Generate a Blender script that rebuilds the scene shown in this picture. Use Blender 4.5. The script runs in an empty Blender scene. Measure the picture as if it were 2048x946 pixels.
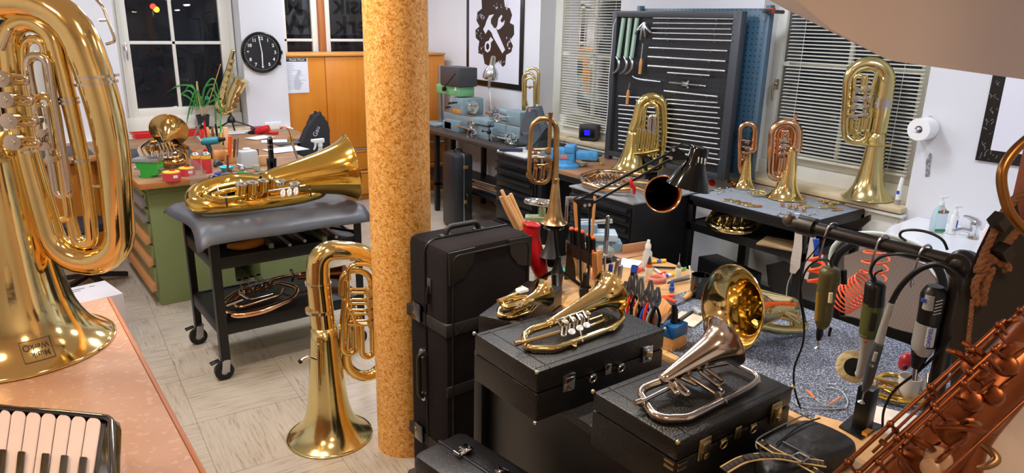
import bpy, bmesh, math, random
from mathutils import Vector, Matrix, Euler
random.seed(7)
PI = math.pi
sc = bpy.context.scene
C = sc.collection
# ------------------------------------------------------------------ camera
F_PX = 1430.0; CAM_H = 1.9
_y, _p, _r = math.radians(37), math.radians(16.7), math.radians(1.25)
_Fh = Vector((math.sin(_y), math.cos(_y), 0)); _R0 = Vector((math.cos(_y), -math.sin(_y), 0)); _Z = Vector((0, 0, 1))
CF = _Fh*math.cos(_p) - _Z*math.sin(_p)
_D0 = -(_Z*math.cos(_p) + _Fh*math.sin(_p))
CR = _R0*math.cos(_r) - _D0*math.sin(_r); CD = _R0*math.sin(_r) + _D0*math.cos(_r)
CO = Vector((0, 0, CAM_H))
cam = bpy.data.objects.new('camera', bpy.data.cameras.new('camera')); C.objects.link(cam)
cam.data.sensor_width = 36; cam.data.lens = F_PX/2048*36; cam.data.clip_start = 0.05; cam.data.clip_end = 60
cam.matrix_world = Matrix(((CR.x, -CD.x, -CF.x, 0), (CR.y, -CD.y, -CF.y, 0), (CR.z, -CD.z, -CF.z, CAM_H), (0, 0, 0, 1)))
cam.data.dof.use_dof = True; cam.data.dof.focus_distance = 3.0; cam.data.dof.aperture_fstop = 20.0
sc.camera = cam
sc.view_settings.view_transform = 'Standard'; sc.view_settings.look = 'None'
sc.view_settings.gamma = 1; sc.view_settings.use_curve_mapping = False
sc.view_settings.exposure = 0.0
# world: night
w = bpy.data.worlds.new('night'); sc.world = w; w.use_nodes = True
w.node_tree.nodes['Background'].inputs[0].default_value = (0.010, 0.011, 0.016, 1)
w.node_tree.nodes['Background'].inputs[1].default_value = 1.0
# lamp powers (used by the ceiling-lamp builders further down)
CEIL_E = 62.0; WARM_FILL_E = 38.0; SPOT_W = 42.0

def ray(x, y): return CF + CR*((x-1024)/F_PX) + CD*((y-473)/F_PX)
def pz(x, y, z): d = ray(x, y); return CO + d*((z-CAM_H)/d.z)
def py(x, y, Y): d = ray(x, y); return CO + d*(Y/d.y)
def px(x, y, X): d = ray(x, y); return CO + d*(X/d.x)
class Fr:
    """local frame of a thing; q() turns a photo point into a local point on the plane local-y = y"""
    def __init__(s, M): s.M = M; s.I = M.inverted(); s.o = M.translation.copy(); s.k = (s.o-CO).dot(CF)/F_PX
    def q(s, x, y, ly=0.0, ax=1):
        o = s.I @ CO; d = s.I.to_3x3() @ ray(x, y)
        return o + d*((ly-o[ax])/d[ax])
    def l(s, pts, ly=0.0, ax=1): return [s.q(p[0], p[1], (p[2] if len(p) > 2 else ly), ax) for p in pts]
def TR(x, y, z, rz=0, rx=0, ry=0): return Matrix.Translation((x, y, z)) @ Euler((rx, ry, rz), 'XYZ').to_matrix().to_4x4()
def basis(o, X, Y, Z_):
    return Matrix(((X[0], Y[0], Z_[0], o[0]), (X[1], Y[1], Z_[1], o[1]), (X[2], Y[2], Z_[2], o[2]), (0, 0, 0, 1)))
def lookM(o, zdir, xhint=(0, 0, 1)):
    z = Vector(zdir).normalized(); x = Vector(xhint); x = (x - z*x.dot(z)).normalized(); y = z.cross(x)
    return basis(o, x, y, z)

# ------------------------------------------------------------------ materials
def S(h):
    if isinstance(h, str):
        h = h.lstrip('#'); c = [int(h[i:i+2], 16)/255 for i in (0, 2, 4)]
    else: c = h
    return tuple((v/12.92 if v <= 0.04045 else ((v+0.055)/1.055)**2.4) for v in c)+(1,)
MATS = {}
def mat(name, col='#808080', rough=0.5, metal=0.0, spec=0.5, noise=None, bump=None, trans=0, emit=None, alpha=None, coat=0, wood=None, speck=None):
    """noise=(scale, colour2, amount) ; bump=(scale, strength) ; wood=(scale, colour2, axis) ; speck=(scale, colour2, threshold)"""
    if name in MATS: return MATS[name]
    m = bpy.data.materials.new(name); m.use_nodes = True; nt = m.node_tree; N = nt.nodes; L = nt.links
    b = N['Principled BSDF']; b.inputs['Base Color'].default_value = S(col); b.inputs['Roughness'].default_value = rough
    b.inputs['Metallic'].default_value = metal; b.inputs['Specular IOR Level'].default_value = spec
    if trans: b.inputs['Transmission Weight'].default_value = trans; b.inputs['IOR'].default_value = 1.3
    if coat: b.inputs['Coat Weight'].default_value = coat; b.inputs['Coat Roughness'].default_value = 0.05
    if emit: b.inputs['Emission Color'].default_value = S(emit[0]); b.inputs['Emission Strength'].default_value = emit[1]
    if alpha is not None: b.inputs['Alpha'].default_value = alpha
    tc = N.new('ShaderNodeTexCoord')
    def src(sc_=(1, 1, 1)):
        mp = N.new('ShaderNodeMapping'); mp.inputs['Scale'].default_value = sc_; L.new(tc.outputs['Object'], mp.inputs[0]); return mp.outputs[0]
    def mix(fac, c2, c1=None):
        mx = N.new('ShaderNodeMix'); mx.data_type = 'RGBA'; L.new(fac, mx.inputs[0])
        if c1 is None: mx.inputs[6].default_value = S(col)
        else: L.new(c1, mx.inputs[6])
        mx.inputs[7].default_value = S(c2); return mx.outputs[2]
    out = None
    if wood:
        t = N.new('ShaderNodeTexNoise'); t.inputs['Scale'].default_value = wood[0]; t.inputs['Detail'].default_value = 4
        s_ = [9, 9, 9]; s_[wood[2]] = 0.6; L.new(src(s_), t.inputs[0])
        r = N.new('ShaderNodeMapRange'); r.inputs[1].default_value = 0.35; r.inputs[2].default_value = 0.7; L.new(t.outputs[0], r.inputs[0])
        out = mix(r.outputs[0], wood[1])
    if noise:
        t = N.new('ShaderNodeTexNoise'); t.inputs['Scale'].default_value = noise[0]; t.inputs['Detail'].default_value = 5; L.new(src(), t.inputs[0])
        r = N.new('ShaderNodeMapRange'); r.inputs[1].default_value = 0.4; r.inputs[2].default_value = 0.65; r.inputs[4].default_value = noise[2]; L.new(t.outputs[0], r.inputs[0])
        out = mix(r.outputs[0], noise[1], out)
    if speck:
        t = N.new('ShaderNodeTexNoise'); t.inputs['Scale'].default_value = speck[0]; t.inputs['Detail'].default_value = 1; L.new(src(), t.inputs[0])
        r = N.new('ShaderNodeMapRange'); r.inputs[1].default_value = speck[2]; r.inputs[2].default_value = speck[2]+0.08; L.new(t.outputs[0], r.inputs[0])
        out = mix(r.outputs[0], speck[1], out)
    if out: L.new(out, b.inputs['Base Color'])
    if bump:
        t = N.new('ShaderNodeTexNoise'); t.inputs['Scale'].default_value = bump[0]; t.inputs['Detail'].default_value = 3; L.new(src(), t.inputs[0])
        bp = N.new('ShaderNodeBump'); bp.inputs['Strength'].default_value = bump[1]; bp.inputs['Distance'].default_value = 0.01
        L.new(t.outputs[0], bp.inputs['Height']); L.new(bp.outputs[0], b.inputs['Normal'])
    MATS[name] = m; return m

brass = mat('brass', '#efd592', 0.10, 1, bump=(14, 0.05))
gbrass = mat('golden_brass', '#f3c963', 0.10, 1, bump=(14, 0.05))
ybrass = mat('yellow_brass', '#e6d699', 0.16, 1, bump=(20, 0.05))
rbrass = mat('rose_brass', '#e5b48c', 0.16, 1, bump=(20, 0.05))
dullbrass = mat('dull_brass', '#c8ab7c', 0.28, 1, noise=(9, '#8d6f4a', 0.8))
nickel = mat('nickel', '#d8d2c8', 0.14, 1)
chrome = mat('chrome', '#dfe2e6', 0.08, 1)
steel = mat('steel', '#b9bcc0', 0.28, 1)
silver = mat('tarnished_silver', '#c6bbb0', 0.16, 1, noise=(6, '#a3948c', 0.7))
copper = mat('copper', '#b3662f', 0.32, 1)
blackp = mat('black_plastic', '#0e0f11', 0.35, spec=0.4)
blackm = mat('black_metal', '#131417', 0.4, spec=0.35, bump=(300, 0.05))
blackgl = mat('black_gloss', '#060606', 0.06, coat=1)
leather = mat('black_leatherette', '#0c0a08', 0.38, bump=(160, 0.3))
fabricb = mat('black_fabric', '#191415', 0.9, spec=0.2, bump=(500, 0.3), noise=(4, '#1f191a', 0.7))
rubber = mat('rubber_mat', '#4c4f55', 0.42, noise=(5, '#44474d', 0.8))
rubberd = mat('dark_rubber_mat', '#2e3136', 0.6, noise=(5, '#3a3d42', 0.8))
orangew = mat('orange_veneer', '#d98424', 0.34, wood=(2.2, '#cf7719', 2), noise=(1.6, '#e39a3c', 0.5))
edgew = mat('veneer_edge', '#e0a050', 0.4, wood=(3, '#c98434', 0))
benchw = mat('worn_bench_wood', '#a9805a', 0.5, wood=(3, '#8a6242', 0), noise=(6, '#6f5340', 0.55))
lightw = mat('light_wood', '#dcb27a', 0.5, wood=(3, '#c99a60', 0), noise=(9, '#b98a55', 0.4))
beech = mat('beech', '#dca468', 0.45, wood=(5, '#c88a4c', 2))
dkwood = mat('dark_wood', '#8a4f2a', 0.45, wood=(5, '#6d3a1c', 2))
beige = mat('sill_stone', '#d8c7a6', 0.35, noise=(10, '#c9b48e', 0.7))
white = mat('white_paint', '#e6e6e6', 0.45)
whitef = mat('window_frame_paint', '#e4e4da', 0.35)
whitep = mat('white_plastic', '#eceff0', 0.3)
milky = mat('milky_plastic', '#dfe7ea', 0.35, trans=0.35)
paper = mat('paper', '#e8ebf2', 0.8)
redp = mat('red_plastic', '#c4141c', 0.35)
orangep = mat('orange_plastic', '#f0641e', 0.35)
bluep = mat('blue_plastic', '#1d4fc0', 0.35)
yellowp = mat('yellow_plastic', '#f2c21c', 0.35)
greenp = mat('green_plastic', '#3fae4a', 0.35)
tealp = mat('teal_plastic', '#2f8a9c', 0.4)
cyanp = mat('cyan_plastic', '#27b9d4', 0.3)
greyp = mat('grey_plastic', '#9a9a98', 0.45)
dgreyp = mat('dark_grey_plastic', '#3a3c3f', 0.45)
bluev = mat('blue_hammer_paint', '#3e8cc4', 0.35, noise=(30, '#5aa2d2', 0.6))
palebl = mat('pale_blue_paint', '#7f9fb8', 0.4, noise=(20, '#6b8ca6', 0.6))
lathep = mat('machine_grey_paint', '#7f969c', 0.35, noise=(6, '#6c848b', 0.6))
mintp = mat('mint_enamel', '#a9c9b4', 0.3)
greenc = mat('green_cabinet_paint', '#7c8a58', 0.5, noise=(3, '#728050', 0.5))
cloth = mat('pale_cloth', '#c9bdb2', 0.9, bump=(60, 0.3))
glass = mat('clear_glass', '#ffffff', 0.03, trans=1)

# ------------------------------------------------------------------ mesh builder
def rpath(pts, fil=0.02, seg=5, radii=None):
    """polyline with rounded corners -> points (and radii if given)"""
    P = [Vector(p) for p in pts]; n = len(P)
    out = []; rr = []
    def rad(i, t=0):
        if radii is None: return None
        j = min(i+1, n-1); return radii[i]*(1-t)+radii[j]*t
    for i in range(n):
        if i in (0, n-1): out.append(P[i]); rr.append(rad(i)); continue
        a = P[i-1]-P[i]; b = P[i+1]-P[i]; la, lb = a.length, b.length
        if la < 1e-6 or lb < 1e-6: continue
        f = fil[i] if isinstance(fil, (list, tuple)) else fil
        d = min(f, la*0.499, lb*0.499); a.normalize(); b.normalize()
        ang = PI-a.angle(b, 0)
        if ang < 0.05: out.append(P[i]); rr.append(rad(i)); continue
        Rr = d/max(math.tan(ang/2), 1e-4); k = min(4/3*math.tan(ang/4)*Rr, d)
        p0 = P[i]+a*d; p3 = P[i]+b*d; p1 = p0-a*k; p2 = p3-b*k
        m = max(3, int(seg*ang/1.57)+1)
        for s in range(m+1):
            t = s/m; u = 1-t
            out.append(p0*u**3+p1*3*u*u*t+p2*3*u*t*t+p3*t**3)
            if radii is None: rr.append(None)
            else:
                r0 = radii[i-1]+(radii[i]-radii[i-1])*(1-d/la); r3 = radii[i]+(radii[i+1]-radii[i])*(d/lb)
                rr.append(r0*u+r3*t)
    # drop doubles
    o2 = [out[0]]; r2 = [rr[0]]
    for p, r in zip(out[1:], rr[1:]):
        if (p-o2[-1]).length > 1e-5: o2.append(p); r2.append(r)
    return (o2, r2) if radii is not None else o2
def catmull(pts, seg=5, radii=None):
    P = [Vector(p) for p in pts]; out = []; rr = []
    for i in range(len(P)-1):
        p0 = P[max(i-1, 0)]; p1 = P[i]; p2 = P[i+1]; p3 = P[min(i+2, len(P)-1)]
        for s in range(seg):
            t = s/seg
            out.append(0.5*((2*p1)+(p2-p0)*t+(2*p0-5*p1+4*p2-p3)*t*t+(3*p1-p0-3*p2+p3)*t**3))
            if radii: rr.append(radii[i]*(1-t)+radii[i+1]*t)
    out.append(P[-1])
    if radii: rr.append(radii[-1]); return out, rr
    return out
class MB:
    def __init__(s): s.bm = bmesh.new(); s.M = Matrix()
    def _v(s, p): return s.bm.verts.new(s.M @ Vector(p))
    def box(s, c, sz, bev=0, rot=None):
        M = Matrix.Translation(c) @ (rot.to_4x4() if rot is not None else Matrix()) @ Matrix.Diagonal((sz[0], sz[1], sz[2], 1))
        r = bmesh.ops.create_cube(s.bm, size=1, matrix=s.M @ M)
        if bev:
            es = list({e for v in r['verts'] for e in v.link_edges})
            bmesh.ops.bevel(s.bm, geom=es, offset=bev, segments=2, profile=0.5, affect='EDGES')
        return s
    def bar(s, p0, p1, w, h=None, up=(0, 0, 1)):
        p0 = Vector(p0); p1 = Vector(p1); h = w if h is None else h
        d = p1-p0
        M = lookM((p0+p1)/2, d, up if abs(d.normalized().dot(Vector(up))) < 0.98 else (1, 0, 0))
        bmesh.ops.create_cube(s.bm, size=1, matrix=s.M @ M @ Matrix.Diagonal((h, w, d.length, 1))); return s
    def tube(s, pts, r, n=8, closed=False, cap=True):
        P = [Vector(p) for p in pts]; m = len(P)
        R = r if isinstance(r, (list, tuple)) else [r]*m
        T = []
        for i in range(m):
            a = P[i-1] if (i > 0 or closed) else P[i]; b = P[(i+1) % m] if (i < m-1 or closed) else P[i]
            T.append((b-a).normalized() if (b-a).length > 1e-9 else Vector((0, 0, 1)))
        up = Vector((0, 0, 1)) if abs(T[0].z) < 0.9 else Vector((1, 0, 0))
        u = (up-T[0]*up.dot(T[0])).normalized(); rings = []
        for i in range(m):
            u = u-T[i]*u.dot(T[i])
            if u.length < 1e-6: u = T[i].orthogonal()
            u.normalize(); v = T[i].cross(u)
            rings.append([s._v(P[i]+(u*math.cos(2*PI*k/n)+v*math.sin(2*PI*k/n))*R[i]) for k in range(n)])
        for i in range(m-1 if not closed else m):
            A, B = rings[i], rings[(i+1) % m]
            if closed and i == m-1:
                best = min(range(n), key=lambda o: (A[0].co-B[o].co).length); B = B[best:]+B[:best]
            for k in range(n):
                try: s.bm.faces.new((A[k], A[(k+1) % n], B[(k+1) % n], B[k]))
                except ValueError: pass
        if cap and not closed:
            s.bm.faces.new(rings[0][::-1]); s.bm.faces.new(rings[-1])
        return s
    def cyl(s, p0, p1, r0, r1=None, n=16, cap=True): return s.tube([p0, p1], [r0, r0 if r1 is None else r1], n, cap=cap)
    def rt(s, pts, r, fil=0.02, n=8, seg=5):
        if isinstance(r, (list, tuple)): a, b = rpath(pts, fil, seg, r); return s.tube(a, b, n)
        return s.tube(rpath(pts, fil, seg), r, n)
    def ct(s, pts, r, n=8, seg=5):
        if isinstance(r, (list, tuple)): a, b = catmull(pts, seg, r); return s.tube(a, b, n)
        return s.tube(catmull(pts, seg), r, n)
    def lathe(s, prof, n=32, M=None, cap=False):
        M = M or Matrix(); rings = []
        for r, z in prof:
            if r < 1e-6: rings.append([s._v(M @ Vector((0, 0, z)))])
            else: rings.append([s._v(M @ Vector((r*math.cos(2*PI*k/n), r*math.sin(2*PI*k/n), z))) for k in range(n)])
        for A, B in zip(rings, rings[1:]):
            for k in range(n):
                k2 = (k+1) % n
                if len(A) == 1 and len(B) == 1: continue
                if len(A) == 1: f = (A[0], B[k2], B[k])
                elif len(B) == 1: f = (A[k], A[k2], B[0])
                else: f = (A[k], A[k2], B[k2], B[k])
                try: s.bm.faces.new(f)
                except ValueError: pass
        if cap:
            if len(rings[0]) > 1: s.bm.faces.new(rings[0][::-1])
            if len(rings[-1]) > 1: s.bm.faces.new(rings[-1])
        return s
    def prism(s, poly, a, b, ax=2):
        """polygon in the two axes other than ax, extruded a..b along ax"""
        def mk(p, h):
            q = [0, 0, 0]; o = [i for i in range(3) if i != ax]; q[o[0]] = p[0]; q[o[1]] = p[1]; q[ax] = h; return q
        A = [s._v(mk(p, a)) for p in poly]; B = [s._v(mk(p, b)) for p in poly]; n = len(poly)
        s.bm.faces.new(A[::-1]); s.bm.faces.new(B)
        for i in range(n): s.bm.faces.new((A[i], A[(i+1) % n], B[(i+1) % n], B[i]))
        return s
    def slab(s, pts, off):
        """planar polygon given by 3-D points, thickened by vector off"""
        off = Vector(off); A = [s._v(p) for p in pts]; B = [s._v(Vector(p)+off) for p in pts]; n = len(pts)
        s.bm.faces.new(A[::-1]); s.bm.faces.new(B)
        for i in range(n): s.bm.faces.new((A[i], A[(i+1) % n], B[(i+1) % n], B[i]))
        return s
    def sph(s, c, r, sx=1, sy=1, sz=1, n=12):
        bmesh.ops.create_uvsphere(s.bm, u_segments=n, v_segments=max(6, n*2//3), radius=1, matrix=s.M @ Matrix.Translation(c) @ Matrix.Diagonal((r*sx, r*sy, r*sz, 1))); return s
    def torus(s, c, R, r, axis=(0, 0, 1), n=32, k=8, a0=0, a1=2*PI):
        M = lookM(c, axis, (1, 0, 0) if abs(Vector(axis).normalized().x) < 0.9 else (0, 1, 0)); full = abs(a1-a0) > 6.28
        m = n if full else n+1
        return s.tube([M @ Vector((R*math.cos(a0+(a1-a0)*i/n), R*math.sin(a0+(a1-a0)*i/n), 0)) for i in range(m)], r, k, closed=full)
    def build(s, name, m, parent=None, M=None, sharp=0.7, sub=0):
        bmesh.ops.recalc_face_normals(s.bm, faces=s.bm.faces[:])
        me = bpy.data.meshes.new(name); s.bm.to_mesh(me); s.bm.free()
        for p in me.polygons: p.use_smooth = True
        me.set_sharp_from_angle(angle=sharp)
        me.materials.append(m)
        o = bpy.data.objects.new(name, me); C.objects.link(o)
        if parent is not None: o.parent = parent
        if M is not None: o.matrix_local = M
        return o
def tag(o, label, cat, group=None, kind=None):
    if label: o['label'] = label
    if cat: o['category'] = cat
    if group: o['group'] = group
    if kind: o['kind'] = kind
    return o
def thing(name, label, cat, M, group=None):
    o = bpy.data.objects.new(name, None); o.empty_display_size = 0.05; C.objects.link(o); o.matrix_world = M
    return tag(o, label, cat, group)
def struct(o, label=None): o['kind'] = 'structure'; return o
def copy_tree(o, M=None, label=None, parent=None):
    c = o.copy(); C.objects.link(c)
    if parent is not None: c.parent = parent
    if M is not None: c.matrix_world = M
    if label: c['label'] = label
    for ch in [x for x in o.children]: copy_tree(ch, parent=c)
    return c
def text_part(name, body, size, m, parent, M, depth=0.001, align='CENTER', bold=0):
    cu = bpy.data.curves.new(name, 'FONT'); cu.body = body; cu.size = size; cu.extrude = depth; cu.align_x = align; cu.align_y = 'CENTER'; cu.offset = bold
    tmp = bpy.data.objects.new(name, cu); dg = bpy.context.evaluated_depsgraph_get()
    C.objects.link(tmp); dg.update(); me = bpy.data.meshes.new_from_object(tmp.evaluated_get(bpy.context.evaluated_depsgraph_get())); bpy.data.objects.remove(tmp)
    o = bpy.data.objects.new(name, me); C.objects.link(o); me.materials.clear(); me.materials.append(m)
    if parent is not None: o.parent = parent; o.matrix_local = M
    else: o.matrix_world = M
    return o
def rbox(name, m, sz, bev, M, parent=None, c=None):
    b = MB(); b.box(c or (0, 0, sz[2]/2), sz, bev); o = b.build(name, m, parent)
    if M is not None:
        if parent is None: o.matrix_world = M
        else: o.matrix_local = M
    return o
# ================================================================== the setting
wallm = mat('wall_plaster', '#dfe1e6', 0.7, bump=(90, 0.06), noise=(1.3, '#d7d9df', 0.5))
ceilm = mat('ceiling_paint', '#e6e0d8', 0.8)
warmwall = mat('warm_plaster', '#e9dacf', 0.75, bump=(120, 0.08))
def floor_mat():
    m = bpy.data.materials.new('vinyl_tiles'); m.use_nodes = True; N = m.node_tree.nodes; L = m.node_tree.links; b = N['Principled BSDF']
    tc = N.new('ShaderNodeTexCoord'); mp = N.new('ShaderNodeMapping'); mp.inputs['Rotation'].default_value = (0, 0, math.radians(4)); mp.inputs['Scale'].default_value = (2, 2, 2); mp.inputs['Location'].default_value = (0.2, 0.22, 0.1)
    L.new(tc.outputs['Object'], mp.inputs[0])
    ck = N.new('ShaderNodeTexChecker'); ck.inputs['Scale'].default_value = 1; L.new(mp.outputs[0], ck.inputs[0])
    outs = []
    for s_ in ((1.3, 16, 1), (16, 1.3, 1)):
        m2 = N.new('ShaderNodeMapping'); m2.inputs['Scale'].default_value = s_; L.new(mp.outputs[0], m2.inputs[0])
        t = N.new('ShaderNodeTexNoise'); t.inputs['Scale'].default_value = 2.6; t.inputs['Detail'].default_value = 6; t.inputs['Roughness'].default_value = 0.7; L.new(m2.outputs[0], t.inputs[0]); outs.append(t.outputs[0])
    mx = N.new('ShaderNodeMix'); mx.data_type = 'FLOAT'; L.new(ck.outputs['Fac'], mx.inputs[0]); L.new(outs[0], mx.inputs[2]); L.new(outs[1], mx.inputs[3])
    cr = N.new('ShaderNodeValToRGB'); e = cr.color_ramp.elements; e[0].position = 0.30; e[0].color = S('#8a7a6b'); e[1].position = 0.46; e[1].color = S('#b9ac9a')
    x = cr.color_ramp.elements.new(0.75); x.color = S('#c6bcab')
    L.new(mx.outputs[0], cr.inputs[0])
    # seams
    bt = N.new('ShaderNodeTexBrick'); bt.offset = 0; bt.squash = 1; bt.inputs['Color1'].default_value = (1, 1, 1, 1); bt.inputs['Color2'].default_value = (1, 1, 1, 1); bt.inputs['Mortar'].default_value = (0, 0, 0, 1)
    bt.inputs['Scale'].default_value = 1; bt.inputs['Mortar Size'].default_value = 0.006; bt.inputs['Brick Width'].default_value = 1; bt.inputs['Row Height'].default_value = 1; bt.inputs['Mortar Smooth'].default_value = 0.4
    L.new(mp.outputs[0], bt.inputs[0])
    m3 = N.new('ShaderNodeMix'); m3.data_type = 'RGBA'; m3.blend_type = 'MULTIPLY'; m3.inputs[0].default_value = 0.35; L.new(cr.outputs[0], m3.inputs[6]); L.new(bt.outputs[0], m3.inputs[7])
    L.new(m3.outputs[2], b.inputs['Base Color']); b.inputs['Roughness'].default_value = 0.36
    return m
X0, X1, Y0, YW, YN, XR, ZC = -2.0, 4.4, -1.2, 6.9, 7.55, 4.4, 2.75
o = MB().box(((X0+5)/2, 3.3, -0.03), (5.2-X0+0.2, 9.6, 0.06)).build('floor', floor_mat()); struct(o)
o = MB().box(((X0+5)/2, 3.3, ZC+0.03), (5.2-X0+0.2, 9.6, 0.06)).build('ceiling', ceilm); struct(o)
# back wall (y = 6.9) with two window openings
def wall_y(name, y0, y1, x0, x1, holes, z1=ZC):
    b = MB(); xs = x0
    for hx0, hx1, hz0, hz1 in sorted(holes):
        if hx0 > xs: b.box(((xs+hx0)/2, (y0+y1)/2, z1/2), (hx0-xs, y1-y0, z1))
        b.box(((hx0+hx1)/2, (y0+y1)/2, hz0/2), (hx1-hx0, y1-y0, hz0)); b.box(((hx0+hx1)/2, (y0+y1)/2, (z1+hz1)/2), (hx1-hx0, y1-y0, z1-hz1)); xs = hx1
    if x1 > xs: b.box(((xs+x1)/2, (y0+y1)/2, z1/2), (x1-xs, y1-y0, z1))
    return struct(b.build(name, wallm))
def wall_x(name, x0, x1, y0, y1, holes, z1=ZC, m=wallm):
    b = MB(); ys = y0
    for hy0, hy1, hz0, hz1 in sorted(holes):
        if hy0 > ys: b.box(((x0+x1)/2, (ys+hy0)/2, z1/2), (x1-x0, hy0-ys, z1))
        b.box(((x0+x1)/2, (hy0+hy1)/2, hz0/2), (x1-x0, hy1-hy0, hz0)); b.box(((x0+x1)/2, (hy0+hy1)/2, (z1+hz1)/2), (x1-x0, hy1-hy0, z1-hz1)); ys = hy1
    if y1 > ys: b.box(((x0+x1)/2, (ys+y1)/2, z1/2), (x1-x0, y1-ys, z1))
    return struct(b.build(name, m))
wall_y('wall_back', 6.9, 7.2, X0, 2.46, [(-0.65, 0.55, 0.86, 2.5), (1.04, 2.06, 0.86, 2.5)])
wall_x('wall_nook_side', 2.36, 2.46, 7.2, 7.6, [])
wall_y('wall_nook', 7.55, 7.75, 2.36, 4.7, [(2.5, 4.0, 1.0, 2.5)])
wall_x('wall_right', XR, XR+0.3, -1.2, 7.6, [(1.92, 3.06, 0.86, 2.5), (4.42, 5.47, 0.86, 2.5)])
wall_x('wall_left', X0-0.1, X0, Y0, 7.2, [])
wall_y('wall_front', Y0-0.1, Y0, X0, 4.7, [])
# near wall, wooden edging and the sloping soffit at the right
o = MB().box((1.57, -0.428, 1.375), (0.44, 1.63, 2.75)).build('wall_near_right', warmwall); struct(o)
sf = [(1590, -2), (1665, 60), (1770, 117), (1790, 123), (2048, 159), (2300, 190), (2300, -500), (1200, -500), (1290, -200)]
c0 = CO+ray(1790, 124)*1.75; nrm = Vector((-0.15, 0.35, 1)).normalized()
def pl(x, y, c=c0, n=nrm): d = ray(x, y); return CO+d*((c-CO).dot(n)/d.dot(n))
nv = -ray(1600, 300).normalized()
pts = [CO+ray(*p)*1.75 for p in sf]
o = MB().slab(pts, Vector((0.25, 0.45, 0.12))).build('ceiling_soffit', warmwall); struct(o)

# ---------------------------------------------------------------- windows
panem = bpy.data.materials.new('night_pane'); panem.use_nodes = True
_N = panem.node_tree.nodes; _L = panem.node_tree.links
_N.clear(); _o = _N.new('ShaderNodeOutputMaterial'); _m = _N.new('ShaderNodeMixShader'); _t = _N.new('ShaderNodeBsdfTransparent'); _g = _N.new('ShaderNodeBsdfGlossy'); _f = _N.new('ShaderNodeFresnel')
_t.inputs[0].default_value = (0.75, 0.78, 0.8, 1); _g.inputs['Roughness'].default_value = 0.01; _f.inputs[0].default_value = 1.4
_L.new(_f.outputs[0], _m.inputs[0]); _L.new(_t.outputs[0], _m.inputs[1]); _L.new(_g.outputs[0], _m.inputs[2]); _L.new(_m.outputs[0], _o.inputs[0])
def window(name, axis, plane, a0, a1, z0, z1, vs, hs, fr=0.075, bar=0.028, m=whitef, sgn=-1):
    """axis 'y': window in a plane of constant y spanning x a0..a1"""
    root = bpy.data.objects.new(name, None); C.objects.link(root); root['kind'] = 'structure'
    root.location = ((a0+a1)/2, plane, z0) if axis == 'y' else (plane, (a0+a1)/2, z0)
    L0 = root.location.copy()
    def bx(mb, u0, u1, w0, w1, d0, d1):
        c = ((u0+u1)/2, (d0+d1)/2, (w0+w1)/2) if axis == 'y' else ((d0+d1)/2, (u0+u1)/2, (w0+w1)/2)
        s_ = (abs(u1-u0), abs(d1-d0), abs(w1-w0)) if axis == 'y' else (abs(d1-d0), abs(u1-u0), abs(w1-w0))
        mb.box(Vector(c)-L0, s_, 0.003)
    p = plane; b = MB()
    bx(b, a0, a0+fr, z0, z1, p-0.03, p+0.03); bx(b, a1-fr, a1, z0, z1, p-0.03, p+0.03)
    bx(b, a0+fr, a1-fr, z0, z0+fr, p-0.03, p+0.03); bx(b, a0+fr, a1-fr, z1-fr, z1, p-0.03, p+0.03)
    bx(b, a0-0.05, a1+0.05, z0-0.12 if z0 < 1.04 else z0-0.05, z0, p-0.045 if z0 < 1.04 else p-0.015, p+0.03); bx(b, a0-0.05, a0, z0, z1, p-0.015, p+0.03); bx(b, a1, a1+0.05, z0, z1, p-0.015, p+0.03)
    for v in vs: bx(b, v-bar/2, v+bar/2, z0+fr, z1-fr, p-0.018, p+0.018)
    for h in hs: bx(b, a0+fr, a1-fr, h-bar/2, h+bar/2, p-0.018, p+0.018)
    b.build('window_frame', m, root)
    g = MB(); bx(g, a0+fr*0.8, a1-fr*0.8, z0+fr*0.8, z1-fr*0.8, p-0.002, p+0.002); g.build('window_pane', panem, root)
    return root
def handle(root, P, axis='y'):
    b = MB(); d = Vector((0, -1, 0)) if axis == 'y' else Vector((-1, 0, 0)); P = Vector(P)-root.location
    b.box(P+d*0.006, (0.03, 0.012, 0.07) if axis == 'y' else (0.012, 0.03, 0.07), 0.004)
    b.cyl(P+d*0.01, P+d*0.045, 0.008); b.ct([P+d*0.045, P+d*0.05+Vector((0, 0, -0.05)), P+d*0.042+Vector((0, 0, -0.115))], [0.008, 0.009, 0.007], 10)
    b.build('window_handle', chrome if axis == 'y' else mat('champagne_metal', '#cfc3a6', 0.3, 1), root)
W1 = window('window_1', 'y', 7.10, 1.09, 2.00, 1.02, 2.45, [1.52], [1.66])
handle(W1, (1.125, 7.07, 1.63))
W0 = window('window_2', 'y', 7.10, -0.60, 0.66-0.16, 1.02, 2.45, [-0.05], [1.66])
W2 = window('window_3', 'x', 4.60, 4.47, 5.42, 0.98, 2.45, [4.905], [1.62])
W3 = window('window_4', 'x', 4.60, 1.97, 3.06, 0.98, 2.45, [2.50], [1.66])
handle(W3, (4.57, 3.0, 1.52), 'x')
WN = window('window_5', 'y', 7.62, 2.50, 3.06, 1.05, 2.45, [2.72], [1.67], fr=0.05)
WM = window('window_6', 'y', 7.62, 3.16, 4.0, 1.05, 2.45, [], [1.67], fr=0.05)
struct(MB().box((3.11, 7.60, 1.75), (0.07, 0.09, 1.5), 0.01).build('trim_1', mat('pine_post', '#b4713a', 0.4, wood=(3, '#9c5c2a', 2))))
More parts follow.
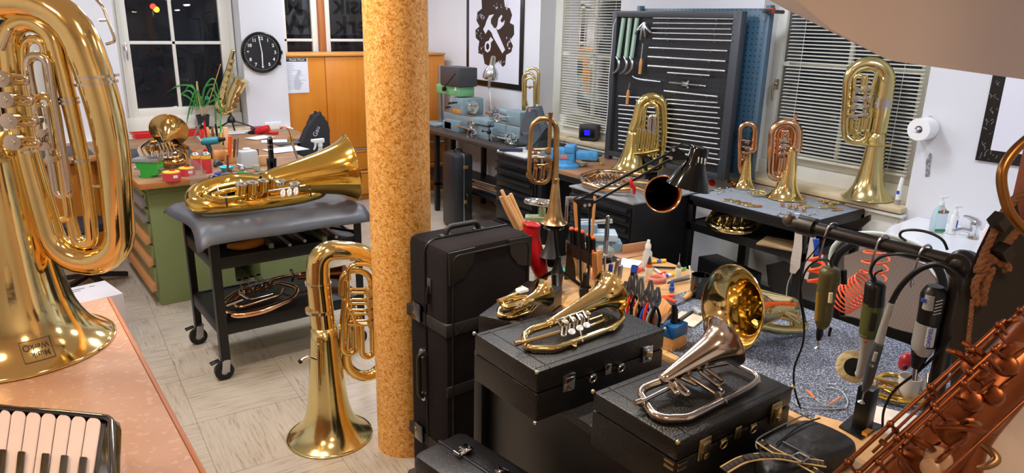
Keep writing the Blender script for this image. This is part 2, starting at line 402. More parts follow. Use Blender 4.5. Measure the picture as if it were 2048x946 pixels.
# sills and the panelling below them
def sill(name, c, s_): struct(MB().box(c, s_, 0.006).build(name, beige))
sill('trim_sill_back', (1.55, 7.0, 0.885), (1.10, 0.24, 0.025))
sill('trim_sill_back_left', (-0.05, 7.0, 0.885), (1.25, 0.24, 0.025))
sill('trim_sill_right', (4.46, 2.49, 0.868), (0.26, 1.16, 0.035))
sill('trim_sill_right_far', (4.46, 4.94, 0.868), (0.26, 1.08, 0.035))
b = MB(); b.box((0.4, 6.875, 0.46), (4.1, 0.05, 0.83), 0.004); b.box((0.4, 6.86, 0.86), (4.12, 0.08, 0.022), 0.004); struct(b.build('trim_back_panelling', whitef))
for nm, y0, y1 in (('trim_right_panelling', 1.91, 3.2), ('trim_right_panelling_far', 4.3, 5.6)):
    b = MB(); b.box((4.385, (y0+y1)/2, 0.42), (0.03, y1-y0, 0.80), 0.004); b.box((4.37, (y0+y1)/2, 0.832), (0.06, y1-y0+0.02, 0.02), 0.004); b.box((4.37, y0+0.03, 0.42), (0.015, 0.02, 0.78)); struct(b.build(nm, whitef))
struct(MB().box((4.39, 6.2, 0.03), (0.02, 1.6, 0.06)).build('baseboard_right', mat('tile_base', '#b98a60', 0.4)))
# pillar
def pillar_mat():
    m = mat('mottled_pillar_covering', '#c08a44', 0.36)
    N = m.node_tree.nodes; L = m.node_tree.links; b = N['Principled BSDF']
    tc = N.new('ShaderNodeTexCoord'); t = N.new('ShaderNodeTexNoise'); t.inputs['Scale'].default_value = 75; t.inputs['Detail'].default_value = 6; t.inputs['Distortion'].default_value = 1.2
    L.new(tc.outputs['Object'], t.inputs[0]); cr = N.new('ShaderNodeValToRGB'); e = cr.color_ramp.elements
    e[0].position = 0.36; e[0].color = S('#c07e2a'); e[1].position = 0.50; e[1].color = S('#eeae54'); x = cr.color_ramp.elements.new(0.66); x.color = S('#f2cc90')
    L.new(t.outputs[0], cr.inputs[0]); L.new(cr.outputs[0], b.inputs['Base Color']); return m
struct(MB().cyl((1.385, 2.63, 0), (1.385, 2.63, ZC), 0.128, n=48).build('pillar', pillar_mat()))
# ---------------------------------------------------------------- blinds
blindm = mat('blind_slats', '#e6e6da', 0.4)
def blind(label, y0, y1, z0, z1, x=4.53):
    root = thing('venetian_blind', label, 'blind', TR(x, (y0+y1)/2, z0))
    b = MB(); n = int((z1-z0)/0.0235); hw = (y1-y0)/2
    for i in range(1, n):
        z = i*0.0235
        b.slab([(-0.0115, -hw, z-0.004), (0.0115, -hw, z+0.002), (0.0115, hw, z+0.002), (-0.0115, hw, z-0.004)], (0, 0, 0.0014))
    b.build('slats', blindm, root)
    MB().box((0, 0, 0), (0.026, hw*2, 0.016), 0.002).build('bottom_rail', blindm, root)
    for f in (-0.75, 0, 0.75):
        MB().cyl((-0.0125, f*hw, 0), (-0.0125, f*hw, z1-z0), 0.0013, n=5).build('cord', blindm, root)
    MB().box((0, 0, z1-z0), (0.03, hw*2, 0.03)).build('head_rail', blindm, root)
    return root
blind('white slatted blind behind the instruments on the right windowsill', 2.005, 2.80+0.12, 1.045, 2.42)
blind('white slatted blind above the small black radio', 4.50, 5.27, 0.955+0.01, 2.42)
# ---------------------------------------------------------------- ceiling lamps (what lights the room)
glow = mat('lamp_diffuser', '#ffffff', 0.5, emit=('#f0f4ff', CEIL_E))
g = thing('ceiling_lamp', 'round white ceiling lamp over the workshop', 'ceiling lamp', TR(1.6, 5.3, ZC), 'round ceiling lamps')
MB().lathe([(0.20, 0), (0.21, -0.02), (0.20, -0.05), (0.185, -0.055)], 32).build('lamp_rim', whitep, g)
MB().lathe([(0, -0.052), (0.185, -0.052), (0.15, -0.085), (0, -0.10)], 32).build('diffuser', glow, g)
for x, y in ((3.2, 5.3), (0.2, 3.6), (2.2, 3.6), (3.3, 2.6), (0.3, 5.6), (3.2, 1.0), (3.0, 6.7)):  # last two are unseen lamps added to brighten the right wall
    copy_tree(g, TR(x, y, ZC))
fillglow = mat('warm_fill_diffuser', '#ffffff', 0.5, emit=('#ffdcb4', WARM_FILL_E))  # unseen warm fill lamps, added to brighten the front of the room
for x, y in ((-0.9, 1.2), (0.35, -0.3), (-0.3, 2.9)):
    q = copy_tree(g, TR(x, y, ZC), 'added round fill lamp with warm light, out of view'); q['group'] = 'added warm fill lamps'
    for c_ in q.children:
        if c_.name.startswith('diffuser'): c_.data = c_.data.copy(); c_.data.materials[0] = fillglow
def spot(P, T, power, ang=50, col=(1, 0.88, 0.72), label='small black ceiling spotlight', rad=0.02, blend=0.35):
    P = Vector(P); d = Vector(T)-P; M = lookM(P, -d)
    r = thing('ceiling_spotlight', label, 'spotlight', TR(P.x, P.y, ZC), 'ceiling spotlights')
    I = r.matrix_world.inverted()
    b = MB(); b.M = I @ M; b.lathe([(0.03, 0.10), (0.035, 0.09), (0.04, 0.0), (0.038, -0.01), (0.034, 0.0), (0.03, 0.07), (0, 0.07)], 20); b.M = Matrix(); b.cyl((0, 0, 0), (0, 0, P.z-ZC+0.05), 0.01); b.build('housing', blackm, r)
    ld = bpy.data.lights.new('spot_lamp', 'SPOT'); ld.energy = power; ld.color = col; ld.spot_size = math.radians(ang); ld.spot_blend = blend; ld.shadow_soft_size = rad
    lo = bpy.data.objects.new('spot_bulb', ld); C.objects.link(lo); lo.parent = r; lo.matrix_local = I @ M @ Matrix.Translation((0, 0, -0.012))
spot((1.0, 2.4, 2.60), (1.5, 1.3, 0.95), SPOT_W*2.6, 62)
spot((0.5, 1.2, 2.60), (0.15, 1.9, 0.95), SPOT_W*0.7, 85)
spot((1.5, 1.9, 2.60), (2.1, 1.5, 0.8), SPOT_W*1.3, 80)
spot((0.4, 2.6, 2.62), (1.38, 2.63, 1.0), SPOT_W*1.6, 85)
# ================================================================== large furniture
def plate(b, x0, x1, y0, y1, z0, z1, bev=0.002): b.box(((x0+x1)/2, (y0+y1)/2, (z0+z1)/2), (abs(x1-x0), abs(y1-y0), abs(z1-z0)), bev); return b
# orange veneer cabinets in the nook
def orange_cab(label, x0, x1, doors, split=True):
    r = thing('cabinet', label, 'cabinet', TR((x0+x1)/2, 7.25, 0), 'orange veneer cabinets'); w = x1-x0
    b = MB(); plate(b, -w/2, w/2, -0.20, 0.28, 0.06, 1.53); plate(b, -w/2+0.01, w/2-0.01, -0.17, 0.28, 0, 0.06); b.build('body', orangew, r)
    plate(MB(), -w/2-0.005, w/2+0.005, -0.235, 0.285, 1.53, 1.555, 0.004).build('top_board', edgew, r)
    for a, c in doors:
        a -= (x0+x1)/2; c -= (x0+x1)/2
        plate(MB(), a+0.003, c-0.003, -0.222, -0.20, 0.585, 1.522, 0.002).build('door', orangew, r)
        for z0, z1 in ((0.345, 0.555), (0.075, 0.325)):
            d = plate(MB(), a+0.003, c-0.003, -0.222, -0.20, z0, z1, 0.002).build('drawer', orangew, r)
            plate(MB(), a+0.003, c-0.003, -0.232, -0.222, z1-0.018, z1+0.002, 0.003).build('drawer_grip', edgew, d)
        MB().cyl((a+0.02, -0.232, 0.572), (c-0.02, -0.232, 0.572), 0.009).build('rail', chrome, r)
    return r
orange_cab('orange veneer cabinet with a printed notice on its door', 2.475, 3.55, [(2.475, 2.90), (2.90, 3.55)])
orange_cab('orange veneer cabinet mostly hidden by the mottled pillar', 3.56, 4.30, [(3.56, 4.30)])
nt = thing('notice', 'printed notice sheet taped to the orange cabinet door', 'notice', TR(2.60, 7.022, 1.35))
MB().box((0, 0, 0), (0.235, 0.001, 0.335)).build('sheet', paper, nt)
MB().box((0, -0.001, 0.15), (0.215, 0.001, 0.032)).build('header_band', dgreyp, nt)
FM = Euler((PI/2, 0, 0)).to_matrix().to_4x4()
text_part('header_text', 'Musik Werk', 0.030, whitep, nt, Matrix.Translation((0.01, -0.002, 0.15)) @ FM, 0.0004)
b = MB(); random.seed(3)
for i in range(16):
    z = 0.115-i*0.016; wd = random.uniform(0.05, 0.19) if i > 3 else random.uniform(0.06, 0.09); b.box((-0.1+wd/2, -0.001, z), (wd, 0.001, 0.0035))
b.build('printed_lines', mat('faint_print', '#a3a8b8', 0.8), nt)
b = MB(); b.prism([(-0.03, -0.13), (0.02, -0.14), (0.045, -0.08), (0.02, -0.02), (0.05, 0.04), (0.02, 0.06), (-0.01, 0.0), (-0.03, -0.05)], -0.0022, -0.0008, 1); b.build('picture', mat('faint_picture', '#c3c6d0', 0.8), nt)

# worktop of the left workbench (L shaped, continuous) and what carries it
wt = MB(); wt.prism([(0.77, 4.93), (1.98, 4.93), (1.98, 6.12), (2.42, 6.12), (2.42, 6.845), (-1.8, 6.845), (-1.8, 6.12), (0.77, 6.12)], 0.835, 0.872)
wtp = thing('worktop', 'brown L-shaped wooden worktop carrying the tools on the left', 'worktop', TR(0, 0, 0)); wt.build('board', benchw, wtp)
b = MB(); b.box((1.375, 4.925, 0.853), (1.22, 0.012, 0.038), 0.002); b.box((0.765, 5.52, 0.853), (0.012, 1.19, 0.038), 0.002); b.box((-0.5, 6.115, 0.853), (2.5, 0.012, 0.038), 0.002); b.build('front_edge', mat('worktop_edge', '#b5743c', 0.45), wtp)
def flat(name, label, cat, c, sz, m, rz=0, bev=0.001, group=None):
    o = MB().box((0, 0, sz[2]/2), sz, bev).build(name, m); o.matrix_world = TR(c[0], c[1], c[2], rz); return tag(o, label, cat, group)
flat('bench_mat', 'dark rubber mat under the french horn on the left bench', 'mat', (1.02, 5.98, 0.872), (0.62, 0.62, 0.004), rubberd)
flat('bench_mat', 'dark rubber mat on the wall bench behind the big tuba', 'mat', (0.28, 6.42, 0.872), (0.80, 0.50, 0.004), rubberd)
gc = thing('drawer_cabinet', 'green steel drawer cabinet under the left end of the workbench', 'drawer cabinet', TR(0.82, 5.03, 0))
b = MB(); plate(b, 0, 0.5, 0, 1.10, 0.0, 0.834, 0.004); b.build('body', greenc, gc)
b = MB(); b.box((0.25, -0.001, 0.775), (0.49, 0.004, 0.003)); b.build('seam', mat('green_seam', '#66734a', 0.6), gc)
gm = mat('drawer_front_green', '#869462', 0.45)
for i, z in enumerate((0.695, 0.595, 0.445, 0.290, 0.110)):
    zt = (0.79, 0.68, 0.58, 0.43, 0.275)[i]
    d = plate(MB(), -0.012, 0.0, 0.03, 1.07, z-0.005, zt-0.01, 0.002).build('drawer', gm, gc)
    MB().prism([(-0.012, z), (-0.045, z-0.012), (-0.045, z+0.004), (-0.03, z+0.035), (-0.012, z+0.045)], 0.02, 1.06, 1).build('drawer_grip', mat('aluminium_grip', '#9a9a96', 0.4, 0.6) if i < 2 else mat('wood_grip', '#c08a58', 0.45), d)
gc2 = thing('drawer_cabinet', 'green steel cabinet standing behind the black trolley', 'drawer cabinet', TR(1.50, 5.03, 0)); plate(MB(), 0, 0.46, 0, 1.05, 0, 0.834, 0.004).build('body', greenc, gc2)
plate(MB(), 0.455, 0.47, 0.03, 1.0, 0.1, 0.78, 0.002).build('door', gm, gc2)
oc = thing('desk_cabinet', 'orange veneer desk cabinet behind the big tuba', 'cabinet', TR(0.2, 6.30, 0))
plate(MB(), -0.9, 0.50, 0, 0.5, 0.05, 0.80, 0.003).build('body', orangew, oc)
for a in (-0.88, -0.42, 0.04):
    d = plate(MB(), a, a+0.44, -0.02, 0.0, 0.07, 0.785, 0.003).build('door', orangew, oc)
    plate(MB(), a+0.37, a+0.385, -0.04, -0.02, 0.5, 0.62, 0.003).build('handle', chrome, d)
plate(MB(), -0.9, 0.50, -0.03, 0.5, 0.80, 0.832, 0.003).build('top_board', edgew, oc)

# trolley
tr = thing('tool_trolley', 'black steel trolley on castors carrying the golden tuba', 'trolley', TR(0.865, 3.715, 0)); TW, TD = 0.83, 0.58
def tray(z, lip, m): 
    b = MB(); plate(b, 0, TW, 0, TD, z-0.005, z); 
    for (a0, a1, c0, c1) in ((0, TW, 0, 0.012), (0, TW, TD-0.012, TD), (0, 0.012, 0, TD), (TW-0.012, TW, 0, TD)): plate(b, a0, a1, c0, c1, z-0.055, z+lip)
    return b.build('shelf', m, tr)
tray(0.865, 0, blackm); tray(0.685, 0.008, blackm); tray(0.315, 0.008, blackm)
for x in (0, TW):
    for y in (0, TD):
        b = MB(); sx = 1 if x == 0 else -1; sy = 1 if y == 0 else -1
        b.box((x+sx*0.02, y-sy*0.002, 0.49), (0.044, 0.004, 0.75)); b.box((x-sx*0.002, y+sy*0.02, 0.49), (0.004, 0.044, 0.75)); leg = b.build('leg', blackm, tr)
        for z in (0.67, 0.69, 0.30, 0.32): pass
        c = MB(); cx, cy = x+sx*0.02, y+sy*0.02
        c.cyl((cx, cy, 0.115), (cx, cy, 0.12), 0.028); c.prism([(cx-0.02, 0.115), (cx+0.02, 0.115), (cx+0.012, 0.045), (cx-0.03, 0.045)], cy-0.024, cy-0.019, 1); c.prism([(cx-0.02, 0.115), (cx+0.02, 0.115), (cx+0.012, 0.045), (cx-0.03, 0.045)], cy+0.019, cy+0.024, 1)
        cas = c.build('castor_fork', steel, tr)
        MB().cyl((cx-0.012, cy-0.015, 0.05), (cx-0.012, cy+0.015, 0.05), 0.05, n=28).build('wheel', blackp, cas)
        MB().cyl((cx-0.012, cy-0.018, 0.05), (cx-0.012, cy+0.018, 0.05), 0.018, n=18).build('hub', greyp, cas)
        MB().box((cx-0.055, cy, 0.112), (0.05, 0.035, 0.008), 0.002, Euler((0, -0.2, 0)).to_matrix()).build('brake_pedal', blackp, cas)
b = MB()   # rubber mat draped over the trolley's top
n1, n2 = 26, 14; V = []
for i in range(n1+1):
    for j in range(n2+1):
        u = -0.075+i*(TW+0.10)/n1; v = -0.115+j*(TD+0.17)/n2
        ex = max(0, -u-0.005, u-TW-0.01); ey = max(0, -v-0.01, v-TD-0.005); dz = -(ex*ex*4+ey*0.45+ey*ey*2+ex*0.25)
        V.append(b._v((u+(0.02*math.sin(v*9) if u < 0 else 0), v+(0.006*math.sin(u*14) if v < 0 else 0), 0.875+dz+0.002*math.sin(u*7)*math.cos(v*6))))
for i in range(n1):
    for j in range(n2): b.bm.faces.new((V[i*(n2+1)+j], V[(i+1)*(n2+1)+j], V[(i+1)*(n2+1)+j+1], V[i*(n2+1)+j+1]))
o = b.build('rubber_mat', rubber); o.matrix_world = TR(0.865, 3.715, 0); tag(o, 'grey rubber mat draped over the trolley under the golden tuba', 'mat')
md = o.modifiers.new('thick', 'SOLIDIFY'); md.thickness = 0.004

# lathe bench
lb = thing('lathe_bench', 'long dark steel bench carrying the grey lathe', 'workbench', TR(3.70, 4.95, 0))
plate(MB(), -0.03, 0.66, 0, 1.95, 0.80, 0.835, 0.003).build('bench_top', mat('dark_brown_top', '#3d342f', 0.5), lb)
plate(MB(), 0.03, 0.62, 0.05, 1.9, 0.30, 0.325, 0.003).build('lower_shelf', blackm, lb)
for x in (0.0, 0.58):
    for y in (0.02, 1.27, 1.88): plate(MB(), x, x+0.045, y, y+0.045, 0, 0.80, 0.002).build('leg', blackm, lb)
for y in (0.02, 1.27): plate(MB(), 0.0, 0.6, y, y+0.04, 0.27, 0.30).build('brace', blackm, lb)
# items lying on its lower shelf
for i, (dx, l, m, lab) in enumerate(((0.08, 0.9, steel, 'steel bar on the shelf under the lathe, nearest the room'), (0.15, 1.0, mat('brown_tube', '#8a6a4a', 0.5), 'brown tube lying on the shelf under the lathe'), (0.22, 0.8, greyp, 'grey pipe lying on the shelf under the lathe'), (0.30, 0.95, steel, 'steel bar on the shelf under the lathe, nearest the wall'))):
    o = MB().cyl((0, 0, 0), (0, l, 0), 0.018+0.004*(i % 2), n=12).build('metal_bar', m); o.matrix_world = TR(3.72+dx, 5.02, 0.347+0.004*(i % 2), 0.02*i); tag(o, lab, 'metal bar')

# black drawer cabinets facing the room
def tool_cab(label, x0, y0, x1, y1, z1, rows, topm=blackm):
    r = thing('tool_cabinet', label, 'tool cabinet', TR(x0, y0, 0), 'black drawer cabinets'); w, d = x1-x0, y1-y0
    plate(MB(), 0.012, w, 0, d, 0.0, z1-0.012, 0.004).build('body', blackm, r)
    plate(MB(), -0.006, w+0.003, -0.004, d+0.004, z1-0.012, z1, 0.003).build('top_board', topm, r)
    z = z1-0.04
    for h in rows:
        dr = plate(MB(), 0.0, 0.012, 0.02, d-0.02, z-h+0.006, z, 0.002).build('drawer', blackp, r)
        MB().prism([(0.0, z-0.002), (-0.026, z-0.008), (-0.03, z-0.026), (-0.02, z-0.034), (0.0, z-0.03)], 0.03, d-0.03, 1).build('drawer_grip', blackm, dr)
        z -= h
    return r
tool_cab('black drawer cabinet beside the lathe with a white tray on top', 3.50, 4.36, 4.22, 4.90, 0.835, [0.07, 0.07, 0.10, 0.13, 0.16, 0.2])
tool_cab('black drawer cabinet under the brass horn in the middle', 3.20, 3.0, 3.79, 3.60, 0.835, [0.06, 0.07, 0.08, 0.09, 0.10, 0.12, 0.14], mat('grey_pad', '#8d8f90', 0.6))
vt = thing('vise_table', 'black steel table with brown wooden top behind the blue vise', 'table', TR(3.50, 3.72, 0))
plate(MB(), 0, 0.72, 0, 0.60, 0.80, 0.832, 0.003).build('table_top', mat('brown_ply', '#a67c58', 0.5, wood=(4, '#8f6848', 1)), vt)
plate(MB(), 0.003, 0.717, 0.003, 0.597, 0.755, 0.80).build('frame', blackm, vt)
for x in (0, 0.67):
    for y in (0, 0.55): plate(MB(), x, x+0.05, y, y+0.05, 0, 0.76).build('leg', blackm, vt)
# table at the right wall
rt_ = thing('steel_table', 'black steel table with grey felt top covered in brass parts', 'table', TR(3.70, 2.13, 0))
felt = mat('grey_felt', '#8f969e', 0.9, noise=(40, '#7c848c', 0.6))
plate(MB(), 0.012, 0.635, 0.012, 0.838, 0.80, 0.832, 0.001).build('felt_top', felt, rt_)
b = MB(); plate(b, 0, 0.65, 0, 0.012, 0.77, 0.834); plate(b, 0, 0.012, 0, 0.85, 0.77, 0.834); plate(b, 0, 0.65, 0.838, 0.85, 0.77, 0.834); b.build('frame', blackm, rt_)
plate(MB(), 0.638, 0.65, 0.0, 0.85, 0.795, 0.838).build('wood_edge', lightw, rt_)
b = MB(); plate(b, 0, 0.65, 0, 0.85, 0.645, 0.65); plate(b, 0, 0.012, 0, 0.85, 0.60, 0.655); plate(b, 0, 0.65, 0, 0.012, 0.60, 0.655); plate(b, 0, 0.65, 0.838, 0.85, 0.6, 0.655); b.build('shelf', blackm, rt_)
b = MB(); plate(b, 0, 0.65, 0, 0.85, 0.12, 0.13); plate(b, 0, 0.012, 0, 0.85, 0.08, 0.135); b.build('lower_shelf', blackm, rt_)
for x in (0, 0.61):
    for y in (0, 0.81): plate(MB(), x, x+0.04, y, y+0.04, 0, 0.80, 0.001).build('leg', blackm, rt_)

# main bench in front, its dark carpet and the black cabinet carrying the instrument cases
mb_ = thing('workbench', 'wooden workbench in the foreground carrying the hand tools', 'workbench', TR(1.80, -0.4, 0))
plate(MB(), 0, 0.79, 0, 2.72, 0.755, 0.80, 0.003).build('bench_top', lightw, mb_)
for x in (0.04, 0.70):
    for y in (0.3, 2.62): plate(MB(), x, x+0.06, y, y+0.06, 0, 0.755, 0.002).build('leg', lightw, mb_)
plate(MB(), 0.02, 0.77, 0.3, 2.68, 0.66, 0.755, 0.002).build('apron', lightw, mb_)
carpet = mat('blue_black_carpet', '#4a505e', 0.95, speck=(220, '#a0aabe', 0.53), bump=(260, 0.4))
o = plate(MB(), 1.83, 2.60, -0.2, 1.85, 0.80, 0.806, 0.001).build('bench_carpet', carpet); tag(o, 'blue black speckled carpet lying on the front workbench', 'carpet')
bc = thing('black_cabinet', 'black cabinet carrying the two instrument cases', 'cabinet', TR(1.29, 0.2, 0))
plate(MB(), 0.03, 0.49, 0, 1.70, 0.03, 0.755, 0.004).build('body', mat('near_black_laminate', '#141110', 0.4), bc)
plate(MB(), 0, 0.50, -0.01, 1.72, 0.755, 0.785, 0.003).build('top_board', mat('speckled_black_top', '#2b2b2c', 0.6, speck=(260, '#6d6f72', 0.6)), bc)
b = MB(); plate(b, 0.0, 0.03, 1.67, 1.72, 0.0, 0.755); b.build('frame', blackm, bc)

# counter at the left
terr = mat('terracotta_stone', '#cda080', 0.42, noise=(7, '#c49375', 0.9), speck=(55, '#d6b094', 0.60))
ct = thing('counter', 'terracotta stone patterned counter under the big tuba', 'counter', TR(-0.6, 1.0, 0))
plate(MB(), -0.6, 0.872, -1.6, 1.70, 0.915, 0.95, 0.004).build('counter_top', terr, ct)
plate(MB(), 0.872, 0.884, -1.6, 1.70, 0.912, 0.95, 0.003).build('counter_edge', mat('counter_edge', '#b87548', 0.4), ct)
plate(MB(), -0.58, 0.84, -1.55, 1.66, 0.0, 0.912, 0.003).build('body', mat('counter_body', '#a8744c', 0.5, wood=(3, '#966440', 2)), ct)
# ================================================================== brass instruments
def bellprof(R, rm, rt, L, a=None, n=16):
    a = a or R*0.28; out = []
    for i in range(n+1):
        s = L*(i/n)**1.7
        out.append((rt+(rm-rt)*(1-s/L)+(R-rm)*math.exp(-s/a), s))
    return out
class Horn:
    def __init__(s, name, label, cat, M, m=brass, ax=1, h=0.0, group=None, k=None):
        s.root = thing(name, label, cat, M, group); s.f = Fr(M); s.m = m; s.ax = ax; s.h = h; s.k = k or s.f.k
    def P(s, p): return s.f.q(p[0], p[1], p[2] if len(p) > 2 else s.h, s.ax)
    def bell(s, O, d, R, rm, rt, L, m=None, a=None, n=40, hint=(1, 0, 0)):
        """O rim centre (local), d direction from rim to throat"""
        M = lookM(O, d, hint if abs(Vector(d).normalized().dot(Vector(hint))) < 0.95 else (0, 1, 0)); pr = bellprof(R, rm, rt, L, a)
        b = MB(); b.lathe(pr, n, M); o = b.build('bell', m or s.m, s.root, sharp=1.2)
        md = o.modifiers.new('thick', 'SOLIDIFY'); md.thickness = 0.0012; md.offset = -1
        MB().torus(M @ Vector((0, 0, 0.0008)), R, max(0.0016, R*0.013), M.to_3x3() @ Vector((0, 0, 1)), 48, 6).build('bell_rim', m or s.m, o)
        s.tip = M @ Vector((0, 0, L)); s.bo = o; s.bM = M; s.pr = pr; return s
    def tube(s, part, pts, r, fil=12, m=None, n=10, smooth=False, start=None, parent=None):
        P = [s.P(p) for p in pts]
        if start is not None: P = [Vector(x) for x in start]+P
        if isinstance(r, (int, float)): rr = r*s.k
        else:
            rr = [x*s.k for x in r]
        b = MB()
        if smooth: b.ct(P, rr, n)
        else: b.rt(P, rr, [f*s.k for f in fil] if isinstance(fil, (list, tuple)) else fil*s.k, n)
        o = b.build(part, m or s.m, parent or s.root, sharp=1.2); s.last = P; return o
    def ferrule(s, p, d, r, L=3, m=None, parent=None):
        c = s.P(p); e = s.P((p[0]+d[0], p[1]+d[1])+tuple(p[2:])); v = (e-c).normalized()*L*s.k
        MB().cyl(c-v, c+v, r*s.k, n=14).build('ferrule', m or nickel, parent or s.root)
    def valve(s, p, r, L, axis, m=None, cap=nickel, lever=None):
        c = s.P(p); a = Vector(axis).normalized(); R = r*s.k; l = L*s.k
        o = MB().cyl(c-a*l, c+a*l, R, n=18).build('valve', m or s.m, s.root)
        b = MB(); b.tube([c+a*l, c+a*(l+R*0.3), c+a*(l+R*0.35), c+a*(l+R*0.6)], [R*1.08, R*1.08, R*0.4, R*0.4], 18); b.build('valve_cap', cap, o)
        if lever is not None:
            q = [s.P(x) for x in lever]; q[0] = c+a*(l+R*0.5); b = MB(); b.rt(q, 1.1*s.k, 2*s.k, 5); b.build('lever', nickel, o)
        return o
    def brace(s, a, b_, r=1.6, m=None):
        MB().cyl(s.P(a), s.P(b_), r*s.k, n=6).build('brace', m or nickel, s.root)
    def paddle(s, p, w=5, l=9, axis=(0, 0, 1), d=(1, 0, 0), m=nickel):
        c = s.P(p); M = lookM(c, axis, d); b = MB(); b.M = M; b.sph((0, 0, 0), s.k, l, w, 1.2, 12); b.build('lever_paddle', m, s.root)
def up_valves(h, pts, r, ly=0, levers=None, dot=None):
    for i, p in enumerate(pts): h.valve(p+(ly,), r, r*0.9, (0, -1, 0), lever=None if levers is None else [p, (levers[0]+i*2, p[1]-2, ly-0.02), (levers[0]+i*2, levers[1], ly-0.02)])

RZ = math.radians(-37)
# ---- the tuba standing on the floor
M = TR(1.12, 2.89, 0, math.radians(-12))
h = Horn('tuba', 'brass tuba standing bell down on the floor left of the pillar', 'tuba', M, brass)
h.bell((0, 0, 0.004), (0, 0, 1), 0.197, 0.105, 0.057, 0.56, ybrass, a=0.055)
T0 = Vector((0, 0, 0.54))
h.tube('main_bow', [(636, 560), (636, 501), (762, 501), (766, 752), (694, 752), (691, 560)], [23, 22, 21, 14, 12, 10, 8], [1, 1, 62, 60, 38, 38, 1][:7], start=[T0], n=16)
h.tube('inner_branch', [(683, 590), (683, 541), (742, 541), (746, 713), (724, 713), (722, 640), (690, 596)], 6.2, [1, 30, 30, 14, 14, 20, 1], n=10)
h.tube('inner_branch', [(697, 560, -0.03), (697, 528, -0.03), (752, 528, -0.03), (756, 640, -0.03)], 4.5, 24)
h.tube('tuning_slide', [(690, 600, -0.02), (684, 655, -0.02), (684, 707, -0.02), (713, 707, -0.02), (711, 640, -0.02), (698, 612, -0.02)], 6, [8, 16, 14, 14, 16, 8])
h.tube('tuning_slide', [(738, 648, -0.02), (697, 648, -0.02), (695, 700, -0.02), (706, 700, -0.02), (706, 660, -0.02)], 3.6, [5, 8, 5, 5, 5])
for i, y in enumerate((583, 604, 625, 647)):
    h.valve((738+i*2, y, -0.03), 9, 8, (0, -1, 0))
    h.tube('valve_slide', [(734+i*2, y-5, -0.03), (700, y-5, -0.03), (700, y+3, -0.03), (734+i*2, y+3, -0.03)], 2.6, 4)
h.ferrule((638, 620), (1, 80), 26, 3); h.ferrule((636, 566), (0, 80), 24.5, 2); h.ferrule((764, 600), (2, 80), 17.5, 2)
h.ferrule((691, 680), (0, 80), 11, 3)
h.tube('leadpipe', [(640, 722, -0.10), (617, 713, -0.10), (600, 723, -0.10)], [4, 3.6, 3.2], 6, nickel)
h.tube('mouthpipe_tip', [(603, 721, -0.10), (598, 725, -0.10)], 4.2, 1, blackp)
h.tube('guard_strip', [(636, 688, -0.098), (637, 700, -0.10), (639, 770, -0.12)], [1.5, 5, 4], 2, ybrass, n=6)
h.brace((640, 690), (694, 690)); h.brace((652, 745, -.03), (694, 735)); h.brace((690, 640), (765, 640), 1.2); h.brace((700, 520), (750, 520), 2)

# ---- the big tuba on the counter, in front at the left
M = TR(0.005, 2.41, 0.95, RZ)
h = Horn('tuba', 'large brass tuba standing bell down on the terracotta counter', 'tuba', M, brass); BT = h
h.bell((0, 0, 0.004), (0, 0, 1), 0.246, 0.150, 0.100, 0.62, brass, a=0.062, n=64)
h.tube('main_bow', [(-70, 60), (-70, 2), (130, 2), (196, 165), (228, 300), (244, 524), (116, 524), (80, 400), (58, 325), (32, 200), (14, 44), (98, 44), (140, 205), (166, 330), (180, 424), (186, 488), (155, 488), (142, 440), (122, 300), (112, 230)],
       [36, 34, 32, 30, 33, 28, 26, 25, 24, 22, 20, 18, 16, 14, 13, 12, 11.5, 11, 10, 9.5, 9], [1, 40, 70, 90, 60, 60, 62, 62, 60, 60, 60, 44, 44, 60, 60, 40, 20, 20, 20, 20, 1], start=[Vector((0, 0, 0.60))], n=24)
h.tube('inner_branch', [(112, 230, 0.0), (96, 150, 0.0), (88, 78, 0.0), (48, 78, 0.0), (50, 160, 0.0)], [9, 8.5, 8, 8, 8], 26, n=12)
h.tube('main_slide', [(78, 240, -0.03), (58, 150, -0.03), (54, 112, -0.03), (94, 112, -0.03), (106, 200, -0.03), (140, 392, -0.03), (114, 392, -0.03), (94, 270, -0.03)], [8, 8, 8, 8, 8, 8, 8, 8], [5, 20, 24, 24, 20, 14, 14, 5], nickel, n=14)
h.tube('main_slide', [(84, 300, -0.035), (70, 192, -0.035), (100, 192, -0.035), (112, 260, -0.035), (136, 436, -0.035), (124, 440, -0.035)], 6, [5, 16, 16, 20, 10, 5], n=12)
h.tube('valve_slide', [(84, 300, -0.05), (72, 210, -0.05), (90, 208, -0.05), (104, 300, -0.05)], 4, [8, 9, 9, 8], nickel)
h.tube('valve_slide', [(4, 100, -0.03), (20, 60, -0.03)], 4, 4, nickel)
for i, (x, y) in enumerate(((8, 158), (16, 200), (24, 242), (31, 284))):
    h.valve((x, y, -0.10), 13, 9, (0.2, -1, 0.1))
    h.tube('valve_slide', [(x, y-8, -0.08), (x+46, y-4, -0.08), (x+48, y+8, -0.08), (x+2, y+8, -0.08)], 4, 6, nickel)
    h.valve((76+i*9, 240+i*26, -0.06), 7, 8, (0.2, -1, 0.1), m=nickel)
for p, d, r in (((193, 166), (30, 120), 35.5), ((194, 154), (30, 120), 35.8), ((139, 205), (25, 120), 17), ((137, 197), (25, 120), 17), ((70, 300), (25, 70), 25), ((66, 290), (25, 70), 25.4), ((162, 320), (25, 120), 16), ((20, 200), (10, 80), 21)): h.ferrule(p, d, r, 2.5)
h.brace((158, 372), (236, 372), 2.5); h.brace((130, 126), (158, 124), 2.5); h.brace((60, 418), (84, 414), 2.5); h.brace((96, 190), (148, 205), 2)
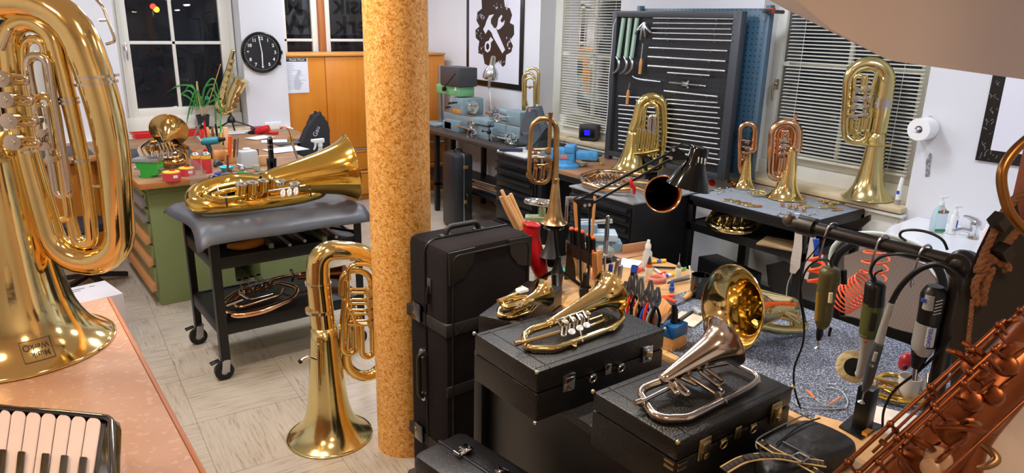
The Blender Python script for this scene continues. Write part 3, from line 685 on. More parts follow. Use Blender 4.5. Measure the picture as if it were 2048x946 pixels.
h.tube('strap_guard', [(190, -4, -0.05), (206, 14, -0.06), (229, 76, -0.06), (228, 84, -0.06), (213, 88, -0.05)], 2.6, 6, nickel)
h.brace((199, 41, -.05), (216, 40, -.06), 2.2)
# engraved emblem on the bell (upside down, as the horn stands on its bell)
def on_bell(hh, u, v, th0, s0):
    """u sideways, v along the bell from the rim, metres"""
    s = s0+v; pr = hh.pr
    for (r0, z0), (r1, z1) in zip(pr, pr[1:]):
        if z1 >= s: r = r0+(r1-r0)*(s-z0)/(z1-z0); break
    th = th0+u/r; return hh.bM @ Vector(((r+0.0012)*math.cos(th), (r+0.0012)*math.sin(th), s))
def bell_decal(name, hh, me_pts_faces, th0, s0, m):
    V, Fc = me_pts_faces; me = bpy.data.meshes.new(name); me.from_pydata([on_bell(hh, u, v, th0, s0) for u, v in V], [], Fc); me.materials.append(m)
    o = bpy.data.objects.new(name, me); C.objects.link(o); o.parent = hh.root
    md = o.modifiers.new('thick', 'SOLIDIFY'); md.thickness = 0.0006; return o
engr = mat('engraving', '#3c2c16', 0.6)
def rect_frame(w, h_, t):
    V = []; Fc = []
    def seg(x0, y0, x1, y1, nx, ny):
        o = len(V)
        for i in range(nx+1):
            for j in range(ny+1): V.append((x0+(x1-x0)*i/nx, y0+(y1-y0)*j/ny))
        for i in range(nx):
            for j in range(ny): a = o+i*(ny+1)+j; Fc.append((a, a+ny+1, a+ny+2, a+1))
    seg(-w/2, -h_/2, w/2, -h_/2+t, 12, 1); seg(-w/2, h_/2-t, w/2, h_/2, 12, 1); seg(-w/2, -h_/2, -w/2+t, h_/2, 1, 12); seg(w/2-t, -h_/2, w/2, h_/2, 1, 12); return V, Fc
def text_mesh(body, size, sx=1, sy=1, ox=0, oy=0):
    cu = bpy.data.curves.new('t', 'FONT'); cu.body = body; cu.size = size; cu.align_x = 'CENTER'; cu.align_y = 'CENTER'; cu.offset = size*0.01; cu.resolution_u = 3
    t = bpy.data.objects.new('t', cu); C.objects.link(t); bpy.context.view_layer.update(); me = bpy.data.meshes.new_from_object(t.evaluated_get(bpy.context.evaluated_depsgraph_get())); bpy.data.objects.remove(t)
    return [(v.co.x*sx+ox, v.co.y*sy+oy) for v in me.vertices], [tuple(p.vertices) for p in me.polygons]
TH = -0.75
bell_decal('emblem_frame', h, rect_frame(0.075, 0.05, 0.0016), TH, 0.05, engr)
bell_decal('emblem_text', h, text_mesh('Musik', 0.019, -1, -1, 0.006, -0.010), TH, 0.05, engr)
bell_decal('emblem_text', h, text_mesh('Werk', 0.019, -1, -1, 0.008, 0.008), TH, 0.05, engr)
V = []; Fc = []
for i in range(16):
    a0 = 2*PI*i/16; R2 = 0.0085 if i % 2 else 0.0075
    V += [(-0.024+R2*math.cos(a0), 0.008+R2*math.sin(a0)), (-0.024+0.0055*math.cos(a0), 0.008+0.0055*math.sin(a0))]
for i in range(16): j = (i+1) % 16; Fc.append((2*i, 2*j, 2*j+1, 2*i+1))
bell_decal('emblem_gear', h, (V, Fc), TH, 0.05, engr)

# ---- the golden tuba lying on the trolley
O1 = Vector((1.700, 3.83, 1.072)); M = TR(O1.x, O1.y, O1.z)
h = Horn('tuba', 'shining golden tuba lying on the grey mat of the trolley', 'tuba', M, gbrass, ax=2, h=-0.13)
dirn = Vector((0.90, 3.93, 0.985))-O1
h.bell((0, 0, 0), dirn, 0.190, 0.150, 0.062, 0.50, gbrass, a=0.065, n=56, hint=(0, 0, 1))
I3 = h.f.I
tip = h.tip
h.tube('main_bow', [(470, 362, -0.07), (395, 382, -0.10), (384, 402, -0.13), (400, 414, -0.14), (480, 410, -0.14), (600, 395, -0.14), (640, 386, -0.13), (652, 372, -0.12), (636, 366, -0.11)], [18, 17.5, 17, 16, 15, 14, 13, 11, 9, 7], [20, 30, 24, 20, 30, 30, 14, 8, 8, 8], start=[tip*0.97], n=20)
h.tube('inner_branch', [(620, 352, -0.06), (560, 350, -0.05), (430, 376, -0.06), (404, 390, -0.08), (430, 402, -0.10), (470, 398, -0.10)], 5, [8, 8, 16, 14, 14, 4])
h.tube('inner_branch', [(560, 362, -0.05), (440, 384, -0.06), (420, 392, -0.07), (440, 398, -0.09), (490, 392, -0.08)], 4, 8)
h.tube('tuning_slide', [(540, 368, -0.05), (655, 354, -0.05), (672, 364, -0.08), (655, 376, -0.10), (540, 388, -0.10)], 5, 12)
h.tube('tuning_slide', [(520, 356, -0.03), (590, 346, -0.03), (600, 352, -0.04), (590, 360, -0.05), (530, 368, -0.06)], 3.5, 7)
h.tube('tuning_slide', [(590, 334, -0.02), (596, 332, -0.02), (602, 360, -0.05), (585, 364, -0.05)], 5, 5)
for i, (x, y) in enumerate(((482, 380), (504, 377), (526, 373), (547, 369))):
    h.valve((x, y, -0.05), 10, 9, (0.1, -0.15, 1))
    h.tube('valve_slide', [(x+2, y+8, -0.08), (x-8, y+22, -0.11), (x+4, y+24, -0.12), (x+12, y+10, -0.09)], 3.6, 6)
for x, y in ((480, 361), (502, 357), (524, 354)): h.brace((x, y, -0.03), (x+8, y+24, -0.08), 2.2)
for x, y in ((566, 387), (579, 385), (592, 383)): h.paddle((x, y, -0.03), 4.5, 8, (0, -1, 0.5), (0.3, 0, 1), mat('pearl_paddle', '#e4e6e8', 0.2, 0.5))
for x, y in ((561, 366), (589, 371)): h.valve((x, y, -0.01), 9, 2, (0, -0.2, 1), m=nickel)
h.tube('lever_rod', [(536, 382, -0.03), (610, 371, -0.03)], 1.6, 1, nickel)
h.brace((434, 370, -0.05), (440, 404, -0.10), 1.6); h.brace((452, 394, -0.06), (454, 412, -0.13), 2); h.brace((630, 356, -0.05), (640, 378, -0.10), 1.8); h.brace((620, 378, -.08), (622, 392, -0.13), 2)

# ---- horn on the trolley's lowest shelf
M = TR(1.22, 3.98, 0.33)
h = Horn('baritone_horn', 'rose brass horn lying on the lowest shelf of the trolley', 'horn', M, rbrass, ax=2, h=0.05)
h.tube('main_branch', [(600, 548, 0.09), (560, 553, 0.05), (470, 585, 0.05), (440, 612, 0.04), (455, 634, 0.03), (520, 625, 0.03), (590, 596, 0.03), (598, 574, 0.05), (560, 566, 0.06)], [3, 3.5, 4.5, 5.5, 6, 6.5, 6, 5, 4], 26)
h.tube('inner_branch', [(560, 565, 0.05), (480, 590, 0.05), (460, 606, 0.04), (476, 616, 0.04), (560, 590, 0.05), (566, 578, 0.05)], 3.6, 12)
h.tube('inner_branch', [(540, 560, 0.07), (490, 574, 0.07), (476, 586, 0.06), (500, 600, 0.05), (545, 588, 0.05)], 3, 10, nickel)
for i, (x, y) in enumerate(((488, 588), (506, 582), (524, 576), (540, 570))):
    h.valve((x, y, 0.06), 6, 6, (0, -0.2, 1)); h.paddle((478+i*13, 560-i*3.5, 0.11), 3, 5, (0, -0.5, 1), (1, 0, 0), blackp); h.brace((478+i*13, 561-i*3.5, 0.10), (x, y, 0.08), 1)
h.tube('leadpipe', [(584, 562, 0.06), (588, 548, 0.11), (582, 540, 0.14)], 3, 5, nickel)
h.tube('bell_branch', [(596, 556, 0.05), (640, 548, 0.05), (690, 545, 0.07)], [4, 8, 16], 4, copper, n=16)
h.tube('slide', [(452, 612, 0.05), (484, 600, 0.06)], 5, 1, nickel)

# ---- horns standing bell down along the right wall
M = TR(4.42, px(1735, 388, 4.42).y, 0.887, math.radians(-55))
h = Horn('tuba', 'brass tuba standing on the windowsill before the blind', 'tuba', M, ybrass)
h.bell((0, 0, 0.004), (0, 0, 1), 0.150, 0.085, 0.045, 0.42, ybrass, a=0.055)
h.tube('main_bow', [(1764, 220), (1778, 127), (1698, 127), (1690, 258), (1694, 282), (1732, 284), (1744, 200)], [17, 17, 16, 10, 8, 7, 7, 6], [10, 10, 46, 44, 14, 14, 14, 2], start=[h.tip*0.98], n=18)
h.tube('inner_branch', [(1747, 240), (1758, 150), (1756, 137), (1706, 137), (1700, 262), (1722, 276)], 5, [20, 20, 16, 24, 16, 4])
h.tube('inner_branch', [(1724, 186, -0.02), (1727, 152, -0.02), (1710, 150, -0.02), (1703, 262, -0.02), (1718, 268, -0.02), (1728, 250, -0.02), (1733, 150, -0.02)], 3.6, 10)
h.tube('leadpipe', [(1694, 272, -0.04), (1705, 282, -0.05), (1740, 292, -0.08), (1784, 291, -0.10)], [3, 3, 2.6, 2.6], 12)
h.tube('slide', [(1738, 205, -0.03), (1746, 172, -0.03), (1757, 140, -0.03), (1748, 134, -0.03)], 4, 12)
for i, y in enumerate((180, 198, 215, 232)):
    h.valve((1712-i*3, y, -0.04), 6, 6, (0, -1, 0)); h.valve((1733-i*2, y-2, -0.04), 5, 5, (0, -1, 0)); h.tube('valve_slide', [(1710-i*3, y, -0.04), (1742-i*2, y-4, -0.04)], 2.6, 2, nickel)
for x in (1714, 1726, 1736): h.tube('valve_slide', [(x, 232, -0.03), (x-5, 262, -0.03), (x+1, 262, -0.03), (x+6, 236, -0.03)], 2.5, 3)
h.ferrule((1765, 206), (3, -16), 19, 10); h.brace((1709, 163), (1740, 162), 2)
h.tube('guard', [(1768, 150, -0.03), (1766, 160, -0.045), (1772, 168, -0.04)], 2.5, 3)

M = TR(4.17, pz(1583, 391, 0.834).y-0.02, 0.834, math.radians(-50))
h = Horn('baritone_horn', 'tall rose brass horn standing on the felt table before the sill', 'horn', M, rbrass)
h.bell((0, 0, 0.004), (0, 0, 1), 0.122, 0.065, 0.032, 0.34, brass, a=0.042)
h.tube('main_bow', [(1592, 300), (1597, 246), (1547, 246), (1541, 356), (1570, 356), (1580, 320)], [12, 11, 10, 9, 8, 7, 6], [10, 10, 26, 24, 16, 14, 2], start=[h.tip*0.98], n=14)
h.tube('inner_branch', [(1580, 330), (1586, 255), (1559, 255), (1551, 348), (1566, 348), (1572, 330)], 5, [8, 14, 13, 9, 9, 4])
h.tube('tall_slide', [(1588, 250, 0), (1593, 228, 0)], 3, 1)
for i, y in enumerate((283, 297, 310)):
    h.valve((1565-i, y, -0.03), 5, 5, (0, -1, 0)); h.tube('valve_slide', [(1582-i*2, y-4, -0.03), (1560-i, y-4, -0.03), (1560-i, y+3, -0.03)], 2.6, 3)
for x in (1562, 1572):
    h.tube('valve_slide', [(x, 282, -0.035), (x+2, 262, -0.035), (x+5, 262, -0.035), (x+4, 284, -0.035)], 2, 3)
    h.tube('valve_slide', [(x-2, 314, -0.035), (x-6, 344, -0.035), (x-2, 344, -0.035), (x+2, 316, -0.035)], 2, 3)
M = TR(4.20, pz(1499, 373, 0.834).y, 0.834, math.radians(-50))
h = Horn('flugelhorn', 'slim rose brass horn standing on the felt table next to the pegboard', 'horn', M, rbrass)
h.bell((0, 0, 0.003), (0, 0, 1), 0.078, 0.045, 0.020, 0.26, brass, a=0.03)
h.tube('main_bow', [(1507, 300), (1511, 247), (1481, 247), (1478, 345), (1500, 352)], [7, 6.5, 6, 5, 4.5, 4], [5, 5, 15, 14, 10, 2], start=[h.tip*0.98], n=12)
h.tube('leadpipe', [(1478, 330, -0.02), (1483, 258, -0.02)], 2, 2)
for i, y in enumerate((284, 297, 308)):
    h.valve((1494, y, -0.02), 4.5, 4, (0, -1, 0)); h.tube('valve_slide', [(1500, y-2, -0.02), (1484, y-4, -0.02)], 2, 2)
for x in (1483, 1491): h.tube('valve_slide', [(x, 306, -0.02), (x-1, 320, -0.02), (x+3, 320, -0.02), (x+5, 306, -0.02)], 2, 3)

# tuba in front of the pegboard
M = TR(3.98, 3.78, 0.835, math.radians(-52))
h = Horn('tuba', 'yellow brass tuba standing before the lower left of the pegboard', 'tuba', M, mat('greenish_brass', '#e3d28a', 0.13, 1, bump=(14, 0.05)))
h.bell((0, 0, 0.003), (0, 0, 1), 0.15, 0.095, 0.042, 0.30, a=0.05)
h.tube('main_bow', [(1276, 240), (1284, 194), (1328, 194), (1331, 260), (1322, 338), (1296, 338)], [13, 12, 10, 9, 7.5, 7, 6], [10, 10, 24, 22, 20, 14, 2], start=[h.tip*0.98], n=16)
h.tube('inner_branch', [(1286, 270, -0.02), (1290, 206, -0.02), (1316, 208, -0.02), (1314, 300, -0.02), (1296, 300, -0.02)], 5, 12)
h.tube('inner_branch', [(1296, 290, -0.03), (1300, 232, -0.03), (1310, 232, -0.03), (1306, 290, -0.03)], 5, [5, 5, 5, 5], nickel)
for i in range(4):
    x = 1277+i*10; h.valve((x, 272+i*3, -0.045), 6, 14, (0.05, 0, 1)); h.tube('valve_slide', [(x, 284, -0.04), (x-1, 300+i*6, -0.04), (x+5, 300+i*6, -0.04), (x+6, 286, -0.04)], 2.5, 3)
h.tube('leadpipe', [(1264, 300, -0.05), (1258, 308, -0.06), (1290, 306, -0.06), (1318, 300, -0.06)], 4, 6)

# flat horn with bell towards the room, lying on the middle drawer cabinet
M = TR(3.47, 3.28, 0.837)
h = Horn('baritone_horn', 'oval brass horn lying on the black cabinet, bell towards the room', 'horn', M, mat('pale_rose_brass', '#dfae80', 0.14, 1), ax=2, h=0.03)
h.tube('main_branch', [(1262, 378, 0.05), (1215, 380, 0.03), (1168, 368, 0.03), (1160, 352, 0.03), (1196, 342, 0.03), (1252, 344, 0.03), (1290, 352, 0.03), (1262, 362, 0.03)], [7, 6, 5.5, 5, 5, 5, 5, 4], [20, 30, 14, 14, 20, 14, 10, 3], n=12)
h.tube('inner_branch', [(1256, 368, 0.03), (1186, 370, 0.03), (1172, 358, 0.03), (1192, 348, 0.03), (1246, 350, 0.03)], 3.5, 10)
for i in range(4):
    x = 1196+i*14; h.valve((x, 356, 0.045), 5.5, 5, (0, -0.1, 1)); h.tube('valve_slide', [(x, 360, 0.05), (x-4, 370, 0.05), (x+2, 371, 0.05), (x+6, 360, 0.05)], 2.2, 3, nickel)
for i in range(3): h.brace((1200+i*16, 346, 0.08), (1204+i*16, 356, 0.06), 1.4)
bc_ = h.f.I @ (CO+ray(1326, 388)*(3.55)); d = (h.f.I @ pz(1262, 368, 0.885))-bc_
h.bell(bc_, d+Vector((0, 0, 0.0)), 0.092, 0.060, 0.018, d.length, MATS['pale_rose_brass'], a=0.045, hint=(0, 0, 1))
h.tube('bell_tail', [(1262, 368, 0.048), (1230, 352, 0.04), (1205, 345, 0.03)], [7, 6, 5], 8)
# horn on the shelf of the right table
M = TR(4.02, 2.62, 0.652)
h = Horn('french_horn', 'coiled brass horn lying on the shelf of the felt table', 'horn', M, brass, ax=2, h=0.03)
h.tube('main_coil', [(1520, 448, 0.03), (1500, 468, 0.03), (1440, 462, 0.03), (1412, 446, 0.03), (1425, 428, 0.03), (1480, 424, 0.03), (1518, 436, 0.03), (1512, 452, 0.05), (1470, 458, 0.05)], [3, 4, 5, 5.5, 6, 6, 5, 4, 4], 26, n=12)
h.tube('inner_coil', [(1500, 446, 0.04), (1440, 452, 0.04), (1424, 442, 0.04), (1440, 432, 0.04), (1496, 434, 0.04)], 3, 10)
for i in range(4): x = 1440+i*15; h.valve((x, 441, 0.055), 5, 5, (0, -0.1, 1)); h.tube('valve_slide', [(x, 446, 0.06), (x-4, 456, 0.06), (x+3, 457, 0.06), (x+6, 446, 0.06)], 2, 3)
h.tube('bell_branch', [(1425, 428, 0.05), (1432, 420, 0.07), (1470, 422, 0.07), (1500, 430, 0.05)], [5, 8, 7, 5], 8, n=12)

# horn on its stand (bell down) at the far end of the workbench
base = pz(1113, 588, 0.80); M = TR(base.x, base.y, 0.80, RZ)
st = thing('instrument_stand', 'black tripod stand holding the slim upright horn on the bench', 'instrument stand', M)
f_ = Fr(M); k_ = f_.k
b = MB(); b.lathe([(0.012, 0.16), (0.014, 0.14), (0.026, 0.10), (0.030, 0.095), (0.026, 0.09), (0.02, 0.02), (0.012, 0.0)], 18); b.build('hub', blackp, st)
for a in (0.5, 2.6, 4.7):
    MB().ct([(0.015*math.cos(a), 0.015*math.sin(a), 0.10), (0.07*math.cos(a), 0.07*math.sin(a), 0.06), (0.13*math.cos(a), 0.13*math.sin(a), 0.012)], 0.008, 8).build('leg', blackp, st)
hb = f_.q(1108, 446); hb2 = Vector((hb.x, 0, hb.z))
MB().lathe([(0.045, -0.02), (0.03, 0.0), (0.014, 0.03), (0.009, 0.10), (0.006, 0.14)], 18, Matrix.Translation(hb2)).build('bell_cone', blackp, st); MB().cyl((0, 0, 0.15), hb2, 0.007).build('post', blackp, st)
Mh = M @ Matrix.Translation(hb2)
h = Horn('flugelhorn', 'slim rotary horn standing upside down on the black bench stand', 'horn', Mh, dullbrass)
h.bell((0, 0, 0), (0, 0, 1), 0.054, 0.034, 0.0125, 0.19, dullbrass, a=0.02)
h.tube('main_tubing', [(1110, 380), (1114, 237), (1063, 237), (1058, 345), (1063, 364), (1096, 366), (1100, 345), (1103, 320)], [8, 6.5, 5.5, 4.5, 4, 4, 4, 4, 3.6], [5, 5, 26, 24, 14, 16, 12, 4, 2], start=[h.tip*0.98], n=14)
h.tube('leadpipe', [(1098, 310, -0.01), (1101, 236, -0.01)], 3.6, 1)
h.tube('mouthpiece', [(1101, 240, -0.01), (1101, 230, -0.01), (1101, 225, -0.01)], [3, 4.5, 5.5], 1, dullbrass)
for i, y in enumerate((302, 318, 333)):
    h.valve((1095, y, -0.01), 6, 5, (0, -1, 0), cap=dullbrass); h.valve((1071, y+2+i, -0.01), 3.6, 5, (0, -1, 0), m=copper, cap=rbrass); h.tube('valve_slide', [(1090, y-3, -0.01), (1068, y-3, -0.01)], 2.4, 2)
for x in (1066, 1081): h.tube('valve_slide', [(x+4, 330, -0.015), (x, 360, -0.015), (x+6, 360, -0.015), (x+8, 332, -0.015)], 2.2, 3)
h.tube('water_key', [(1054, 345, -0.01), (1053, 352, -0.01), (1060, 358, -0.01)], 1.6, 3); h.brace((1062, 298), (1098, 296), 1.6); h.brace((1084, 300), (1084, 340), 1.6)

# hanging horn near the window of the nook
M = TR(3.55, 7.30, 1.75, RZ)
h = Horn('flugelhorn', 'small brass horn hanging before the nook window beside the pillar', 'horn', M, ybrass)
h.bell((h.f.q(751, 51).x, 0, h.f.q(751, 51).z), (0, 0, 1), 0.075, 0.045, 0.016, 0.26, a=0.03)
h.tube('main_tubing', [(752, -80), (727, -80), (726, 28), (733, 38), (744, 36), (747, 26)], [3.5, 3.5, 3, 3, 3, 3, 3], [5, 5, 12, 8, 6, 4, 2], start=[h.tip])
for i, x in enumerate((731, 736, 741)): h.valve((x, -2-i*2, -0.02), 2.5, 3, (0, -1, 0)); h.tube('valve_slide', [(x, 4, -0.02), (x, 26, -0.02), (x+3, 26, -0.02), (x+3, 4, -0.02)], 1.2, 2)
MB().cyl((0, 0.10, 1.0), (0, 0.02, 0.33), 0.002, n=5).build('hanging_wire', steel, h.root)

# trombone body standing behind the lathe
M = TR(4.22, px(1060, 240, 4.22).y, 0.84, math.radians(-50))
h = Horn('trombone', 'brass trombone section standing upright behind the lathe', 'trombone', M, ybrass)
h.tube('main_loop', [(1046, 275), (1046, 146), (1069, 146), (1069, 275)], [2.6, 2.6, 2.8, 3], 11)
h.tube('outer_loop', [(1051, 220, 0.03), (1052, 137, 0.03), (1078, 137, 0.03), (1074, 208, 0.03)], [2.4, 2.4, 3, 4.5], 11)
h.tube('inner_loop', [(1055, 212, -0.02), (1050, 195, -0.02), (1051, 156, -0.02), (1070, 156, -0.02), (1069, 200, -0.02)], 2.2, 9)
h.tube('valve_tubing', [(1048, 200, -0.02), (1050, 218, -0.02), (1046, 244, -0.02), (1052, 262, -0.02)], 3, 8)
h.valve((1047, 228, -0.03), 5, 4, (0, -1, 0)); h.brace((1046, 174), (1069, 174), 1.4); h.valve((1060, 174, -0.02), 3, 2, (0, -1, 0), m=nickel)

# ---- French horn on the left bench
M = TR(1.10, 6.03, 0.892)
h = Horn('french_horn', 'brass french horn lying on the mat of the left bench', 'french horn', M, mat('horn_brass', '#d6b06c', 0.12, 1, noise=(5, '#c99a5c', 0.5)), ax=2, h=0.03)
h.tube('main_coil', [(372, 300, 0.03), (372, 322, 0.02), (330, 328, 0.02), (290, 322, 0.02), (280, 300, 0.03), (300, 284, 0.03), (350, 284, 0.03), (374, 296, 0.05)], [4, 5, 6, 6.5, 6.5, 6, 5.5, 4.5], 22, n=12)
h.tube('inner_coil', [(362, 302, 0.05), (356, 316, 0.05), (300, 316, 0.05), (290, 302, 0.05), (310, 290, 0.05), (356, 292, 0.05)], 3.6, 13)
h.tube('inner_coil', [(352, 306, 0.06), (310, 310, 0.06), (304, 298, 0.06), (330, 292, 0.06)], 3, 8, nickel)
for i in range(4): x = 304+i*11; h.valve((x, 298-i*2, 0.075), 5.5, 6, (0, -0.2, 1)); h.tube('valve_slide', [(x, 304-i, 0.08), (x+2, 316, 0.07), (x+7, 315, 0.07), (x+7, 303-i, 0.08)], 2, 3, nickel)
for i in range(5): h.tube('lever', [(316+i*7, 286, 0.10), (322+i*7, 300, 0.09)], 1.4, 1, nickel)
h.tube('leadpipe', [(350, 300, 0.05), (372, 310, 0.05), (376, 330, 0.05)], [3, 2.4, 2], 10, gbrass)
bc_ = h.f.I @ pz(338, 260, 1.035)
h.bell(bc_, Vector((-0.34, -0.84, -0.40)), 0.142, 0.075, 0.022, 0.17, a=0.035, hint=(1, 0, 0))
h.tube('bell_tail', [(296, 292, 0.05)], [6, 6], 2, start=[h.tip]) if False else MB().ct([h.tip, h.tip+Vector((-0.05, -0.07, -0.02)), h.P((288, 300, 0.03))], [0.021, 0.018, 0.014], 12).build('bell_tail', h.m, h.root)
h.tube('slide', [(330, 276, 0.14), (350, 264, 0.16), (358, 258, 0.17)], 4, 6, gbrass)
# ================================================================== along the right wall and the lathe bench
ORD = ['first', 'second', 'third', 'fourth', 'fifth', 'sixth', 'seventh', 'eighth', 'ninth', 'tenth', 'eleventh', 'twelfth', 'thirteenth', 'fourteenth', 'fifteenth', 'sixteenth']
def wallpoly(name, pts, X, m, parent=None, t=0.001):
    P = [px(a, b, X) for a, b in pts]; I = parent.matrix_world.inverted() if parent else Matrix()
    return MB().slab([I @ p for p in P], (t, 0, 0)).build(name, m, parent)
# poster with the cog wheel
post_white = mat('poster_white', '#e3e4f0', 0.55); post_black = mat('poster_black', '#17120f', 0.35)
cm = lambda l: [(860+a/3.6375, b/3.6375) for a, b in l]
tp = px(990, 100, 4.396); ps = thing('poster', 'framed poster of a dark cog with white hammer and wrench', 'poster', TR(4.396, tp.y, tp.z))
yl, yr = px(934, 166, 4.396).y, px(1045, 183, 4.396).y; zb = px(934, 166, 4.396).z
b = MB(); b.M = ps.matrix_world.inverted(); b.box((4.393, (yl+yr)/2, (zb+2.3)/2), (0.012, yl-yr, 2.3-zb), 0.001); b.build('board', post_black, ps)
b = MB(); b.M = ps.matrix_world.inverted(); b.box((4.387, (yl+yr)/2, (zb+2.3)/2), (0.004, yl-yr-0.11, 2.3-zb-0.11), 0.0); b.build('sheet', post_white, ps)
gear = cm([(375, 0), (378, 62), (345, 88), (338, 150), (360, 192), (330, 218), (333, 275), (358, 300), (352, 345), (350, 385), (385, 400), (398, 465), (430, 482), (480, 465), (500, 450), (530, 487), (547, 470), (553, 400), (590, 380), (603, 335), (585, 290), (612, 250), (610, 182), (580, 166), (597, 110), (580, 60), (545, 50), (538, 0), (535, -50), (490, -95), (430, -95), (380, -50)])
wallpoly('cog', gear, 4.3835, mat('cog_brown', '#33241f', 0.35), ps)
wallpoly('hammer', cm([(386, 212), (400, 188), (412, 150), (430, 112), (466, 103), (443, 138), (442, 168), (466, 205), (478, 205), (546, 362), (526, 388), (460, 270), (448, 238), (428, 215), (418, 222), (404, 247)]), 4.3825, post_white, ps)
wallpoly('wrench', cm([(519, 107), (498, 133), (490, 185), (480, 205), (492, 218), (512, 207), (537, 180), (544, 146), (526, 166), (511, 152), (526, 118)]), 4.3825, post_white, ps)
wallpoly('wrench', cm([(440, 268), (428, 295), (405, 305), (397, 335), (400, 368), (418, 382), (436, 368), (443, 335), (441, 312), (460, 290)]), 4.3825, post_white, ps)
wallpoly('wrench_hole', cm([(418, 312), (430, 325), (430, 350), (419, 366), (408, 352), (408, 328)]), 4.3815, post_black, ps)
random.seed(5); b = MB(); b.M = ps.matrix_world.inverted()
for i in range(70):
    a, c = random.choice([((335, 385), (220, 395)), ((340, 400), (100, 140)), ((440, 580), (10, 75)), ((550, 600), (270, 390)), ((480, 540), (440, 480))]); X_, Y_ = random.uniform(*a), random.uniform(*c)
    P = px(860+X_/3.6375, Y_/3.6375, 4.3825); b.box((4.3825, P.y, P.z), (0.001, random.uniform(0.004, 0.02), random.uniform(0.004, 0.014)), 0, Euler((random.uniform(0, 3), 0, 0)).to_matrix())
b.build('worn_specks', post_white, ps)
p2 = thing('poster', 'white poster with cracked black border above the wash basin', 'poster', TR(4.396, 1.4, 1.5))
b = MB(); b.M = p2.matrix_world.inverted(); yL = px(1968, 240, 4.396).y; zB = px(1955, 320, 4.396).z; b.box((4.393, yL-0.45, zB+0.55), (0.012, 0.9, 1.1), 0.001); b.build('board', post_black, p2)
b = MB(); b.M = p2.matrix_world.inverted(); b.box((4.387, yL-0.45, zB+0.55), (0.004, 0.9-0.13, 1.1-0.13)); b.build('sheet', post_white, p2)
b = MB(); b.M = p2.matrix_world.inverted()
for i in range(60):
    y0 = yL-random.uniform(0.004, 0.058) if i < 40 else yL-random.uniform(0.0, 0.4); z0 = zB+random.uniform(0, 0.9) if i < 40 else zB+random.uniform(0.004, 0.058)
    b.bar((4.3872, y0, z0), (4.3872, y0+random.uniform(-0.015, 0.015), z0+random.uniform(-0.02, 0.02)), 0.0012)
b.build('cracks', mat('crack_white', '#b9b9b9', 0.6), p2)

# pegboard
def peg_mat(name, base, dot):
    m = mat(name, base, 0.35); N = m.node_tree.nodes; L = m.node_tree.links; bs = N['Principled BSDF']
    tc = N.new('ShaderNodeTexCoord'); sp = N.new('ShaderNodeSeparateXYZ'); L.new(tc.outputs['Object'], sp.inputs[0]); ds = []
    for ch in ('Y', 'Z'):
        a = N.new('ShaderNodeMath'); a.operation = 'MULTIPLY'; a.inputs[1].default_value = 27; L.new(sp.outputs[ch], a.inputs[0])
        f = N.new('ShaderNodeMath'); f.operation = 'FRACT'; L.new(a.outputs[0], f.inputs[0])
        s_ = N.new('ShaderNodeMath'); s_.operation = 'SUBTRACT'; s_.inputs[1].default_value = 0.5; L.new(f.outputs[0], s_.inputs[0])
        q = N.new('ShaderNodeMath'); q.operation = 'ABSOLUTE'; L.new(s_.outputs[0], q.inputs[0]); ds.append(q)
    mx = N.new('ShaderNodeMath'); mx.operation = 'MAXIMUM'; L.new(ds[0].outputs[0], mx.inputs[0]); L.new(ds[1].outputs[0], mx.inputs[1])
    lt = N.new('ShaderNodeMath'); lt.operation = 'LESS_THAN'; lt.inputs[1].default_value = 0.13; L.new(mx.outputs[0], lt.inputs[0])
    mi = N.new('ShaderNodeMix'); mi.data_type = 'RGBA'; L.new(lt.outputs[0], mi.inputs[0]); mi.inputs[6].default_value = S(base); mi.inputs[7].default_value = S(dot); L.new(mi.outputs[2], bs.inputs['Base Color']); return m
PX_ = 4.15; T0 = Matrix.Translation((-PX_, -3.63, -0.84))
pg = thing('pegboard', 'large black framed pegboard holding steel rods and tools', 'pegboard', TR(PX_, 3.63, 0.84))
def PB(x0, x1, y0, y1, z0, z1, nm, m, bev=0.003): b = MB(); b.M = T0; plate(b, x0, x1, y0, y1, z0, z1, bev); return b.build(nm, m, pg)
fm = mat('pegboard_frame', '#3b3f45', 0.4)
PB(PX_+0.005, PX_+0.012, 3.08, 4.20, 0.90, 1.975, 'panel', peg_mat('pegboard_black', '#26282b', '#060606'), 0)
PB(PX_-0.02, PX_+0.03, 4.185, 4.235, 0.835, 2.0, 'post', fm)
PB(PX_-0.025, PX_+0.035, 3.03, 3.095, 0.87, 2.0, 'post', fm)
PB(PX_-0.02, PX_+0.03, 3.05, 4.19, 1.955, 2.0, 'rail', fm); PB(PX_-0.02, PX_+0.03, 3.05, 4.19, 0.865, 0.905, 'rail', fm)
blp = peg_mat('pegboard_blue', '#34566c', '#0a1218')
pb2 = thing('pegboard', 'blue steel pegboard panel hanging behind the black pegboard', 'pegboard', TR(4.28, 3.5, 1.4))
b = MB(); b.box((0, 0, 0.06), (0.015, 1.12, 1.12), 0.002); b.build('panel', blp, pb2)
for y in (-0.575, 0.575): MB().box((-0.005, y, 0.06), (0.05, 0.035, 1.16), 0.003).build('side_rail', mat('blue_frame', '#4b6478', 0.4), pb2)
b = MB(); b.cyl((-0.1, -0.59, 0.60), (0.12, -0.59, 0.60), 0.012); b.box((-0.04, -0.59, 0.60), (0.04, 0.04, 0.03)); b.build('hinge', dgreyp, pb2); MB().box((-0.02, -0.59, 0.605), (0.04, 0.045, 0.035), 0.003).build('cap', mat('rust_cap', '#a04a2c', 0.5), pb2)
c1_ = lambda a, b_: (1200+a/2.628, b_/2.628)
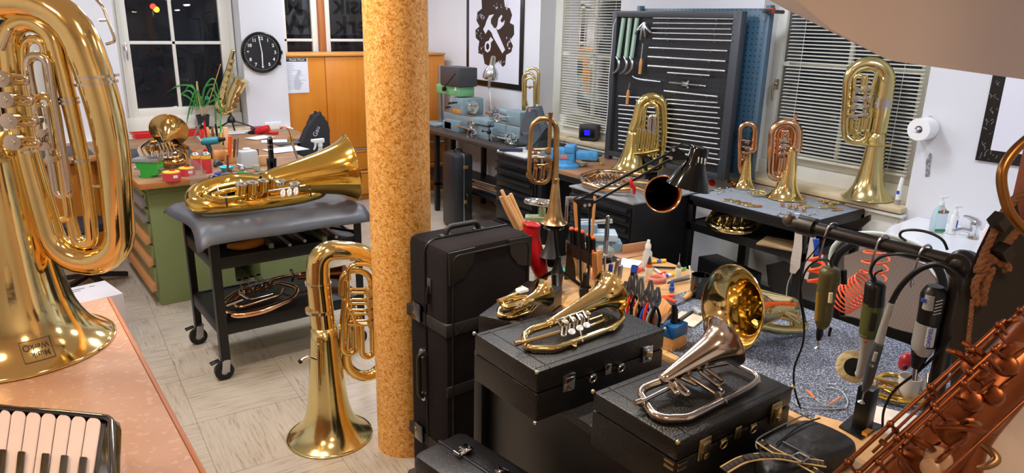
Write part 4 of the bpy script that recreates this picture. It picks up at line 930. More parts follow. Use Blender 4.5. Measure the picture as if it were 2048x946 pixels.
rows = [((280, 95), (705, 100), 4), ((280, 121), (700, 125), 4.6), ((270, 148), (690, 153), 4.6), ((275, 173), (695, 181), 5), ((278, 203), (695, 214), 6.5), ((258, 250), (672, 268), 6.5), ((253, 298), (663, 322), 7.5), ((252, 346), (660, 373), 8), ((355, 382), (578, 397), 6), ((338, 478), (620, 508), 7)]
for i in range(13):
    rows.append(((98 if i != 1 else 190, 506+i*22.8), (620+(i % 2)*12, 540+i*27.2), 5.2))
hk = []
for i, (a, c, w) in enumerate(rows):
    A = px(*c1_(*a), PX_-0.03); B_ = px(*c1_(*c), PX_-0.03); o_ = (A+B_)/2; r = w/2.628*3.9/F_PX/2*2.0
    b = MB(); b.M = Matrix.Translation(-o_); b.cyl(A, B_, r, n=10)
    nm = ('steel rod on the pegboard, %s from the top of the upper set' % ORD[i]) if i < 10 else ('steel rod on the pegboard, %s from the top of the lower set' % ORD[i-10])
    o = b.build('steel_rod', mat('rod_steel', '#e4e6e8', 0.3, 1)); o.location = o_; tag(o, nm, 'steel rod', 'steel rods on the pegboard')
    for t in (0.2, 0.8):
        q = A.lerp(B_, t); hk.append((q, r))
for q, r in hk:
    b = MB(); b.M = T0; b.box((PX_-0.012, q.y, q.z-r-0.004), (0.036, 0.008, 0.004)); b.box((PX_-0.028, q.y, q.z), (0.003, 0.008, 2*r+0.01)) if False else None; b.build('hook', nickel, pg)
# three mint clamps
for i, (xa, xb, lab) in enumerate(((125, 95, 'mint green clamp with curved steel jaw at the pegboard edge, leftmost'), (158, 135, 'mint green clamp with curved steel jaw, middle of the three'), (195, 165, 'mint green clamp with curved steel jaw, rightmost of the three'))):
    A = px(*c1_(xa, 95), PX_-0.02); B_ = px(*c1_(xb, 305), PX_-0.02); r = thing('clamp', lab, 'clamp', TR(PX_-0.03, A.y, A.z), 'mint clamps on the pegboard'); I = r.matrix_world.inverted(); b = MB(); b.M = I
    b.bar(A, B_, 0.026, 0.018, (1, 0, 0)); b.build('handle', mintp, r)
    b = MB(); b.M = I; c = B_; b.ct([c+Vector((-0.01, 0.01, 0.01)), c+Vector((-0.02, -0.025, -0.015)), c+Vector((-0.02, -0.035, -0.06)), c+Vector((-0.02, -0.01, -0.10)), c+Vector((-0.02, 0.035, -0.125))], [0.006, 0.011, 0.012, 0.01, 0.005], 8); b.build('jaw', steel, r)
# hanging hand tools on the board
def handtool(lab, ha, hb, ba, bb, X=PX_-0.03, hw=0.014):
    A, B_, Cc, D = [px(*c1_(*p), X) for p in (ha, hb, ba, bb)]; r = thing('file_tool', lab, 'hand tool', TR(*A)); I = r.matrix_world.inverted(); b = MB(); b.M = I
    b.ct([A, A.lerp(B_, 0.3), A.lerp(B_, 0.7), B_], [hw*0.6, hw, hw*0.85, hw*0.9], 12); b.build('handle', beech, r); b = MB(); b.M = I; b.cyl(Cc, D, 0.006, 0.007, 8); b.build('blade', steel, r)
handtool('scraper with a wooden handle hanging high on the pegboard', (217, 308), (209, 388), (217, 308), (226, 228))
handtool('scraper with a wooden handle hanging low on the pegboard', (150, 472), (142, 547), (150, 472), (158, 435))
r = thing('pliers', 'bunch of steel pliers hanging at the pegboard upper left', 'pliers', TR(*px(*c1_(230, 150), PX_-0.03))); I = r.matrix_world.inverted()
for a in [((235, 118), (185, 178)), ((235, 118), (212, 210)), ((238, 118), (238, 195)), ((235, 130), (270, 172)), ((222, 150), (190, 160))]:
    b = MB(); b.M = I; A, B_ = [px(*c1_(*p), PX_-0.03) for p in a]; b.ct([A, A.lerp(B_, 0.5)+Vector((-0.01, 0, 0)), B_], [0.009, 0.010, 0.007], 8); b.build('arm', steel, r)
r = thing('puller_tool', 'steel sliding puller with a bobbin on the pegboard', 'hand tool', TR(*px(*c1_(455, 440), PX_-0.03))); I = r.matrix_world.inverted(); b = MB(); b.M = I
A, B_ = px(*c1_(365, 433), PX_-0.035), px(*c1_(558, 452), PX_-0.035); b.cyl(A, B_, 0.006); b.build('rod', chrome, r)
b = MB(); b.M = I; m_ = A.lerp(B_, 0.48); d = (B_-A).normalized(); b.cyl(m_-d*0.03, m_-d*0.02, 0.024, 0.03); b.cyl(m_-d*0.02, m_+d*0.02, 0.018); b.cyl(m_+d*0.02, m_+d*0.03, 0.03, 0.024); b.build('bobbin', chrome, r)
r = thing('spanner', 'bent steel spanner lying across two pegboard hooks', 'spanner', TR(*px(*c1_(245, 420), PX_-0.03))); I = r.matrix_world.inverted(); b = MB(); b.M = I
b.ct([px(*c1_(*p), PX_-0.03) for p in ((172, 400), (190, 412), (230, 420), (320, 430))], [0.006, 0.008, 0.009, 0.006], 8); b.build('shaft', steel, r)
o = MB().rt([px(*c1_(*p), PX_-0.05) for p in ((85, 98), (70, 130), (62, 250), (45, 420), (42, 560), (30, 690))], 0.0028, 0.03, 6).build('cord', white); tag(o, 'white cord tied to the left post of the pegboard', 'cord')

# radio on the sill
rr_ = thing('radio', 'small black radio with a blue display on the windowsill', 'radio', TR(4.44, 4.76, 0.887, math.radians(-62)))
MB().box((0, 0, 0.075), (0.165, 0.12, 0.13), 0.006).build('case', dgreyp, rr_)
MB().box((0, -0.061, 0.07), (0.135, 0.003, 0.085), 0.002).build('front_panel', blackp, rr_); MB().box((-0.002, -0.064, 0.075), (0.05, 0.002, 0.045)).build('display', mat('blue_display', '#1010c0', 0.3, emit=('#1a14ff', 2.5)), rr_)
for x in (-0.045, 0.047): MB().cyl((x, -0.062, 0.07), (x, -0.08, 0.07), 0.014).build('knob', blackp, rr_)
MB().box((0, 0, 0.006), (0.14, 0.10, 0.012)).build('base', blackp, rr_)
o = MB().ct([(4.41, 4.86, 0.89), (4.36, 4.93, 0.90), (4.33, 4.97, 0.86), (4.31, 4.98, 0.62)], 0.002, 6).build('power_cable', blackp); tag(o, 'thin black cable running from the radio down the panelling', 'cable')

# machine vise, blue
vp = pz(1118, 334, 0.834); v = thing('bench_vise', 'big blue bench vise bolted on the brown table top', 'vise', TR(vp.x+0.06, vp.y, 0.832, math.radians(-52)))
b = MB(); b.lathe([(0, 0.0), (0.115, 0), (0.115, 0.02), (0.085, 0.035), (0.08, 0.06), (0, 0.06)], 28); b.build('swivel_base', bluev, v)
b = MB(); b.box((0.0, 0, 0.10), (0.16, 0.11, 0.09), 0.012); b.box((0.04, 0, 0.145), (0.08, 0.13, 0.06), 0.012); b.prism([(-0.20, 0.06), (0.0, 0.06), (0.0, 0.14), (-0.17, 0.13)], -0.04, 0.04, 1); b.build('body', bluev, v)
b = MB(); b.box((0.17, 0, 0.10), (0.17, 0.08, 0.07), 0.014); b.build('slide', bluev, v)
MB().box((0.0, -0.058, 0.085), (0.055, 0.004, 0.035), 0.002).build('name_plate', mat('faded_red_plate', '#c47a70', 0.5), v)
b = MB(); b.cyl((-0.20, 0, 0.09), (-0.26, 0, 0.09), 0.016); b.cyl((-0.245, -0.09, 0.09), (-0.245, 0.09, 0.09), 0.006); b.build('screw_handle', steel, v)
flat('wood_block', 'pale block lying beside the blue vise', 'block', tuple(pz(1163, 331, 0.835)), (0.09, 0.06, 0.025), mat('pale_block', '#c9c2a8', 0.7), 0.3, 0.006)
o = MB().ct([(0, 0, 0), (0.02, 0, 0), (0.05, 0, 0)], [0.012, 0.013, 0.007], 10).build('file', beech); o.matrix_world = TR(*pz(1202, 327, 0.847), 0.6); tag(o, 'short wooden file handle lying at the table edge', 'handle')
flat('metal_bracket', 'dark steel angle lying behind the pale block', 'bracket', tuple(pz(1180, 322, 0.835)), (0.14, 0.05, 0.03), dgreyp, -0.6, 0.003)
flat('metal_tray', 'white tray lying on the drawer cabinet beside the lathe', 'tray', tuple(pz(1050, 308, 0.837)), (0.30, 0.40, 0.02), mat('white_tray', '#d5d5d2', 0.4), 0.0, 0.006)
flat('screwdriver_case', 'long blue black tool lying on the white tray', 'tool', tuple(pz(1022, 303, 0.858)), (0.03, 0.20, 0.03), mat('navy_plastic', '#26304f', 0.4), 0.9, 0.008)
# dark angular sanding plate machine
sp_ = thing('disc_sander', 'dark grey angular plate machine with chrome knobs beside the lathe', 'sander', TR(3.72, px(1062, 270, 3.72).y, 0.835)); I = sp_.matrix_world.inverted()
b = MB(); b.slab([I @ px(a, c, 3.72) for a, c in ((1055, 214), (1078, 212), (1092, 256), (1068, 289), (1038, 284), (1040, 256))], (0.03, 0, 0)); b.build('plate', mat('slate_paint', '#4d555e', 0.4), sp_)
for a, c in ((1070, 219), (1077, 247), (1054, 268)): b = MB(); b.M = I; P = px(a, c, 3.72); b.cyl(P, P-Vector((0.05, 0, 0)), 0.011); b.cyl(P-Vector((0.05, 0, 0)), P-Vector((0.058, 0, 0)), 0.017); b.build('knob', chrome, sp_)
b = MB(); b.box((0.12, 0, 0.06), (0.22, 0.16, 0.12), 0.01); b.cyl((0.12, 0, 0.12), (0.12, 0, 0.22), 0.05); b.build('motor_base', dgreyp, sp_)

# lathe
lt = thing('lathe', 'grey green metal lathe with chrome chuck on the dark bench', 'lathe', TR(3.98, 5.6, 0.835)); I = lt.matrix_world.inverted()
def LP(a, c, X=3.85): return I @ px(a, c, X)
def lbox(nm, x0, x1, y0, y1, X, d, m, bev=0.008, parent=None):
    """box whose front (-x) face sits at X, spanning photo columns x0..x1 and heights taken at the middle"""
    ya, yb = px(x0, (y0+y1)/2, X).y, px(x1, (y0+y1)/2, X).y; xm = (x0+x1)/2; za, zb_ = px(xm, y1, X).z, px(xm, y0, X).z
    b = MB(); b.M = I; b.box((X+d/2, (ya+yb)/2, (za+zb_)/2), (d, abs(ya-yb), zb_-za), bev); return b.build(nm, m, parent or lt)
lbox('bed', 888, 1040, 252, 264, 3.88, 0.16, lathep, 0.006)
b = MB(); b.M = I; ya, yb = px(888, 246, 3.88).y, px(1040, 290, 3.88).y
for dx in (0.0, 0.10): b.box((3.90+dx, (ya+yb)/2, 1.005), (0.03, ya-yb, 0.02), 0.002)
b.build('ways', steel, lt)
b = MB(); b.M = I; b.box((3.95, (ya+yb)/2, 0.955), (0.15, ya-yb, 0.09), 0.01); b.build('bed', lathep, lt)
for y in (ya-0.12, yb+0.10): b = MB(); b.M = I; b.prism([(3.84, 0.835), (4.08, 0.835), (4.05, 0.92), (3.87, 0.92)], y-0.09, y+0.09, 1) if False else b.box((3.96, y, 0.881), (0.24, 0.18, 0.09), 0.012); b.build('foot', lathep, lt)
yE = px(925, 212, 3.88).y; xR = py(968, 212, yE).x; zt, zb2 = py(945, 197, yE).z, py(945, 231, yE).z; yL2 = px(899, 212, 3.88).y
b = MB(); b.M = I; plate(b, 3.88, xR, yE, yL2, zb2, zt, 0.012); hs = b.build('headstock', lathep, lt)
P = I @ py(941, 214, yE)-Vector((0.07, 0, 0)); b = MB(); b.cyl(P+Vector((0.07, 0.02, 0)), P+Vector((0.07, -0.045, 0)), 0.066, n=32); 
b.build('chuck', chrome, lt)
b = MB()
for k in range(3): a = k*2.09+0.4; c = P+Vector((0.07, -0.045, 0)); b.bar(c+Vector((0.012*math.cos(a), 0, 0.012*math.sin(a))), c+Vector((0.05*math.cos(a), 0, 0.05*math.sin(a))), 0.018, 0.02, (0, 1, 0))
b.build('chuck_jaws', steel, lt)
lbox('speed_plate', 904, 922, 218, 227, 3.874, 0.006, mat('amber_plate', '#c98a4a', 0.5), 0.001)
for a, c in ((906, 206), (914, 205), (901, 214)): b = MB(); P = LP(a, c, 3.86); b.cyl(P, P+Vector((-0.04, 0, 0)), 0.008); b.sph(P+Vector((-0.045, 0, 0)), 0.013); b.build('selector_knob', blackp, lt)
ap = lbox('apron', 946, 984, 252, 279, 3.82, 0.16, lathep, 0.008); lbox('cross_slide', 940, 975, 238, 249, 3.80, 0.30, lathep, 0.006); lbox('gearbox', 888, 918, 240, 262, 3.84, 0.14, lathep, 0.01)
tpst = MB(); P = LP(984, 224, 3.90); tpst.cyl(P+Vector((0, 0, -0.05)), P+Vector((0, 0, 0.02)), 0.03); tpst.box(P+Vector((0, 0, -0.01)), (0.09, 0.09, 0.03), 0.004); tpst.cyl(P+Vector((-0.02, 0.02, 0.02)), P+Vector((-0.02, 0.02, 0.05)), 0.006); tpst.cyl(P+Vector((0.02, -0.02, 0.02)), P+Vector((0.02, -0.02, 0.05)), 0.006); tpst.build('tool_post', steel, lt)
for a, c, X, r in ((943, 249, 3.76, 0.032), (944, 270, 3.76, 0.055), (1023, 278, 3.76, 0.045), (995, 236, 3.78, 0.035)):
    P = LP(a, c, X); b = MB(); b.torus(P, r, 0.009, (1, 0.5, 0), 24, 8); b.cyl(P+Vector((0.10, 0, 0)), P+Vector((-0.012, 0, 0)), 0.012); b.bar(P-Vector((0, 0, r)), P+Vector((0, 0, r)), 0.012, 0.006, (1, 0, 0)); b.cyl(P+Vector((-0.01, 0, r)), P+Vector((-0.05, 0, r)), 0.007); b.build('handwheel', chrome, lt)
P = LP(978, 264, 3.78); b = MB()
b.sph(P, 0.022)
for k in range(3): a = k*2.09; b.cyl(P, P+Vector((-0.02, 0.07*math.cos(a), 0.07*math.sin(a))), 0.005); b.sph(P+Vector((-0.02, 0.075*math.cos(a), 0.075*math.sin(a))), 0.012)
b.build('feed_star', blackp, lt)
b = MB(); A, B_ = LP(915, 252, 3.82), LP(945, 260, 3.82); b.cyl(A, B_, 0.010); A, B_ = LP(984, 272, 3.82), LP(1022, 280, 3.82); b.cyl(A, B_, 0.012); b.build('lead_screw', chrome, lt)
ts = lbox('tailstock', 1012, 1040, 222, 250, 3.88, 0.13, lathep, 0.012)
b = MB(); A, B_ = LP(1003, 222, 3.94), LP(1030, 230, 3.94); b.cyl(A, B_, 0.032, 0.036); b.build('tailstock_barrel', lathep, ts); b = MB(); b.cyl(A+(A-B_)*0.35, A, 0.012, 0.02); b.build('quill', steel, ts)
# silver work lamp on the lathe
wl = thing('work_lamp', 'silver spun metal work lamp with dome shade above the lathe', 'lamp', TR(*px(984, 222, 3.98))); I2 = wl.matrix_world.inverted()
A = I2 @ px(984, 226, 3.98); B_ = I2 @ px(978, 172, 3.98); b = MB(); b.cyl(A, B_, 0.006); b.sph(A, 0.016); b.build('stem', chrome, wl)
b = MB(); b.cyl(I2 @ px(978, 176, 3.98), I2 @ px(979, 158, 3.98), 0.013); b.build('joint', steel, wl)
c = I2 @ px(980, 157, 3.98); M_ = lookM(c, (I2 @ px(987, 112, 3.98))-c, (0, 1, 0)); L_ = ((I2 @ px(987, 112, 3.98))-c).length
MB().lathe([(0.068, 0.0), (0.072, 0.01), (0.070, L_*0.25), (0.055, L_*0.42), (0.032, L_*0.55), (0.026, L_*0.65), (0.022, L_*0.97), (0.014, L_), (0, L_)], 32, M_).build('shade', mat('spun_aluminium', '#d6d8da', 0.22, 1), wl)
# pillar drill
dp = thing('drill_press', 'green bench drill press with dark hood behind the pillar', 'drill press', TR(3.98, 6.55, 0.835)); I = dp.matrix_world.inverted(); lt_ = lt; 
def dbox(nm, x0, x1, y0, y1, X, d, m, bev=0.01):
    ya, yb = px(x0, (y0+y1)/2, X).y, px(x1, (y0+y1)/2, X).y; xm = (x0+x1)/2; za, zb_ = px(xm, y1, X).z, px(xm, y0, X).z
    b = MB(); b.M = I; b.box((X+d/2, (ya+yb)/2, (za+zb_)/2), (d, abs(ya-yb), zb_-za), bev); return b.build(nm, m, dp)
dbox('hood', 880, 918, 134, 172, 3.88, 0.22, dgreyp); dbox('head', 872, 919, 171, 190, 3.90, 0.18, mat('machine_green', '#6fae7a', 0.4))
b = MB(); b.M = I; P = px(880, 195, 3.98); b.cyl((3.99, P.y, 0.86), (3.99, P.y, 1.45), 0.035); b.build('column', steel, dp); MB().box((0, P.y-6.55, 0.012), (0.3, 0.3, 0.024), 0.008).build('foot', lathep, dp)
b = MB(); b.M = I; A = px(891, 178, 3.88); B_ = px(910, 148, 3.80); b.cyl(A, A+Vector((-0.03, 0, 0)), 0.022); b.cyl(A+Vector((-0.03, 0, 0)), B_, 0.006); b.build('feed_lever', blackp, dp)
b = MB(); b.M = I; P = px(911, 178, 3.895); b.box(P, (0.004, 0.035, 0.035)); b.build('plate', mat('pale_plate', '#cfd6cf', 0.5), dp)

# black instrument case standing upright on the floor by the lathe bench
cs = thing('instrument_case', 'narrow black instrument case standing upright before the lathe bench', 'instrument case', TR(3.46, 5.50, 0, math.radians(-6)))
sm = mat('satin_black_case', '#1f2226', 0.4)
b = MB(); b.box((0.105, 0.14, 0.36), (0.20, 0.28, 0.72), 0.035); b.build('shell', sm, cs); MB().box((0.105, 0.14, 0.36), (0.012, 0.284, 0.724), 0.005).build('seam_strip', steel, cs)
MB().box((0.12, -0.004, 0.60), (0.05, 0.006, 0.03), 0.002).build('badge', mat('gold_badge', '#d8c06a', 0.3, 0.8), cs)
MB().box((0.12, -0.004, 0.27), (0.03, 0.012, 0.03), 0.002).build('lock', mat('gold_badge', '#d8c06a'), cs)
MB().rt([(0.12, -0.01, 0.35), (0.12, -0.045, 0.34), (0.12, -0.045, 0.22), (0.12, -0.01, 0.21)], 0.008, 0.02).build('carry_handle', blackp, cs); MB().rt([(0.07, 0.14, 0.715), (0.08, 0.14, 0.75), (0.14, 0.14, 0.75), (0.15, 0.14, 0.715)], 0.007, 0.02).build('carry_handle', blackp, cs)

# toilet roll, wall scar, items on the sill
P = px(1846, 258, 4.33); tr_ = thing('toilet_roll', 'white toilet roll on a wall holder beside the blind', 'toilet roll', TR(*P))
MB().lathe([(0.022, -0.055), (0.062, -0.055), (0.064, -0.05), (0.064, 0.05), (0.062, 0.055), (0.022, 0.055), (0.022, -0.055)], 36, lookM((0, 0, 0), (-1, 0, 0), (0, 1, 0))).build('paper_roll', mat('tissue', '#f2f2f2', 0.9), tr_)
b = MB(); b.cyl((0.07, 0, 0), (-0.06, 0, 0.006), 0.007); b.cyl((0.07, 0.015, 0), (-0.06, 0.015, -0.008), 0.007); b.build('holder_bars', whitep, tr_); MB().cyl((0.066, 0.0, 0.06), (0.07, 0, 0.06), 0.012).build('screw_plate', chrome, tr_)
b = MB(); P = px(1857, 330, 4.396); b.slab([px(a, c, 4.398) for a, c in ((1852, 322), (1860, 306), (1864, 308), (1861, 330), (1859, 352), (1851, 354))], (-0.002, 0, 0)); o = b.build('wall_scar', mat('torn_plaster', '#6e6f72', 0.6, noise=(60, '#b5b6b8', 0.9))); tag(o, 'torn grey patch in the white wall below the toilet roll', 'wall damage')
P = px(1797, 392, 4.42); t_ = thing('cream_tube', 'white tube of cream standing on the windowsill corner', 'tube', TR(4.42, P.y, 0.886)); k = 4.6/F_PX
MB().lathe([(0, 0), (0.017, 0), (0.017, 0.028), (0.012, 0.03)], 20).build('cap', greyp, t_); b = MB(); b.tube([(0, 0, 0.03), (0, 0, 0.06), (0, 0, 0.10), (0.01, 0, 0.165)], [0.015, 0.016, 0.014, 0.011], 16); b.build('tube_body', whitep, t_); MB().box((-0.014, 0, 0.075), (0.006, 0.016, 0.02)).build('label', bluep, t_)
o = MB().lathe([(0, 0), (0.026, 0.002), (0.026, 0.004), (0, 0.006)], 20, lookM((0, 0, 0), (-1, -0.3, 0), (0, 0, 1))).build('red_tag', redp); o.matrix_world = TR(*px(1424, 365, 4.28)); tag(o, 'small red round tag beside the felt table', 'tag')
o = MB().box((0, 0, 0), (0.04, 0.05, 0.09), 0.004).build('clear_box', mat('translucent_box', '#e8eaea', 0.2, trans=0.6)); o.matrix_world = TR(4.30, px(1440, 362, 4.28).y, 0.88); tag(o, 'small clear plastic box beside the red tag', 'box')
# socket strip on the back wall panelling, maroon case on its ledge
flat('power_socket', 'double white socket on the panelling behind the papers', 'socket', (2.27, 6.838, 0.90-0.04+0.01), (0.16, 0.02, 0.07), whitep, 0, 0.004)
o = MB().cyl((-0.075, 0, 0), (0.075, 0, 0), 0.017, n=16).build('pencil_case', mat('maroon', '#8c1446', 0.4)); o.matrix_world = TR(2.14, 6.855, 0.890); tag(o, 'maroon cylindrical case on the ledge under the wall clock', 'case')

# wall clock
ck = thing('wall_clock', 'round black wall clock with white numerals', 'clock', TR(2.225, 6.895, 1.580)); R_ = 0.185
ML = lookM((0, 0, 0), (0, -1, 0), (1, 0, 0))
MB().lathe([(0, 0), (R_, 0.0), (R_, 0.03), (R_-0.012, 0.042), (R_-0.018, 0.03)], 48, ML).build('rim', blackp, ck); MB().lathe([(0, 0.026), (R_-0.016, 0.026)], 48, ML).build('dial', mat('clock_dial', '#141416', 0.5), ck)
for i in range(1, 13):
    a = PI/2-i*PI/6; text_part('numeral', str(i), 0.040, whitep, ck, Matrix.Translation((0.125*math.cos(a), -0.029, 0.125*math.sin(a))) @ FM, 0.0005, bold=0.0012)
b = MB()
for i in range(60):
    a = i*PI/30; r1 = 0.153 if i % 5 else 0.150; b.bar((r1*math.cos(a), -0.029, r1*math.sin(a)), (0.158*math.cos(a), -0.029, 0.158*math.sin(a)), 0.003, 0.001, (0, 1, 0))
b.build('minute_marks', whitep, ck)
for nm, ang, L_, wd in (('hour_hand', math.radians(-91), 0.115, 0.010), ('minute_hand', math.radians(98), 0.150, 0.008)):
    MB().bar((0, -0.033, 0), (L_*math.cos(ang), -0.033, L_*math.sin(ang)), wd, 0.002, (0, 1, 0)).build(nm, whitep, ck)
MB().box((0.185, -0.02, 0.0), (0.02, 0.03, 0.035), 0.004).build('side_knob', blackp, ck); MB().box((0.163, -0.02, -0.10), (0.02, 0.03, 0.035), 0.004).build('side_knob', blackp, ck)

# lettering seen from behind through the nook window, on a banner outside
bn = thing('banner', 'grey banner behind the nook window with lettering seen from behind', 'banner', TR(3.2, 7.69, 1.75))
MB().box((0.05, 0.01, 0.335), (1.45, 0.006, 0.72)).build('cloth', mat('banner_grey', '#8d8986', 0.9), bn)
for tx, x, z, sz in [(t_, py(a_, c_, 7.69).x-3.2, py(a_, c_, 7.69).z-1.75, 0.27) for t_, a_, c_ in (('Musik', 722, 12), ('Werk', 727, 52), ('We', 578, 52), ('Mu', 574, 12), ('O', 603, 40))]:
    text_part('lettering', tx, sz, mat('banner_letters', '#4a4342', 0.9), bn, Matrix.Translation((x, -0.004, z)) @ FM @ Matrix.Diagonal((-1, 1, 1, 1)), 0.002, bold=0.006)
# ================================================================== instrument cases and what lies on them
goldm = mat('case_hardware_gold', '#c9b98a', 0.3, 1)
def clasp(r, c, d='-y', w=0.045, hgt=0.05, m=nickel):
    b = MB()
    if d == '-y': b.box((c[0], c[1]-0.003, c[2]), (w, 0.006, hgt), 0.003); b.box((c[0], c[1]-0.008, c[2]+hgt*0.1), (w*0.7, 0.006, hgt*0.45), 0.002); b.box((c[0], c[1]-0.012, c[2]-hgt*0.3), (w*0.35, 0.004, hgt*0.25), 0.002)
    else: b.box((c[0]-0.003, c[1], c[2]), (0.006, w, hgt), 0.003); b.box((c[0]-0.008, c[1], c[2]+hgt*0.1), (0.006, w*0.7, hgt*0.45), 0.002)
    return b.build('clasp', m, r)
def hard_case(label, x0, x1, y0, y1, z0, z1, lidh, clx, handlex, ringx, hw=nickel, corners=True):
    r = thing('instrument_case', label, 'instrument case', TR(x0, y0, z0)); w, d, h = x1-x0, y1-y0, z1-z0; zl = h-lidh
    b = MB(); plate(b, 0, w, 0, d, 0, zl-0.001, 0.006); b.build('base_shell', leather, r); b = MB(); plate(b, 0, w, 0, d, zl+0.001, h, 0.007); b.build('lid', leather, r)
    b = MB(); b.box((0.05, d/2, h+0.0005), (0.004, d-0.01, 0.002)); b.box((w/2, 0.022, h+0.0005), (w-0.02, 0.002, 0.0012)); b.box((w/2, d-0.022, h+0.0005), (w-0.02, 0.002, 0.0012)); b.build('edge_piping', leather, r)
    for x in clx: clasp(r, (x, 0, zl+0.004), m=hw, hgt=0.055 if hw is nickel else 0.06)
    for x in ringx: b = MB(); b.torus((x, -0.006, zl-0.012), 0.013, 0.0025, (0, 1, 0.2), 14, 6); b.box((x, -0.003, zl-0.002), (0.024, 0.006, 0.012), 0.002); b.build('handle_ring', hw, r)
    MB().box((handlex, -0.003, zl), (0.026, 0.005, 0.035), 0.003).build('lock_plate', hw, r)
    if corners:
        for x in (0, w):
            for z in (0, h):
                b = MB(); b.sph((x, 0.002, z), 0.0065); b.build('corner_cap', hw, r)
        MB().sph((0.0, d, h), 0.0065).build('corner_cap', hw, r)
    return r
CA = hard_case('black leatherette case carrying the rotary flugelhorn', 1.166, 1.70, 1.414, 1.735, 0.787, 0.95, 0.07, (0.12, 0.455), 0.28, (0.215, 0.335))
CB = hard_case('black leatherette case carrying the tarnished silver flugelhorn', 1.222, 1.697, 0.946, 1.243, 0.787, 0.95, 0.055, (0.10, 0.40), 0.235, (0.175, 0.30), goldm)
for z in (0.10, 0.085):
    MB().box((-0.002, 0.02, z), (0.004, 0.03, 0.006)).build('corner_bracket', goldm, CB); MB().box((0.02, -0.002, z), (0.03, 0.004, 0.006)).build('corner_bracket', goldm, CB)
# low case under the cornet
lc = thing('instrument_case', 'low black case behind the others carrying the small cornet', 'instrument case', TR(1.345, 1.745, 0.787, math.radians(27))); plate(MB(), -0.0, 0.40, 0, 0.15, 0, 0.075, 0.006).build('base_shell', leather, lc); plate(MB(), -0.0, 0.40, 0, 0.15, 0.077, 0.150, 0.008).build('lid', leather, lc); b = MB(); b.box((-0.002, 0.075, 0.076), (0.006, 0.14, 0.012), 0.002); b.build('trim_strip', steel, lc); MB().box((0.20, 0.075, 0.151), (0.30, 0.03, 0.002), 0.0005).build('top_strap', fabricb, lc)

# tall soft case beside the pillar
big = thing('instrument_case', 'tall black fabric case standing on the floor beside the pillar', 'instrument case', TR(1.295, 2.115, 0, math.radians(2)))
BX, BY, BZ = 0.42, 0.28, 1.10
MB().box((BX/2+0.0, BY/2+0.05*0, BZ/2), (BX, BY, BZ), 0.035).build('body', fabricb, big)
pb = mat('corner_leather', '#15120f', 0.45, bump=(200, 0.15))
for a, c in ((0, 0), (BX, 0)):
    s_ = 1 if a == 0 else -1
    MB().slab([(a+s_*0.012, -0.003, BZ-0.012), (a+s_*0.13, -0.003, BZ-0.010), (a+s_*0.12, -0.003, BZ-0.07), (a+s_*0.08, -0.003, BZ-0.12), (a+s_*0.014, -0.003, BZ-0.14)], (0, 0.006, 0)).build('corner_patch', pb, big)
b = MB(); b.rt([(0.028, -0.003, 0.04), (0.028, -0.003, BZ-0.028), (BX-0.028, -0.003, BZ-0.028), (BX-0.028, -0.003, 0.04)], 0.004, 0.03, 6); b.build('piping', pb, big)
b = MB(); b.rt([(0, BY*0.5, 0.02), (-0.002, BY*0.5, BZ-0.02), (0.03, BY*0.5, BZ+0.002), (BX-0.03, BY*0.5, BZ+0.002)], 0.006, 0.03, 6); b.build('zipper', blackp, big)
for z in (0.78, 0.24):
    b = MB(); plate(b, -0.004, BX+0.004, -0.005, BY+0.004, z-0.025, z+0.025, 0.002); b.build('strap', mat('strap_webbing', '#1e1b1b', 0.7, bump=(700, 0.3)), big)
    MB().box((-0.010, BY*0.68, z+0.02), (0.016, 0.06, 0.075), 0.005).build('buckle', blackgl, big)
b = MB(); plate(b, -0.001, BX+0.003, -0.006, 0, 0.50, 0.545, 0.002); b.build('strap', MATS['strap_webbing'], big)
b = MB(); sx = 0.035; z = 0.78
for p, q in (((0, -1), (1, 1)), ((0, 1), (1, -1))): b.bar((0.04+p[0]*0.05, -0.008, z+p[1]*0.02), (0.04+q[0]*0.05, -0.008, z+q[1]*0.02), 0.0015)
b.bar((0.04, -0.008, z-0.022), (0.04, -0.008, z+0.022), 0.0015); b.bar((0.09, -0.008, z-0.022), (0.09, -0.008, z+0.022), 0.0015); b.build('stitching', dgreyp, big)
MB().rt([(0.10, BY*0.55, BZ), (0.11, BY*0.55, BZ+0.035), (0.25, BY*0.55, BZ+0.035), (0.26, BY*0.55, BZ)], 0.011, 0.03, 10).build('carry_handle', pb, big)
for x in (0.10, 0.26): MB().box((x, BY*0.55, BZ+0.004), (0.05, 0.03, 0.008), 0.003).build('handle_mount', pb, big)
MB().rt([(-0.002, BY*0.55, 0.64), (-0.03, BY*0.55, 0.63), (-0.03, BY*0.55, 0.45), (-0.002, BY*0.55, 0.44)], 0.010, 0.03, 10).build('side_handle', pb, big)
for z in (0.635, 0.445): MB().cyl((0.0, BY*0.55, z), (-0.015, BY*0.55, z), 0.02).build('handle_mount', steel, big)
MB().rt([(-0.004, BY*0.40, 0.93), (-0.012, BY*0.40, 0.90), (-0.012, BY*0.40, 0.86)], 0.008, 0.02, 8).build('zip_pull', blackp, big)
MB().box((-0.003, BY*0.4, 0.93), (0.006, 0.025, 0.06), 0.002).build('zip_guard', dgreyp, big)

